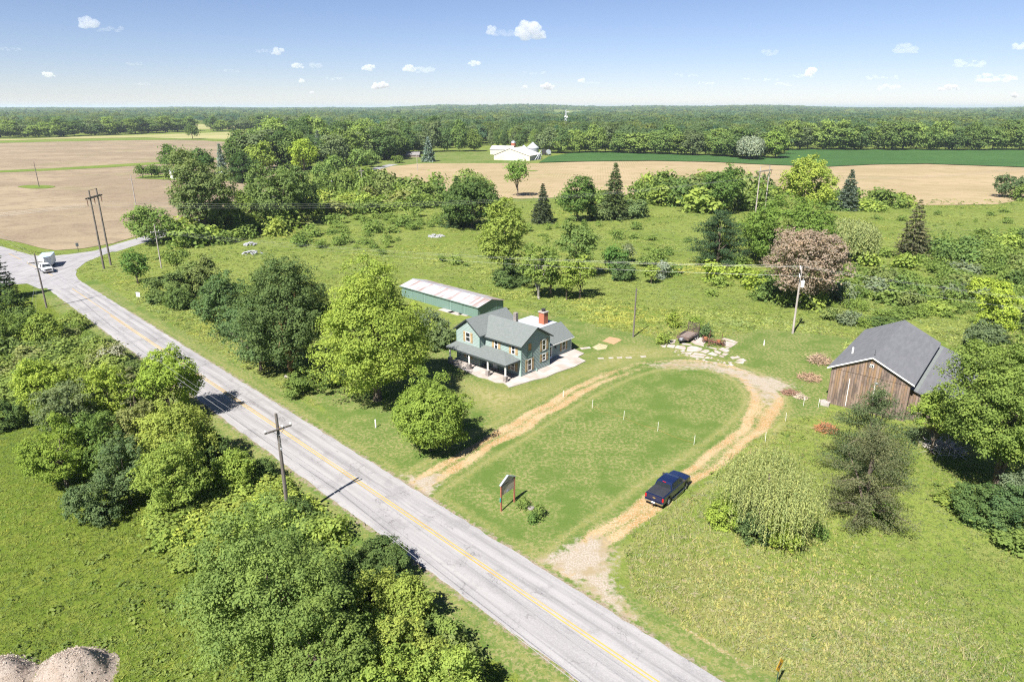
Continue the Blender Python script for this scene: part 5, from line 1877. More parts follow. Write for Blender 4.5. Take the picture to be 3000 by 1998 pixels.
def wheel(root, x, y, r, wd, rim=SILV):
    s = 1 if y > 0 else -1
    q = MB()
    q.lathe([(r * 0.62, y - s * wd), (r * 0.93, y - s * wd), (r, y - s * wd * 0.8), (r, y - s * wd * 0.2), (r * 0.93, y), (r * 0.64, y)], (x, 0, r), 20, axis='y')
    w = q.build('wheel', RUBBER, root)
    q = MB()
    q.lathe([(r * 0.64, y - s * 0.05), (r * 0.62, y + s * 0.004), (r * 0.52, y - s * 0.02), (r * 0.2, y - s * 0.035), (r * 0.16, y + s * 0.01), (0.01, y + s * 0.012)], (x, 0, r), 20, axis='y')
    q.build('rim', rim, w)
    q = MB()
    for k in range(6):
        a = k * math.pi / 3
        dx, dz = math.cos(a), math.sin(a)
        q.tube([(x + dx * r * 0.15, y - s * 0.012, r + dz * r * 0.15), (x + dx * r * 0.55, y - s * 0.012, r + dz * r * 0.55)], 0.032, 5)
    q.build('spoke', rim, w)
    return w


def pickup(name, loc, rz, label, body_m, cover=True, L=5.85):
    """crew cab pickup; x forward, origin on the ground under the middle"""
    root = empty(name, loc, rz, label, 'pickup truck')
    hw = 0.99
    xr, xf = -L / 2, L / 2
    xw, wr = (xr + 1.18, xr + 1.18 + 3.65), 0.41
    b = MB()

    def sec(x, z0, z1, wmul=1.0, hump=0.0):
        return (x, half([(0.0, z0), (hw * 0.90 * wmul, z0), (hw * wmul, z0 + 0.18), (hw * wmul, z1 - 0.22), (hw * 0.965 * wmul, z1 - 0.04), (hw * 0.90 * wmul, z1), (0.0, z1 + hump)]))
    arch = wr + 0.10
    xs = []
    for x in np.concatenate([[xr, xr + 0.05], np.linspace(xr + 0.2, xf - 0.25, 46), [xf - 0.1, xf]]):
        z0 = 0.42
        for c in xw:
            d = abs(x - c)
            if d < arch:
                z0 = max(z0, wr + math.sqrt(arch * arch - d * d) - 0.02)
        z1 = 1.32 if x < xr + 3.4 else 1.30 - 0.10 * max(0, (x - xr - 4.2) / 1.6)
        wm = 1.0 if xr + 0.1 < x < xf - 0.6 else (0.985 if x < 0 else 0.985 - 0.10 * (x - xf + 0.6))
        z1 -= 0.10 * max(0, (x - xf + 0.25) / 0.25)
        xs.append(sec(x, min(z0, z1 - 0.45), z1, wm, 0.05 if x > xr + 4.2 else 0.0))
    section_loft(b, xs)
    b.build('body', body_m, root, smooth=False, bevel=0.015)
    # cab
    c0, c1 = xr + 1.78, xr + 4.35
    b = MB()
    zb, zt = 1.30, 1.90
    st = [(c0, 0.0, 0.96), (c0 + 0.12, 0.78, 0.90), (c0 + 0.28, 0.97, 0.86), (c0 + 0.9, 1.0, 0.84), (c0 + 1.5, 0.98, 0.84), (c0 + 1.85, 0.88, 0.86), (c1, 0.0, 0.94)]
    secs = []
    for x, f, tw in st:
        z = zb + (zt - zb) * f + 0.01
        w0 = hw * 0.93
        w1 = w0 + (hw * 0.76 - w0) * f
        secs.append((x, half([(0, zb - 0.05), (w0, zb - 0.05), (w0 + (w1 - w0) * 0.5, zb + (z - zb) * 0.5), (w1, z - 0.03 * f), (w1 * 0.9, z + 0.01), (0, z + 0.035 * f)])))
    section_loft(b, secs)
    cab = b.build('cab', body_m, root, smooth=False, bevel=0.03)

    def side(x, t_):
        """point on the cab side: t_ 0 at the sill, 1 at the roof rail"""
        w0, w1 = hw * 0.93, hw * 0.76
        return w0 + (w1 - w0) * t_, zb + (zt - zb) * t_
    for s in (-1, 1):
        for xa, xb, xa2, xb2 in ((c0 + 0.32, c0 + 1.12, c0 + 0.45, c0 + 1.10), (c0 + 1.20, c0 + 2.15, c0 + 1.20, c0 + 1.72)):
            b = MB()
            (y0, z0), (y1, z1) = side(0, 0.10), side(0, 0.86)
            q4 = [(xa, s * (y0 + 0.006), z0), (xb, s * (y0 + 0.006), z0), (xb2, s * (y1 + 0.006), z1), (xa2, s * (y1 + 0.006), z1)]
            b.prism(q4, (0, s * 0.01, 0))
            b.build('side_window', GLASS, cab)
    b = MB()
    b.prism([(c0 - 0.015 + 0.02, -0.80, zb + 0.02), (c0 + 0.005, 0.80, zb + 0.02), (c0 + 0.125, 0.66, zt - 0.16), (c0 + 0.125, -0.66, zt - 0.16)], (-0.035, 0, 0.01))
    b.build('rear_window', GLASS, cab)
    b = MB()
    b.prism([(c1 + 0.0, -0.86, zb + 0.02), (c1 + 0.0, 0.86, zb + 0.02), (c0 + 1.87, 0.70, zt - 0.07), (c0 + 1.87, -0.70, zt - 0.07)], (0.035, 0, 0.03))
    b.build('windshield', GLASS, cab)
    b = MB()
    b.box(c0 + 0.10, c0 + 0.15, -0.17, 0.17, zt - 0.045, zt - 0.012)
    b.build('brake_light', REDL, cab)
    for s in (-1, 1):
        b = MB()
        b.box(c1 - 0.50, c1 - 0.36, s * 0.96, s * 1.22, 1.36, 1.58)
        b.build('mirror', BLACKM, root, bevel=0.03)
    # bed
    b = MB()
    if cover:
        b.box(xr + 0.10, c0 - 0.02, -hw * 0.89, hw * 0.89, 1.30, 1.365)
        b.build('bed_cover', TONN, root, bevel=0.02)
    else:
        b.box(xr + 0.10, c0 - 0.05, -0.8, 0.8, 1.30, 1.33)
        b.build('bed_floor', BLACKM, root)
    b = MB()
    b.box(xr - 0.035, xr + 0.01, -0.76, 0.76, 0.74, 1.30)
    tg = b.build('tailgate', body_m, root, bevel=0.015)
    if cover:
        gold = M('gold_emblem', (0.45, 0.30, 0.10), None, 4, 0.4, 0.4)
        b = MB()
        xq = xr - 0.04
        b.prism([(xq, -0.16, 1.0), (xq, -0.13, 1.055), (xq, -0.055, 1.055), (xq, -0.05, 1.085), (xq, 0.055, 1.085), (xq, 0.05, 1.055), (xq, 0.13, 1.055), (xq, 0.16, 1.0),
                 (xq, 0.055, 1.0), (xq, 0.05, 0.97), (xq, -0.055, 0.97), (xq, -0.05, 1.0)], (-0.012, 0, 0))
        b.build('emblem', gold, tg)
        b = MB()
        b.box(xr - 0.05, xr - 0.035, -0.13, 0.13, 1.12, 1.18)
        b.build('handle', BLACKM, tg)
    for s in (-1, 1):
        b = MB()
        y0, y1 = (0.815, 0.975) if s > 0 else (-0.975, -0.815)
        b.box(xr - 0.03, xr + 0.08, y0, y1, 0.84, 1.20)
        b.build('tail_light', REDL, root, bevel=0.02)
        b = MB()
        b.box(xf - 0.16, xf - 0.0, s * 0.62 if s > 0 else -0.92, 0.92 if s > 0 else -0.62, 0.86, 1.05)
        b.build('headlight', M('clear_lens', (0.6, 0.6, 0.6), None, 1, 0.1) if 'clear_lens' not in D.materials else D.materials['clear_lens'], root)
    b = MB()
    b.prism([(xr - 0.16, -0.9, 0.50), (xr - 0.16, 0.9, 0.50), (xr - 0.02, 0.98, 0.50), (xr - 0.02, -0.98, 0.50)], (0, 0, 0.20))
    bp = b.build('rear_bumper', CHROME, root, bevel=0.03)
    b = MB()
    b.box(xr - 0.175, xr - 0.16, -0.16, 0.16, 0.53, 0.68)
    b.build('number_plate', WHITE, bp)
    b = MB()
    b.box(xr - 0.18, xr - 0.15, -0.28, 0.28, 0.44, 0.52)
    b.build('bumper_step', BLACKM, bp)
    b = MB()
    b.box(xf - 0.03, xf + 0.10, -0.92, 0.92, 0.44, 0.66)
    b.build('front_bumper', CHROME, root, bevel=0.03)
    b = MB()
    b.box(xf - 0.03, xf + 0.03, -0.58, 0.58, 0.70, 1.06)
    b.build('grille', BLACKM, root)
    b = MB()
    b.tube([(xr - 0.12, 0, 0.42), (xr - 0.42, 0, 0.42)], 0.04, 6)
    b.lathe([(0.03, 0.44), (0.045, 0.5), (0.02, 0.55)], (xr - 0.40, 0, 0), 8)
    b.build('tow_hitch', RUST, root)
    for s in (-1, 1):
        b = MB()
        b.tube([(c0 + 0.02, s * 0.97, 0.45), (c0 + 0.15, s * 1.06, 0.42), (c1 - 0.2, s * 1.06, 0.42), (c1 - 0.08, s * 0.97, 0.45)], 0.06, 8)
        b.build('side_step', CHROME, root)
        for x in xw:
            wheel(root, x, s * 0.985, wr, 0.27)
    b = MB()
    b.box(xr + 0.3, xf - 0.4, -0.72, 0.72, 0.30, 0.60)
    b.build('chassis', BLACKM, root)
    return root


# blue pickup on the dirt drive: contact points of its right wheels
w1, w2 = P(1956.8, 1479), P(2007.2, 1433.5)
ta = math.atan2((w2 - w1).y, (w2 - w1).x)
fwd, rgt = Vector((math.cos(ta), math.sin(ta), 0)), Vector((math.sin(ta), -math.cos(ta), 0))
cen = (w1 + w2) / 2 - rgt * 0.90 - fwd * 0.08
cen.z = 0.0
pickup('pickup_truck', cen, ta, 'dark blue pickup truck with a black bed cover on the dirt drive', BLUE)

# white truck towing a white box trailer at the junction
wt = Vector((-107.9, 154.9, 0.05))
pickup('pickup_truck', wt, math.radians(-46), 'white pickup truck coming through the road junction', WPAINT, cover=False, L=5.6)
bt = empty('box_trailer', (-111.0, 160.4, 0.05), math.radians(-66), 'tall white enclosed trailer with a pale blue roof behind the white truck', 'trailer')
q = MB()
pl = [(-3.3, -1.25), (2.4, -1.25), (3.5, 0.0), (2.4, 1.25), (-3.3, 1.25)]
q.prism([(x, y, 0.55) for x, y in pl], (0, 0, 2.15))
q.build('box', WHITE, bt, bevel=0.02)
q = MB()
q.prism([(x * 1.005, y * 1.01, 2.70) for x, y in pl], (0, 0, 0.07))
q.build('roof', M('pale_blue_roof', (0.36, 0.46, 0.62), None, 1, 0.5), bt)
for s in (-1, 1):
    for x in (-1.0, -0.1):
        wheel(bt, x, s * 1.2, 0.36, 0.22)
q = MB()
q.tube([(3.2, 0, 0.5), (4.5, 0, 0.5)], 0.06, 6)
q.build('drawbar', BLACKM, bt)

# ---------------------------------------------------------------- flat utility trailer with raised ramp
def Q(x, y, z=0.0):
    return P(1880 + .16136 * x, 900 + .16136 * y, z)


pf, pr_ = Q(745, 560, 0.75), Q(935, 448, 0.75)
td = (pr_ - pf)
td.z = 0
tl = td.length
ut = empty('utility_trailer', ((pf.x + pr_.x) / 2, (pf.y + pr_.y) / 2, 0), math.atan2(td.y, td.x), 'black flat trailer with a plank deck and its ramp standing up', 'trailer')
DECK = M('grey_planks', (0.20, 0.155, 0.135), (0.12, 0.095, 0.085), 2.5, 0.9, stretch=(0.3, 4, 1))
RUSTBL = M('rusty_black_steel', (0.06, 0.052, 0.05), (0.13, 0.085, 0.065), 3, 0.7)
tw = 1.0
q = MB()
q.box(-tl / 2, tl / 2, -tw, tw, 0.66, 0.72)
q.build('deck', DECK, ut)
q = MB()
for s in (-1, 1):
    q.box(-tl / 2, tl / 2, s * tw - 0.04, s * tw + 0.04, 0.5, 0.82)
    q.box(-tl / 2, tl / 2, s * tw - 0.03, s * tw + 0.03, 1.0, 1.06)
    for k in range(4):
        x = -tl / 2 + 0.05 + k * (tl - 0.1) / 3
        q.box(x - 0.03, x + 0.03, s * tw - 0.025, s * tw + 0.025, 0.82, 1.0)
q.box(-tl / 2 - 0.06, -tl / 2, -tw, tw, 0.5, 1.0)
q.build('side_rail', RUSTBL, ut)
q = MB()
q.prism([(-tl / 2, -0.75, 0.5), (-tl / 2, 0.75, 0.5), (-tl / 2 - 1.3, 0.06, 0.5), (-tl / 2 - 1.3, -0.06, 0.5)], (0, 0, 0.1))
q.tube([(-tl / 2 - 1.1, 0.0, 0.05), (-tl / 2 - 1.1, 0.0, 0.85)], 0.05, 6)
q.build('drawbar', BLACKM, ut)
q = MB()
q.box(-tl / 2 - 0.75, -tl / 2 - 0.2, -0.25, 0.25, 0.6, 0.85)
q.build('tool_box', GALV, ut)
q = MB()
x0 = tl / 2 + 0.03
for k in range(9):
    z = 0.75 + k * 0.19
    q.box(x0, x0 + 0.04, -tw, tw, z, z + 0.09)
for y in (-tw, -0.02, tw - 0.05):
    q.box(x0 - 0.02, x0 + 0.06, y, y + 0.05, 0.66, 2.42)
q.build('ramp', RUSTBL, ut)
for s in (-1, 1):
    q = MB()
    q.box(-0.25, 1.55, s * (tw + 0.05) if s > 0 else -tw - 0.30, tw + 0.30 if s > 0 else -tw - 0.05, 0.74, 0.80)
    q.build('mudguard', BLACKM, ut)
    for x in (0.25, 1.05):
        wheel(ut, x, s * (tw + 0.28), 0.36, 0.22)

# ---------------------------------------------------------------- rusty farm implement
mc = Q(1300, 670)
fm = empty('farm_implement', mc, math.radians(-42), 'rusty old farm implement with wheels and upright levers on the broken slabs', 'farm machine')
rg = random.Random(5)
q = MB()
for y in (-0.7, 0.0, 0.7):
    q.tube([(-1.5, y, 0.62), (1.5, y, 0.62)], 0.06, 5)
for x in (-1.5, -0.5, 0.5, 1.5):
    q.tube([(x, -0.75, 0.62), (x, 0.75, 0.62)], 0.05, 5)
q.tube([(-0.2, -0.7, 0.62), (0.1, -2.3, 0.35)], 0.06, 5)
q.tube([(0.6, -0.7, 0.62), (0.1, -2.3, 0.35)], 0.06, 5)
q.build('frame', RUST, fm)
for x in (-0.9, 1.2):
    q = MB()
    q.tube([(x, 0.25, 0.6), (x + 0.05, 0.3, 2.0)], 0.045, 5)
    q.tube([(x - 0.2, 0.25, 1.2), (x + 0.25, 0.3, 1.25)], 0.035, 5)
    q.build('lever', RUST, fm)
for x in (-1.75, 1.75):
    q = MB()
    q.tube([(x + 0.0 * math.cos(a), 0.52 * math.cos(a), 0.54 + 0.52 * math.sin(a)) for a in np.linspace(0, 6.283, 17)], 0.05, 5, cap=False)
    for a in np.arange(0, 3.14, 0.52):
        q.tube([(x, -0.5 * math.cos(a), 0.54 - 0.5 * math.sin(a)), (x, 0.5 * math.cos(a), 0.54 + 0.5 * math.sin(a))], 0.02, 4)
    q.build('wheel', RUST, fm)
for k in range(7):
    x = -1.4 + k * 0.45
    q = MB()
    q.tube([(x, -0.1, 0.62), (x + 0.05, -0.55, 0.75), (x, -0.8, 0.4), (x, -0.62, 0.03)], 0.04, 5)
    q.lathe([(0.02, -0.04), (0.26, 0.0), (0.02, 0.04)], (x, 0.35, 0.28), 10, axis='y')
    q.build('tine', RUST, fm)
q = MB()
q.lathe([(0.01, 0.55), (0.3, 0.6), (0.33, 0.9), (0.3, 0.95)], (-1.3, -0.2, 0), 10)
q.lathe([(0.01, 0.55), (0.3, 0.6), (0.33, 0.9), (0.3, 0.95)], (0.9, -0.1, 0), 10)
q.build('seed_box', M('orange_rust', (0.30, 0.12, 0.05), (0.17, 0.07, 0.04), 4, 0.9), fm)

# ---------------------------------------------------------------- broken concrete yard
SL_ = [[(415, 630), (520, 600), (620, 590), (600, 655), (530, 668)], [(375, 660), (470, 668), (440, 690), (345, 680)], [(340, 690), (440, 698), (430, 735), (370, 725)], [(475, 675), (605, 690), (610, 712), (575, 745), (455, 720)],
       [(620, 715), (650, 695), (785, 715), (805, 750), (780, 780), (600, 742)], [(830, 730), (900, 705), (1000, 720), (1110, 755), (1070, 795), (1010, 812), (815, 800)], [(715, 650), (800, 660), (915, 680), (870, 695), (740, 682)],
       [(890, 630), (1010, 540), (1200, 555), (1190, 600), (1120, 690), (1130, 715), (960, 675)], [(1060, 480), (1110, 478), (1240, 520), (1225, 540), (1040, 515)], [(1440, 580), (1500, 560), (1620, 590), (1750, 640), (1730, 650), (1560, 610)],
       [(1450, 650), (1530, 620), (1730, 660), (1620, 735), (1530, 715)], [(1390, 765), (1470, 735), (1600, 790), (1540, 828)], [(1160, 715), (1350, 745), (1370, 770), (1290, 755)], [(1060, 810), (1150, 770), (1210, 780), (1235, 805), (1170, 840)],
       [(1310, 790), (1340, 780), (1450, 825), (1415, 855), (1330, 825)], [(1195, 850), (1280, 815), (1390, 870), (1340, 890)], [(770, 825), (940, 818), (890, 860), (790, 850)], [(920, 855), (960, 828), (1090, 845), (1185, 875), (1150, 892)],
       [(870, 900), (905, 868), (1010, 885), (1135, 900), (1120, 925), (1060, 920), (960, 918)], [(1450, 860), (1490, 835), (1580, 850), (1520, 885)], [(1395, 890), (1430, 870), (1505, 900), (1480, 918)], [(1600, 912), (1640, 895), (1690, 905), (1740, 885), (1795, 920), (1650, 945)],
       [(1710, 970), (1770, 945), (1840, 935), (1905, 970), (1850, 992)], [(1680, 1000), (1860, 995), (1840, 1030), (1760, 1020)], [(1135, 930), (1190, 895), (1240, 915), (1220, 938)], [(700, 795), (750, 780), (790, 805), (740, 815)], [(980, 940), (1000, 925), (1045, 940), (1030, 955)],
       [(1090, 960), (1130, 945), (1160, 970), (1130, 980)], [(1285, 1020), (1330, 1005), (1370, 1020), (1340, 1035)], [(1590, 1050), (1640, 1040), (1675, 1062), (1630, 1070)], [(1510, 738), (1550, 730), (1600, 750), (1560, 762)], [(0, 890), (70, 885), (80, 905), (0, 915)],
       [(1475, 1010), (1500, 990), (1530, 1020), (1490, 1035)], [(1250, 920), (1275, 900), (1290, 925), (1270, 940)], [(800, 875), (840, 868), (855, 885), (820, 890)], [(1570, 1020), (1620, 1015), (1640, 1032), (1600, 1040)]]
q = MB()
for pl in SL_:
    pts = [Q(x, y) for x, y in pl]
    q.prism([(p.x, p.y, 0.0) for p in pts], (0, 0, 0.045))
r = random.Random(3)
for _ in range(90):
    x, y = r.uniform(600, 1700), r.uniform(770, 1060)
    if y < 780 + (x - 600) * 0.2 or y > 860 + (x - 600) * 0.22:
        continue
    p = Q(x, y)
    s = r.uniform(0.08, 0.32)
    a = r.uniform(0, 3)
    q.prism([(p.x + s * math.cos(a + t_) * r.uniform(0.7, 1.2), p.y + s * math.sin(a + t_) * r.uniform(0.7, 1.2), 0.0) for t_ in (0, 1.5, 3.1, 4.6)], (0, 0, 0.035))
SLABM = M('broken_concrete', (0.37, 0.335, 0.315), (0.27, 0.225, 0.19), 0.7, 0.9)
tag(q.build('paving', SLABM), kind='structure')
q = MB()
for x, y, l in ((1760, 1050, .9), (1790, 1049, .7), (1815, 1048, .8), (1842, 1048, .9), (1884, 1045, .8)):
    p = P(x, y)
    q.obox((p.x, p.y, 0.02), (1, 0.1, 0), l / 2, 0.25, 0.02)
p = P(1715, 1020)
q.obox((p.x, p.y, 0.02), (1, 0.3, 0), .8, .35, 0.02)
tag(q.build('stepping_slabs', SLABM), kind='structure')
pts = [P(1250 + .2551 * x, 780 + .2551 * y) for x, y in ((2020, 860), (2100, 812), (2200, 830), (2240, 850), (2150, 900))]
tag(MB().prism([(p.x, p.y, 0.0) for p in pts], (0, 0, 0.03)).build('bare_soil', M('bare_soil', (0.36, 0.22, 0.12), (0.28, 0.19, 0.11), 1.5, 0.95)), kind='structure')
pts = [P(1250 + .2551 * x, 780 + .2551 * y) for x, y in ((1900, 930), (1980, 890), (2080, 910), (2060, 950), (1960, 965))]
tag(MB().prism([(p.x, p.y, 0.0) for p in pts], (0, 0, 0.025)).build('bare_soil', M('stony_soil', (0.37, 0.32, 0.22), (0.24, 0.23, 0.11), 2.0, 0.95)), kind='structure')

# ---------------------------------------------------------------- board sign by the road
A, B = P(1468.5, 1496.7), P(1506.8, 1470.4)
sd = (B - A)
sw = sd.length
sg = empty('board_sign', (A + B) / 2, math.atan2(sd.y, sd.x), 'weathered grey board sign with a peaked top on two red posts by the road', 'sign')
REDP = M('red_post_paint', (0.30, 0.105, 0.065), (0.22, 0.08, 0.055), 3, 0.8)
BRD = M('weathered_board', (0.42, 0.36, 0.28), (0.36, 0.31, 0.24), 1.5, 0.8)
for s in (-1, 1):
    q = MB()
    q.box(s * sw / 2 - 0.06, s * sw / 2 + 0.06, -0.06, 0.06, -0.1, 2.78)
    q.build('post', REDP, sg)
q = MB()
q.prism([(-sw / 2 + 0.06, -0.02, 1.62), (sw / 2 - 0.06, -0.02, 1.62), (sw / 2 - 0.06, -0.02, 2.75), (0, -0.02, 3.32), (-sw / 2 + 0.06, -0.02, 2.75)], (0, 0.04, 0))
bd_ = q.build('board', BRD, sg)
q = MB()
q.box(-sw / 2 + 0.06, sw / 2 - 0.06, -0.05, -0.02, 2.62, 2.70)
q.build('rail', M('dark_rail', (0.14, 0.12, 0.10), None, 2, 0.8), bd_)
q = MB()
q.prism([(-0.22, -0.026, 1.66), (0.06, -0.026, 1.68), (0.08, -0.026, 1.88), (-0.1, -0.026, 1.9), (-0.24, -0.026, 1.80)], (0, -0.004, 0))
q.box(0.32, 0.36, -0.03, -0.026, 1.78, 1.96)
q.build('torn_paper', M('torn_paper', (0.5, 0.52, 0.62), None, 3, 0.8), bd_)
q = MB()
for s in (-1, 1):
    q.prism([(0, -0.10, 3.33), (s * (sw / 2 + 0.14), -0.10, 2.72), (s * (sw / 2 + 0.14), -0.10, 2.80), (0, -0.10, 3.42)], (0, 0.20, 0))
q.build('roof', M('grey_sign_roof', (0.30, 0.34, 0.36), None, 2, 0.7), sg)
q = MB()
q.box(-sw / 2 - 0.16, -sw / 2 - 0.065, -0.05, 0.05, 1.05, 1.45)
q.build('flyer_box', M('teal_box', (0.03, 0.28, 0.26), None, 2, 0.6), sg)
p = P(1380 + 0.1595 * 1095, 1350 + 0.1595 * 870)
q = MB()
q.lathe([(0.35, 0.0), (0.36, 0.10), (0.25, 0.16), (0.01, 0.18)], (0, 0, 0), 11)
tag(q.build('flat_stone', STONE, None, p), 'flat pinkish stone in the grass right of the board sign', 'stone')

# ---------------------------------------------------------------- traffic signs
# yellow diamond facing along the road
yb = P(2268, 2045)
ys = empty('warning_sign', yb, math.atan2(-RN[1], -RN[0]), 'yellow diamond warning sign with a black crossroad mark on a green post', 'road sign')
SY = M('sign_yellow', (0.50, 0.27, 0.010), None, 1, 0.5)
GRP = M('green_post', (0.035, 0.075, 0.05), None, 2, 0.6)
yh = height_at(yb, 1927)
q = MB()
q.box(-0.035, 0.035, -0.012, 0.03, -0.2, yh - 0.1)
q.build('post', GRP, ys)
hd = 0.54
cz_ = yh - hd
q = MB()
q.prism([(-hd, -0.03, cz_), (0, -0.03, cz_ - hd), (hd, -0.03, cz_), (0, -0.03, cz_ + hd)], (0, 0.012, 0))
pn = q.build('panel', SY, ys)
q = MB()
q.box(-0.045, 0.045, -0.036, -0.0305, cz_ - 0.28, cz_ + 0.28)
q.box(-0.28, -0.0455, -0.036, -0.0305, cz_ - 0.045, cz_ + 0.045)
q.box(0.0455, 0.28, -0.036, -0.0305, cz_ - 0.045, cz_ + 0.045)
q.build('symbol', BLACKM, pn)

# white square sign left of the row of bushes
wb = P(409, 888)
wsn = empty('road_sign', wb, math.radians(-10), 'small white square sign on a thin post beside the road', 'road sign')
hh = height_at(wb, 857)
q = MB()
q.box(-0.03, 0.03, -0.02, 0.02, -0.1, hh)
q.build('post', BLACKM, wsn)
q = MB()
q.box(-0.40, 0.40, -0.045, -0.025, hh - 0.85, hh + 0.05)
pn = q.build('panel', WHITE, wsn)
q = MB()
for z, x0, x1 in ((0.72, -0.24, 0.2), (0.62, -0.18, 0.22), (0.30, -0.22, -0.02), (0.30, 0.04, 0.22), (0.45, -0.2, 0.2)):
    q.box(x0, x1, -0.05, -0.0455, hh - 0.85 + z - 0.02, hh - 0.85 + z + 0.03)
q.build('lettering', BLACKM, pn)
sb = P(230, 737)
ss = empty('road_sign', sb, math.radians(60), 'grey road sign seen edge on at the far corner of the junction', 'road sign')
hh = height_at(sb, 713)
q = MB()
q.box(-0.04, 0.04, -0.03, 0.03, -0.1, hh)
q.build('post', RUSTBL, ss)
q = MB()
q.box(-0.38, 0.38, 0.03, 0.05, hh - 0.85, hh + 0.05)
q.build('panel', GALV, ss)

# ---------------------------------------------------------------- poles and wires
def crossarm_pole(base, H, arm_dir, label, arms=((0.8, 2.4, 0.0),), wood=WOOD, r=0.17, top=None):
    """arms: (drop below the top, length, offset along the arm); top: leaning offset of the pole top"""
    root = empty('utility_pole', base, math.atan2(arm_dir[1], arm_dir[0]), label, 'utility pole')
    q = MB()
    tx = top or (0, 0)
    q.tube([(0, 0, -0.2), (tx[0] * 0.5, tx[1] * 0.5, H * 0.5), (tx[0], tx[1], H)], [r, r * 0.85, r * 0.65], 10)
    q.build('pole', wood, root)
    ends = []
    for drop, ln, off in arms:
        z = H - drop
        f = z / H
        q = MB()
        q.box(off - ln / 2 + tx[0] * f, off + ln / 2 + tx[0] * f, -0.24 + tx[1] * f, -0.12 + tx[1] * f, z - 0.07, z + 0.07)
        arm = q.build('crossarm', wood, root)
        q = MB()
        for s in (-1, 1):
            q.tube([(s * 0.55 + tx[0] * f, -0.18 + tx[1] * f, z - 0.05), (0.02 * s + tx[0] * f, -0.14 + tx[1] * f, z - 0.62)], 0.022, 5)
        q.build('brace', GALV, arm)
        for x in (off - ln / 2 + 0.08, off + 0.10 * ln + 0.18, off + ln / 2 - 0.08):
            q = MB()
            q.lathe([(0.03, z + 0.07), (0.03, z + 0.14), (0.075, z + 0.16), (0.05, z + 0.22), (0.075, z + 0.24), (0.03, z + 0.30)], (x + tx[0] * f, -0.18 + tx[1] * f, 0), 8)
            q.build('insulator', WHITE, arm)
            c, s_ = math.cos(root.rotation_euler.z), math.sin(root.rotation_euler.z)
            lx, ly = x + tx[0] * f, -0.18 + tx[1] * f
            ends.append(Vector((base[0] + c * lx - s_ * ly, base[1] + s_ * lx + c * ly, z + 0.27)))
    return root, ends


def wire(a, b, sag, label, r=0.012, group=None, cat='wire', mat=WIRE):
    n = 22
    pts = []
    for k in range(n + 1):
        t_ = k / n
        p = Vector(a).lerp(Vector(b), t_)
        p.z -= 4 * sag * t_ * (1 - t_)
        pts.append(p)
    return tag(MB().tube(pts, r, 5).build('power_line', mat), label, cat, group)


armd = -RN
nb = P(847, 1528)
nH = 10.9
near_pole, ne = crossarm_pole(nb, nH, armd, 'near wooden utility pole with one crossarm beside the road', ((1.45, 2.5, -0.05),), r=0.19)
q = MB()
q.tube([(-0.05, -0.17, 7.6), (0.0, -0.18, 8.6)], 0.012, 4)
q.lathe([(0.05, 7.45), (0.08, 7.5), (0.08, 7.62), (0.05, 7.66)], (0.0, -0.22, 0), 8)
q.build('neutral_bracket', GALV, near_pole)
lb = P(137, 902)
left_pole, le = crossarm_pole(lb, 10.4, armd, 'wooden utility pole by the road just before the junction', ((1.6, 2.6, 0.0),), r=0.17)
q = MB()
q.box(-0.5, 0.5, -0.22, -0.14, 7.5, 7.62)
q.build('lower_arm', WOOD, left_pole)
for k in (0, 1):
    q = MB()
    q.tube([(0, -0.15, 9.0 - k), (-2.2 - k * 0.9, -2.2, 0)], 0.015, 4)
    q.build('guy_wire', GALV, left_pole)
nxt = nb + (nb - lb) * 1.0
off = nxt - nb
for i, lab in enumerate(('outer road wire on the meadow side', 'middle road wire above the near lane', 'outer road wire above the centre line')):
    wire(le[i], ne[i], 1.0, lab + ', junction span', 0.009)
    wire(ne[i], ne[i] + off, 1.0, lab + ', near span', 0.008)
lowa, lown = Vector((lb.x, lb.y, 7.5)), Vector((nb.x, nb.y, 7.5)) - Vector((armd[0], armd[1], 0)) * 0.05
wire(lowa, lown, 1.0, 'thick lower cable along the road, junction span', 0.016)
wire(lown, lown + off, 1.0, 'thick lower cable along the road, near span', 0.015)
prev = lb + (lb - nb) * 0.7
for i, lab in enumerate(('outer', 'middle', 'inner')):
    wire(le[i] + (prev - lb), le[i], 0.8, lab + ' road wire leaving the junction pole to the west', 0.010)


def h_frame(a, b, H, label, wood, z_arm=1.7, over=2.0):
    c = (a + b) / 2
    d = b - a
    w_ = d.length
    root = empty('transmission_tower', (c.x, c.y, 0), math.atan2(d.y, d.x), label, 'transmission tower')
    for s in (-1, 1):
        q = MB()
        q.tube([(s * w_ / 2, 0, -0.2), (s * w_ / 2, 0, H)], [0.24, 0.15], 10)
        q.build('pole', wood, root)
    q = MB()
    q.box(-w_ / 2 - over, w_ / 2 + over, -0.30, -0.18, H - z_arm - 0.17, H - z_arm + 0.13)
    q.box(-w_ / 2 - over, w_ / 2 + over, 0.18, 0.30, H - z_arm - 0.17, H - z_arm + 0.13)
    q.build('crossarm', wood, root)
    q = MB()
    q.box(-w_ / 2, w_ / 2, -0.04, 0.04, H - 0.12, H - 0.05)
    q.build('top_bar', wood, root)
    ends = []
    for x in (-w_ / 2 - over + 0.2, 0, w_ / 2 + over - 0.2):
        q = MB()
        prof = [(0.03, H - z_arm - 0.15)]
        for k in range(7):
            z = H - z_arm - 0.3 - k * 0.2
            prof += [(0.13, z), (0.05, z - 0.1)]
        q.lathe(prof, (x, 0, 0), 8)
        q.build('insulator', RUST, root)
        ca, sa = math.cos(root.rotation_euler.z), math.sin(root.rotation_euler.z)
        ends.append(Vector((c.x + ca * x, c.y + sa * x, H - z_arm - 1.65)))
    return root, ends


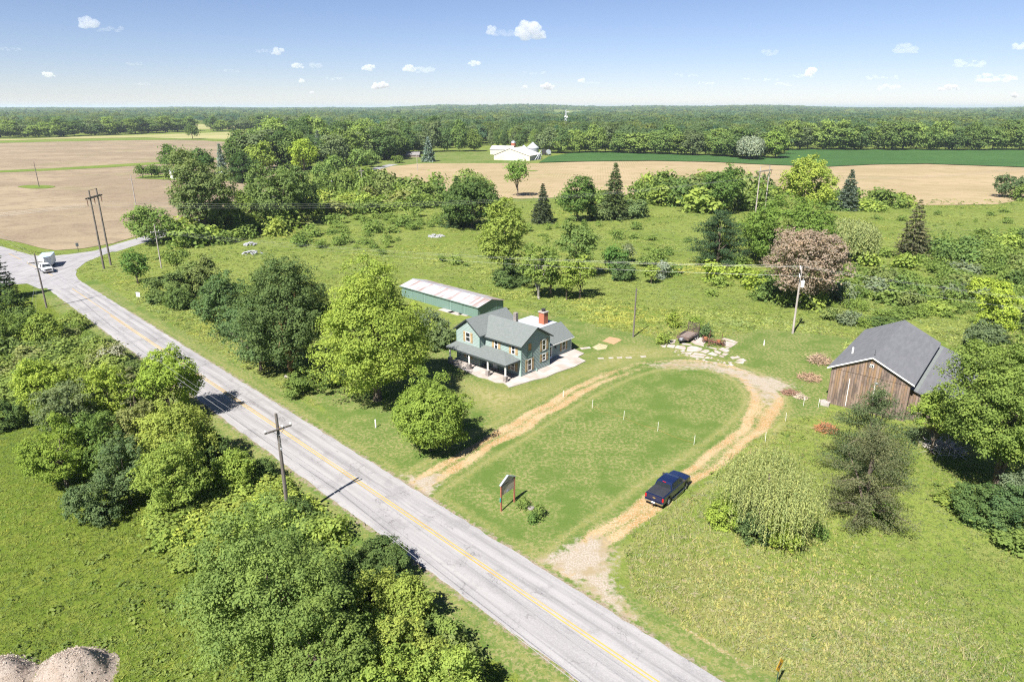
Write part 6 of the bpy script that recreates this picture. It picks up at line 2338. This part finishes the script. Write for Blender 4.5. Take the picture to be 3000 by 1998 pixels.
Ha, Hb = P(305, 788), P(325, 777)
r_, h1 = h_frame(Ha, Hb, 18.2, 'twin pole transmission tower with dark crossarm at the junction', WOOD)
Hc, Hd = P(2213, 627), P(2240, 620)
r_, h2 = h_frame(Hc, Hd, 16.4, 'pale twin pole transmission tower beside the bright topped tree', WOODL)
dv = (Hc + Hd) / 2 - (Ha + Hb) / 2
for i, lab in enumerate(('near', 'middle', 'far')):
    wire(h1[i], h2[i], 4.0, lab + ' transmission wire crossing the back meadow', 0.015)
    wire(h1[i] - dv, h1[i], 4.0, lab + ' transmission wire over the tilled field', 0.015)
    wire(h2[i], h2[i] + dv, 4.0, lab + ' transmission wire leaving the pale tower to the right', 0.015)

p2 = P(473, 785)
pr2 = P(2322, 977)
ld = (pr2 - p2).normalized()
ad = (ld.y, -ld.x)
pole2, e2 = crossarm_pole(p2, height_at(p2, 657), ad, 'wooden pole with a white crossarm on the bank by the side road', ((1.9, 2.4, 0.0),), wood=WOODL, r=0.15)
q = MB()
q.tube([(0, 0, -0.2), (0, 0, 11.4)], [0.19, 0.13], 10)
tp = empty('utility_pole', pr2, math.atan2(ad[1], ad[0]), 'pale utility pole with a white transformer near the barn', 'utility pole')
q.build('pole', WOODL, tp)
for z, ln in ((11.1, 2.0), (9.8, 1.9)):
    q = MB()
    q.box(-ln / 2, ln / 2, -0.24, -0.13, z - 0.06, z + 0.06)
    arm = q.build('crossarm', WOODL, tp)
    for x in (-ln / 2 + 0.1, 0.25, ln / 2 - 0.1):
        q = MB()
        q.lathe([(0.03, z + 0.06), (0.07, z + 0.14), (0.05, z + 0.2), (0.07, z + 0.24), (0.02, z + 0.3)], (x, -0.18, 0), 8)
        q.build('insulator', WHITE, arm)
q = MB()
q.lathe([(0.26, 8.0), (0.29, 8.05), (0.29, 9.0), (0.26, 9.08), (0.05, 9.12)], (-0.15, 0.48, 0), 14)
tf = q.build('transformer', WHITE, tp)
q = MB()
for x in (-0.3, 0.0):
    q.lathe([(0.05, 9.1), (0.07, 9.2), (0.04, 9.28), (0.06, 9.36), (0.02, 9.45)], (x, 0.48, 0), 8)
q.build('bushing', GALV, tf)
g1 = P(2280 + .153 * 885, 760 + .153 * 1090)
c_, s_ = math.cos(-tp.rotation_euler.z), math.sin(-tp.rotation_euler.z)
gx, gy = g1.x - pr2.x, g1.y - pr2.y
q = MB()
q.tube([(0.1, 0, 8.2), (c_ * gx - s_ * gy, s_ * gx + c_ * gy, 0.0)], 0.025, 5)
q.build('guy_wire', GALV, tp)
ca, sa = math.cos(tp.rotation_euler.z), math.sin(tp.rotation_euler.z)
nx2 = pr2 + ld * 130
for i, (x, z) in enumerate(((-0.9, 11.4), (0.25, 11.4), (0.85, 10.1))):
    e_ = Vector((pr2.x + ca * x, pr2.y + sa * x, z))
    lab = ('first', 'second', 'lowest')[i]
    wire(e2[i], e_, 1.6, lab + ' of the three field wires running behind the house', 0.008)
    wire(e_, e_ + (nx2 - pr2), 3.2, lab + ' field wire leaving the transformer pole to the right', 0.009)
mp = P(1855, 987)
mpo = empty('utility_pole', mp, 0, 'bare wooden pole without arms at the back of the drive', 'utility pole')
q = MB()
hp = height_at(mp, 845)
q.tube([(0, 0, -0.2), (0.06, 0, hp)], [0.15, 0.11], 9)
q.build('pole', WOOD, mpo)
q = MB()
for z in (hp * 0.42, hp * 0.58, hp * 0.97):
    q.box(0.10, 0.22, -0.04, 0.04, z - 0.05, z + 0.05)
q.build('bracket', GALV, mpo)
for (u, v0, v1, lab, arm) in ((115, 549, 475, 'thin pole on the grass island in the tilled field', False), (398, 600, 515, 'thin pole alone in the tilled field', True), (1223, 501, 452, 'pole with a crossarm in front of the grey roofed house', True),
                              (780, 640, 570, 'pole in the hedge by the side road', True), (973, 530, 515, 'far pole beside the side road', True), (1062, 560, 492, 'pole beside the side road at the farm drive', True)):
    if u == 973:
        continue
    b0 = P(u, v0)
    pp = empty('utility_pole', b0, 0.3, lab, 'utility pole')
    h0 = height_at(b0, v1)
    q = MB()
    q.tube([(0, 0, -0.1), (0, 0, h0)], [0.2, 0.13], 8)
    q.build('pole', WOODL if arm else WOOD, pp)
    q = MB()
    q.box(-1.2, 1.2, -0.2, -0.1, h0 * 0.86, h0 * 0.86 + 0.14)
    q.build('crossarm', WOODL if arm else WOOD, pp)

# ---------------------------------------------------------------- stakes and small posts
STK = [(110, 612, 'white stake nearest the house in the string line on the lawn'), (398, 718, 'second white stake of the string line on the lawn'), (711, 825, 'third white stake of the string line on the lawn'),
      (1043, 950, 'white stake of the string line nearest the dirt drive'), (1698, 922, 'white stake on the bank beside the drive willow'), (1886, 737, 'white stake at the corner of the rough grass below the barn'),
      (2050, 592, 'white stake beside the last brush pile'), (2185, 607, 'white stake nearest the barn wall')]
sp_ = []
for x, y, lab in STK:
    p = P(1700 + .3189 * x, 1000 + .3189 * y)
    r = random.Random(int(x))
    q = MB()
    lx, ly = r.uniform(-0.05, 0.05), r.uniform(-0.05, 0.05)
    q.tube([(0, 0, -0.05), (lx, ly, 1.15)], 0.02, 6)
    q.lathe([(0.02, 1.15), (0.024, 1.17), (0.01, 1.19)], (lx, ly, 0), 6)
    tag(q.build('stake', WHITE, None, p), lab, 'stake', 'white stakes')
    sp_.append(p)
STR = M('orange_string', (0.42, 0.22, 0.06), None, 1, 0.8)
for k, lab in enumerate(('orange string between the two stakes nearest the house', 'orange string between the two middle lawn stakes', 'orange string ending at the stake by the dirt drive')):
    wire(sp_[k] + Vector((0, 0, 0.3)), sp_[k + 1] + Vector((0, 0, 0.3)), 0.2, lab, 0.008, None, 'string', STR)
for u, v, v1, lab in ((1101, 1252, 1229, 'short white marker post on the front lawn'), (2238, 1012, 997, 'short white marker post before the transformer pole'), (1650, 1163, 1144, 'thin white stake on the edge of the house lawn')):
    p = P(u, v)
    h0 = height_at(p, v1)
    q = MB()
    q.lathe([(0.08, -0.05), (0.08, h0 - 0.06), (0.06, h0), (0.01, h0 + 0.01)] if u != 1650 else [(0.03, -0.05), (0.03, h0)], (0, 0, 0), 9)
    tag(q.build('marker_post', WHITE, None, p), lab, 'post')

# ---------------------------------------------------------------- heaps, logs, rubble
CHIP1 = M('pale_chip', (0.44, 0.38, 0.33), None, 3, 0.9)
CHIP2 = M('dark_chip', (0.36, 0.28, 0.23), None, 3, 0.9)


def mound(loc, R, H, label, mat, seed, sq=1.0):
    rng = np.random.default_rng(seed)
    n, m = 40, 26
    vs, fs = [], []
    ph = rng.uniform(0, 6.28, 12)
    for j in range(m):
        t_ = j / (m - 1)
        for k in range(n):
            a = 2 * math.pi * k / n
            rr = R * t_ * (1 + 0.10 * math.sin(2 * a + ph[0]) + 0.04 * math.sin(3 * a + ph[1]) + 0.02 * t_ * math.sin(9 * a + ph[2]))
            z = H * (0.5 + 0.5 * math.cos(math.pi * min(t_ ** 1.15, 1))) * (1 + 0.10 * min(1, 2 * t_) * math.sin(2 * a + ph[3] + 2 * t_)) + 0.025 * H * math.sin(5 * a + ph[4] + 9 * t_) * math.sin(math.pi * t_) + rng.normal() * 0.03 * min(1, 3 * t_) * (1 if 0 < j < m - 1 else 0)
            vs.append((rr * math.cos(a), rr * math.sin(a) * sq, z if j < m - 1 else -0.08))
    for j in range(m - 1):
        for k in range(n):
            fs.append((j * n + k, j * n + (k + 1) % n, (j + 1) * n + (k + 1) % n, (j + 1) * n + k))
    mb = MB().add(vs, fs)
    for _ in range(1800):
        j, k = int(rng.integers(1, m - 2)), int(rng.integers(n))
        c = Vector(vs[j * n + k]).lerp(Vector(vs[(j + 1) * n + (k + 1) % n]), rng.uniform()) + Vector(rng.normal(size=3) * 0.06)
        u_, w_ = Vector(unit(rng, 1)[0]) * rng.uniform(0.02, 0.07), Vector(unit(rng, 1)[0]) * rng.uniform(0.01, 0.025)
        c.z += 0.03
        mb.add([c - u_ - w_, c + u_ - w_, c + u_ + w_, c - u_ + w_], [(0, 1, 2, 3)], 1 + int(rng.integers(2)))
    return tag(mb.build('mulch_pile', [mat, CHIP1, CHIP2], None, loc, 0, True), label, 'mulch pile')


m, t, b = new_mat('wood_chips')
tc = t.node('ShaderNodeTexCoord').outputs['Object']
f1, f2, f3 = t.noise(tc, 1.2, 4, 0.6), t.noise(tc, 9, 4, 0.8), t.noise(tc, 26, 3, 0.8)
c = t.mix(t.ramp(f1, 0.35, 0.7), (0.45, 0.38, 0.325), (0.37, 0.295, 0.24))
c = t.mix(t.ramp(f2, 0.5, 0.75), c, (0.45, 0.40, 0.35))
c = t.mix(t.math('MULTIPLY', t.ramp(f3, 0.55, 0.7), 0.35), c, (0.20, 0.15, 0.115))
t.put(b.inputs['Base Color'], c)
b.inputs['Roughness'].default_value = 0.95
t.l.new(t.bump(t.math('ADD', f2, f3), 1.0, 0.12), b.inputs['Normal'])
CHIPS = m
mound(P(215, 1985), 3.0, 2.0, 'bigger pale wood chip pile in the lower corner', CHIPS, 1)
mound(P(-10, 1990), 2.6, 1.5, 'smaller wood chip pile cut by the left picture edge', CHIPS, 2)


def brush_pile(loc, R, H, n, label, col, seed, col2=None):
    rng = np.random.default_rng(seed)
    q = MB()
    for k in range(n):
        a, r2 = rng.uniform(0, 6.28), R * rng.uniform() ** 0.6 * 0.75
        c = Vector((r2 * math.cos(a), r2 * math.sin(a), 0.05 + H * (1 - r2 / R) * rng.uniform(0.2, 1)))
        d = Vector((rng.normal(), rng.normal(), rng.normal() * 0.45)).normalized() * R * rng.uniform(0.25, 0.6)
        e, s = c + d, c - d * 0.6
        e.z, s.z = max(e.z, 0.02), max(s.z, 0.02)
        q.tube([s, c + Vector((rng.normal(), rng.normal(), 0)) * 0.1, e], [0.04, 0.03, 0.012], 4, int(rng.integers(2)))
    o = q.build('brush_pile', [M('cut_brush', col, None, 3, 0.9), M('cut_brush_pale', col2 or tuple(min(1, x * 1.5) for x in col), None, 3, 0.9)], None, loc)
    return tag(o, label, 'brush pile')


brush_pile(P(2350 + .287 * 175, 900 + .287 * 560), 2.0, 1.3, 260, 'tall tan brush pile left of the barn roof', (0.26, 0.19, 0.13), 1)
brush_pile(P(2350 + .287 * 70, 900 + .287 * 730), 1.9, 0.7, 200, 'flat tan brush pile before the barn wall', (0.25, 0.17, 0.11), 2)
brush_pile(P(1700 + .3189 * 1930, 1000 + .3189 * 480), 1.4, 0.35, 130, 'low brown brush pile at the bend of the drive', (0.17, 0.10, 0.07), 3)
brush_pile(P(1700 + .3189 * 2020, 1000 + .3189 * 515), 1.1, 0.3, 80, 'scattered pale branches beside the low brown pile', (0.30, 0.25, 0.19), 4)
brush_pile(P(2350 + .287 * 250, 900 + .287 * 1260), 1.5, 1.0, 180, 'reddish brown dead branches at the foot of the grey green pine', (0.25, 0.12, 0.07), 5, (0.36, 0.16, 0.07))
brush_pile(P(2350 + .287 * 1440, 900 + .287 * 1470), 2.6, 1.6, 90, 'bare grey fallen branches under the great oak', (0.33, 0.30, 0.28), 6)
p = P(600 + .4146 * 615, 700 + .4146 * 985)
q = MB()
q.tube([(-1.0, 0.25, 0.18), (0, 0, 0.22), (1.1, -0.3, 0.16)], [0.2, 0.18, 0.13], 9)
q.tube([(0.2, 0, 0.22), (0.8, 0.35, 0.4)], [0.08, 0.03], 6)
tag(q.build('fallen_log', BARKG, None, p), 'fallen grey log under the tall dark tree', 'log')
rng = np.random.default_rng(8)
for (u, v, R, lab) in ((741, 743, 2.6, 'grey rubble heap in the back meadow'), (733, 718, 1.8, 'small pale rubble heap behind the grey one'), (1278, 693, 2.4, 'scattered pale rubble before the mixed clump')):
    q = MB()
    for k in range(46):
        a, r2 = rng.uniform(0, 6.28), R * math.sqrt(rng.uniform())
        s = rng.uniform(0.15, 0.5)
        z = max(0.05, 0.6 * (1 - r2 / R)) if u != 1278 else 0.05
        pts = [(r2 * math.cos(a) + s * math.cos(b_) * rng.uniform(0.7, 1.1), r2 * math.sin(a) + s * math.sin(b_) * rng.uniform(0.7, 1.1), z) for b_ in np.arange(0, 6.2, 1.26)]
        q.prism(pts, (rng.normal() * 0.05, rng.normal() * 0.05, s * 0.6))
    tag(q.build('rubble_heap', M('rubble', (0.36, 0.37, 0.40), (0.25, 0.25, 0.26), 2, 0.9), None, P(u, v)), lab, 'rubble')
q = MB()
q.obox((0, 0, 0.25), (0.8, -0.6, 0), 0.5, 0.35, 0.25)
q.obox((0.1, 0.9, 0.15), (0.9, 0.2, 0), 0.45, 0.3, 0.15)
tag(q.build('concrete_blocks', CONC, None, P(2350 + .287 * 235, 900 + .287 * 1000)), 'white concrete blocks at the left corner of the barn', 'block')

# ---------------------------------------------------------------- farm buildings far off
def hall(u0, v0, u1, v1, rise_px, depth_m, label, wall, roofm, name='barn', eave_px=None, doors=(), cat='barn', ridge_along=False):
    """simple gabled hall whose front wall runs between two pixels on the ground"""
    a, b_ = P(u0, v0), P(u1, v1)
    d = b_ - a
    L = d.length
    root = empty(name, a, math.atan2(d.y, d.x), label, cat)
    s = depth(a) / F
    e, r = eave_px * s, rise_px * s
    q = MB()
    if ridge_along:
        q.prism([(0, 0, 0), (0, depth_m, 0), (0, depth_m, e), (0, depth_m / 2, r - 0.1), (0, 0, e)], (L, 0, 0))
        q.build('wall', wall, root)
        q = MB()
        for y1 in (-0.4, depth_m + 0.4):
            q.prism([(-0.3, depth_m / 2, r), (L + 0.3, depth_m / 2, r), (L + 0.3, y1, e - 0.1), (-0.3, y1, e - 0.1)], (0, 0, 0.2))
    else:
        q.prism([(0, 0, 0), (L, 0, 0), (L, 0, e), (L * 0.44, 0, r - 0.1), (0, 0, e)], (0, depth_m, 0))
        q.build('wall', wall, root)
        q = MB()
        for x1 in (-0.4, L + 0.4):
            q.prism([(L * 0.44, -0.4, r), (L * 0.44, depth_m + 0.4, r), (x1, depth_m + 0.4, e - 0.1), (x1, -0.4, e - 0.1)], (0, 0, 0.2))
    q.build('roof', roofm, root)
    for x0, x1, z1, mm in doors:
        q = MB()
        q.box(x0 * L, x1 * L, -0.12, -0.02, 0.05, z1 * e)
        q.build('door', mm, root)
    return root


CREAM = M('cream_metal', (0.50, 0.47, 0.39), None, 0.3, 0.6)
PROOF = M('pale_metal_roof', (0.52, 0.49, 0.45), (0.46, 0.43, 0.40), 0.3, 0.5)
GROOF = M('pale_grey_roof', (0.40, 0.40, 0.41), (0.34, 0.34, 0.35), 0.3, 0.6)
hall(1447, 469, 1552, 472, 33, 24, 'white barn with sliding doors at the far farm', CREAM, PROOF, eave_px=13.5, doors=((0.32, 0.58, 1.25, WHITE), (0.59, 0.79, 1.05, WHITE)))
hall(1436, 453, 1500, 454, 23, 14, 'long cream barn behind the white barn', CREAM, GROOF, eave_px=14, ridge_along=True)
for u, v, wpx, hpx, tot, lab in ((1535, 456, 32, 16, 28, 'smaller round grain bin behind the white barn'), (1561, 463, 35, 28, 43, 'taller round grain bin right of the white barn')):
    c = P(u, v) + Vector((0, 4, 0))
    s = depth(c) / F
    root = empty('grain_bin', c, 0, lab, 'grain bin')
    R = wpx * s / 2
    q = MB()
    prof = []
    for k in range(14):
        z = k * hpx * s / 13
        prof += [(R, z), (R * 0.985, z + 0.02)]
    q.lathe(prof, (0, 0, 0), 28)
    q.build('wall', GALV, root, smooth=False)
    q = MB()
    q.lathe([(R * 1.03, hpx * s - 0.02), (R * 0.12, tot * s - 0.3), (R * 0.1, tot * s)], (0, 0, 0), 28)
    q.build('roof', M('bin_roof', (0.55, 0.56, 0.58), (0.48, 0.49, 0.52), 0.5, 0.4, 0.3), root)
a, b_ = P(1574, 466), P(1584, 440)
q = MB()
top = P(1575, 470)
q.tube([(0, 0, 0.3), (2.6, 2, 7.0)], 0.25, 6)
q.tube([(1.6, -0.5, 0.0), (3.2, 1.5, 5.0)], 0.12, 5)
q.tube([(-2.0, -0.5, 0.2), (1.8, 1.0, 6.0)], 0.12, 5)
tag(q.build('grain_auger', GALV, None, top), 'grey grain auger leaning beside the taller bin', 'auger')
c = P(1504, 450) + Vector((0, 6, 0))
sl_ = empty('silo', c, 0, 'small brick silo behind the white barn', 'silo')
q = MB()
q.lathe([(2.0, 0), (2.0, 8.2)], (0, 0, 0), 16)
q.build('wall', BRICK, sl_)
q = MB()
q.lathe([(2.1, 8.2), (1.5, 9.3), (0.1, 9.9)], (0, 0, 0), 16)
q.build('roof', GALV, sl_)
for u, v, lab, mm in ((1594, 455, 'dark round tank beyond the auger', BLACKM), (1607, 456, 'grey wagon beyond the dark tank', GALV)):
    o = empty('wagon', P(u, v), 0.1, lab, 'farm wagon')
    q = MB()
    q.lathe([(1.7, -2.0), (1.9, -1.5), (1.9, 1.5), (1.7, 2.0)], (0, 0, 2.6), 14, axis='y')
    q.build('tank', mm, o)
    for x in (-1.2, 1.2):
        for y in (-1.4, 1.4):
            wheel(o, x, y, 0.55, 0.3)
hall(1190, 462, 1228, 462, 14, 9, 'house with a grey roof between the farm trees', M('brown_siding', (0.2, 0.16, 0.13), None, 1, 0.8), M('grey_house_roof', (0.2, 0.19, 0.19), None, 0.5, 0.8), name='house', eave_px=7, cat='house', ridge_along=True)
hall(505, 526, 547, 524, 28, 9, 'white garage with a pale blue roof beside the tilled field', WHITE, M('pale_blue_metal', (0.42, 0.46, 0.53), None, 0.5, 0.5), name='garage', eave_px=20, cat='garage', doors=((0.35, 0.62, 0.7, GALV),), ridge_along=True)
hall(1443, 376, 1458, 376, 9, 12, 'small red barn in a clearing of the far woods', M('red_barn', (0.42, 0.09, 0.05), None, 0.4, 0.7), GROOF, eave_px=6, ridge_along=True)
hall(1487, 374, 1505, 374, 8, 10, 'tiny white house right of the red barn', WHITE, GROOF, name='house', eave_px=4.5, cat='house', ridge_along=True)
hall(797, 480, 832, 480, 17, 10, 'pale roofed house half hidden by the farm trees', WHITE, GROOF, name='house', eave_px=9, cat='house', ridge_along=True)
hall(826, 432, 850, 432, 16, 8, 'house with red roof edges deep in the farm trees', WHITE, M('red_roof', (0.4, 0.2, 0.17), None, 1, 0.8), name='house', eave_px=8, cat='house', ridge_along=True)
hall(915, 445, 942, 445, 19, 9, 'grey roofed house beside the blue spruce among farm trees', WHITE, GROOF, name='house', eave_px=9, cat='house', ridge_along=True)
for u0, u1, v, h, e, lab, rm in ((1638, 1650, 334, 4.5, 3, 'left one of the far white sheds', GROOF), (1652, 1668, 334, 5.5, 4, 'larger far white shed beside the lattice mast', GROOF), (1704, 1730, 337, 8, 4.5, 'far white building with a teal roof', M('teal_roof', (0.10, 0.27, 0.25), None, 0.2, 0.6)),
                                 (1226, 1240, 332, 6, 4, 'far white silo building on the left horizon', GROOF)):
    hall(u0, v, u1, v, h, 25, lab, WHITE, rm, name='shed', eave_px=e, cat='shed', ridge_along=True)
# lattice mast
c = P(1656, 386)
ms = empty('lattice_mast', c, 0.3, 'grey lattice mast with white dishes above the woods', 'mast')
Hm = height_at(c, 322)
q = MB()
for sx, sy in ((-1, -1), (1, -1), (1, 1), (-1, 1)):
    q.tube([(sx * 2.0, sy * 2.0, 0), (sx * 0.5, sy * 0.5, Hm)], 0.16, 5)
n = 14
for k in range(n):
    z0, z1 = Hm * k / n, Hm * (k + 1) / n
    w0, w1 = 2.0 - 1.5 * k / n, 2.0 - 1.5 * (k + 1) / n
    for a_, b2 in (((-w0, -w0), (w1, -w1)), ((w0, -w0), (w1, w1)), ((w0, w0), (-w1, w1)), ((-w0, w0), (-w1, -w1))):
        q.tube([(a_[0], a_[1], z0), (b2[0], b2[1], z1)], 0.09, 4)
q.build('lattice', GALV, ms)
for x, z in ((-1.6, Hm * 0.70), (1.6, Hm * 0.68)):
    q = MB()
    q.lathe([(0.2, -0.8), (1.3, -1.2), (1.4, -1.3), (0.1, -0.9)], (x, -0.6, z), 14, axis='y')
    q.build('dish', WHITE, ms)
# ---------------------------------------------------------------- clouds
def cloud_mat(name, dens):
    m, t, b = new_mat(name)
    t.n.remove(b)
    v = t.node('ShaderNodeVolumeScatter')
    v.inputs['Color'].default_value = (1, 1, 1, 1)
    v.inputs['Density'].default_value = dens
    v.inputs['Anisotropy'].default_value = 0.0
    t.l.new(v.outputs[0], t.n['Material Output'].inputs['Volume'])
    return m


CLD = [cloud_mat('cloud_dense', 0.0065), cloud_mat('cloud_thin', 0.0030)]
CL = [(261, 70, 60, 36, 0, 'bright lumpy cloud high on the left'), (322, 86, 62, 18, 1, 'thin tail trailing right of the high left cloud'), (145, 220, 34, 16, 0, 'small cloud low on the far left'),
      (812, 152, 34, 22, 0, 'small bright cloud left of centre'), (775, 150, 50, 12, 1, 'faint cloud left of the small bright one'), (869, 194, 42, 16, 0, 'flat cloud below the small bright one'),
      (927, 192, 30, 16, 1, 'pale cloud right of the flat one'), (1081, 201, 36, 20, 0, 'rounded cloud left of the sky centre'), (1198, 203, 44, 20, 0, 'cloud with a grey right side'), (1240, 205, 60, 20, 1, 'grey ragged cloud beside it'),
      (1108, 252, 54, 24, 0, 'largest of the low clouds left of centre'), (885, 239, 20, 14, 0, 'tiny puff between two low clouds'), (1440, 91, 30, 26, 0, 'bright puff left of the biggest cloud'), (1475, 98, 50, 24, 1, 'thin grey cloud between puff and biggest cloud'),
      (1551, 96, 96, 52, 0, 'biggest cloud in the middle of the sky'), (1389, 189, 42, 20, 0, 'small cloud below the bright puff'), (914, 272, 18, 8, 0, 'tiny low puff near the horizon'), (1704, 237, 30, 12, 0, 'small bright cloud with a flat tail'),
      (1735, 243, 50, 7, 1, 'flat tail right of the small bright cloud'), (1602, 256, 42, 20, 0, 'low bright cloud above the lattice mast'), (1538, 256, 22, 10, 0, 'tiny cloud left of the low bright one'), (2255, 156, 44, 18, 1, 'thin grey cloud right of centre'),
      (2376, 214, 30, 26, 0, 'white dome of the cloud at the right'), (2355, 222, 80, 14, 1, 'grey base below the white dome'), (2659, 143, 56, 34, 1, 'ragged grey cloud high on the right'), (2990, 137, 50, 22, 0, 'cloud cut by the right picture edge'),
      (2920, 229, 120, 30, 1, 'broad grey cloud low on the right'), (2890, 222, 40, 12, 0, 'bright top of the broad grey cloud'), (2774, 258, 80, 18, 0, 'flat white cloud low on the right'), (2583, 228, 100, 14, 1, 'faint flat cloud right of the white dome'),
      (2226, 236, 100, 12, 1, 'faint long cloud below the thin grey one'), (2010, 222, 64, 10, 1, 'faint flat cloud right of the mast'), (2067, 245, 44, 10, 1, 'small faint cloud under the flat one'), (2296, 248, 46, 12, 1, 'small faint cloud left of the white dome'),
      (2971, 281, 26, 14, 0, 'tiny low puff at the right edge'), (1564, 214, 60, 10, 1, 'faint grey streak above the low bright cloud'), (2840, 190, 90, 26, 1, 'ragged grey cloud above the broad one'), (2600, 258, 70, 20, 1, 'pale ragged cloud near the right horizon'),
      (30, 145, 50, 12, 1, 'faint grey streak at the left picture edge'), (395, 188, 40, 10, 1, 'faint streak under the high left cloud'), (680, 208, 44, 10, 1, 'faint streak left of centre'), (420, 247, 34, 8, 1, 'faint low streak on the left'), (980, 232, 44, 10, 1, 'pale flat cloud under the cloud with a grey side')]
import bmesh
for n_, (u, v, wp, hp_, kind_, lab) in enumerate(CL):
    rng = np.random.default_rng(700 + n_)
    el = (HOR - v) / F
    alt = 1100.0
    dist = alt / el
    y = dist
    # along the pixel's ray at that distance
    a_, b2 = (u - 1500) / F, (v - 999) / F
    d = np.array([a_, CT - b2 * ST, -ST - b2 * CT])
    c = d * (dist / d[1]) + np.array([0, 0, CAMH])
    s = dist / F
    W_, H_ = wp * s, hp_ * s
    bm = bmesh.new()
    m_ = 16 if kind_ == 0 else 22
    for k in range(m_):
        if kind_ == 0:
            r = H_ * rng.uniform(0.16, 0.34)
            x = np.clip(rng.normal() * 0.2, -0.5, 0.5) * (W_ - 1.4 * r)
            z = rng.uniform(-0.35, 0.5 - 0.6 * abs(x) / W_) * (H_ - r)
            dx = 1.2
        else:
            r = H_ * rng.uniform(0.08, 0.26)
            x = rng.uniform(-0.5, 0.5) * W_
            z = rng.uniform(-0.4, 0.4) * (H_ - r)
            dx = 1.9
        g = bmesh.ops.create_icosphere(bm, subdivisions=3, radius=r)
        for vv in g['verts']:
            q3 = vv.co
            f = 1 + 0.16 * math.sin(q3.x / r * 4 + k) * math.sin(q3.z / r * 5 + k * 2) + 0.09 * math.sin(q3.y / r * 9 + k * 3) * math.sin(q3.x / r * 11)
            vv.co = Vector((q3.x * f * dx + x, q3.y * f + rng.uniform(-0.0, 0.0) + (x * 0.1), max(q3.z * f, -0.55 * r) + z))
    me = D.meshes.new('cloud')
    bm.to_mesh(me)
    bm.free()
    me.materials.append(CLD[kind_])
    o = link('cloud', me, None, c)
    rm = o.modifiers.new('fuse', 'REMESH')
    rm.mode = 'VOXEL'
    rm.voxel_size = H_ * 0.045
    o.scale = (1, 1, 1)
    tag(o, lab, 'cloud')

# ---------------------------------------------------------------- air
HAZE_DENS = 0.00007
if HAZE_DENS:
    m, t, b = new_mat('pale_air')
    t.n.remove(b)
    v = t.node('ShaderNodeVolumePrincipled')
    v.inputs['Color'].default_value = (0.72, 0.84, 1.0, 1)
    v.inputs['Density'].default_value = HAZE_DENS
    v.inputs['Anisotropy'].default_value = 0.2
    t.l.new(v.outputs[0], t.n['Material Output'].inputs['Volume'])
    hz = MB().box(-40000, 40000, -2000, 34000, -8, 85).build('haze', m)
    tag(hz, 'thin pale summer haze over the land', None, None, 'stuff')

# ---------------------------------------------------------------- light, sky, camera
EL, AZ = math.radians(50), math.radians(239)
sun_dir = Vector((math.cos(AZ) * math.cos(EL), math.sin(AZ) * math.cos(EL), math.sin(EL)))
sl = D.lights.new('sun', 'SUN')
sl.energy = 4.35
sl.angle = math.radians(0.53)
sl.color = (1.0, 0.955, 0.88)
so = D.objects.new('sun', sl)
COL.objects.link(so)
so.rotation_euler = (-sun_dir).to_track_quat('-Z', 'Y').to_euler()
wd = D.worlds.new('World')
sc.world = wd
wd.use_nodes = True
nt = wd.node_tree
bg = nt.nodes['Background']
sk = nt.nodes.new('ShaderNodeTexSky')
sk.sky_type = 'NISHITA'
sk.sun_disc = False
sk.sun_elevation = EL
sk.sun_rotation = math.atan2(sun_dir.x, sun_dir.y)
sk.air_density = 0.85
sk.dust_density = 0.0
sk.ozone_density = 2.5
sk.altitude = 200
mx = nt.nodes.new('ShaderNodeMix')
mx.data_type = 'RGBA'
mx.blend_type = 'MULTIPLY'
mx.inputs[0].default_value = 1.0
mx.inputs[7].default_value = (0.59, 0.57, 0.67, 1)
nt.links.new(sk.outputs[0], mx.inputs[6])
nt.links.new(mx.outputs[2], bg.inputs[0])
bg.inputs[1].default_value = 0.056

cam = D.cameras.new('camera')
cam.sensor_fit = 'HORIZONTAL'
cam.sensor_width = 36
cam.lens = F / 3000 * 36
cam.clip_end = 300000
cam.clip_start = 0.5
co = D.objects.new('camera', cam)
COL.objects.link(co)
co.location = (0, 0, CAMH)
co.rotation_euler = (math.pi / 2 - TH, 0, 0)
sc.camera = co
vs = sc.view_settings
vs.view_transform = 'Standard'
vs.look = 'None'
vs.exposure = 1.62
vs.gamma = 1
sc.cycles.max_bounces = 6
sc.cycles.diffuse_bounces = 4
sc.cycles.glossy_bounces = 2
sc.cycles.transmission_bounces = 2
sc.cycles.volume_bounces = 1
sc.cycles.caustics_reflective = False
sc.cycles.caustics_refractive = False
sc.cycles.use_denoising = False
sc.cycles.pixel_filter_type = 'BLACKMAN_HARRIS'
sc.cycles.filter_width = 1.2
sc.cycles.use_adaptive_sampling = False
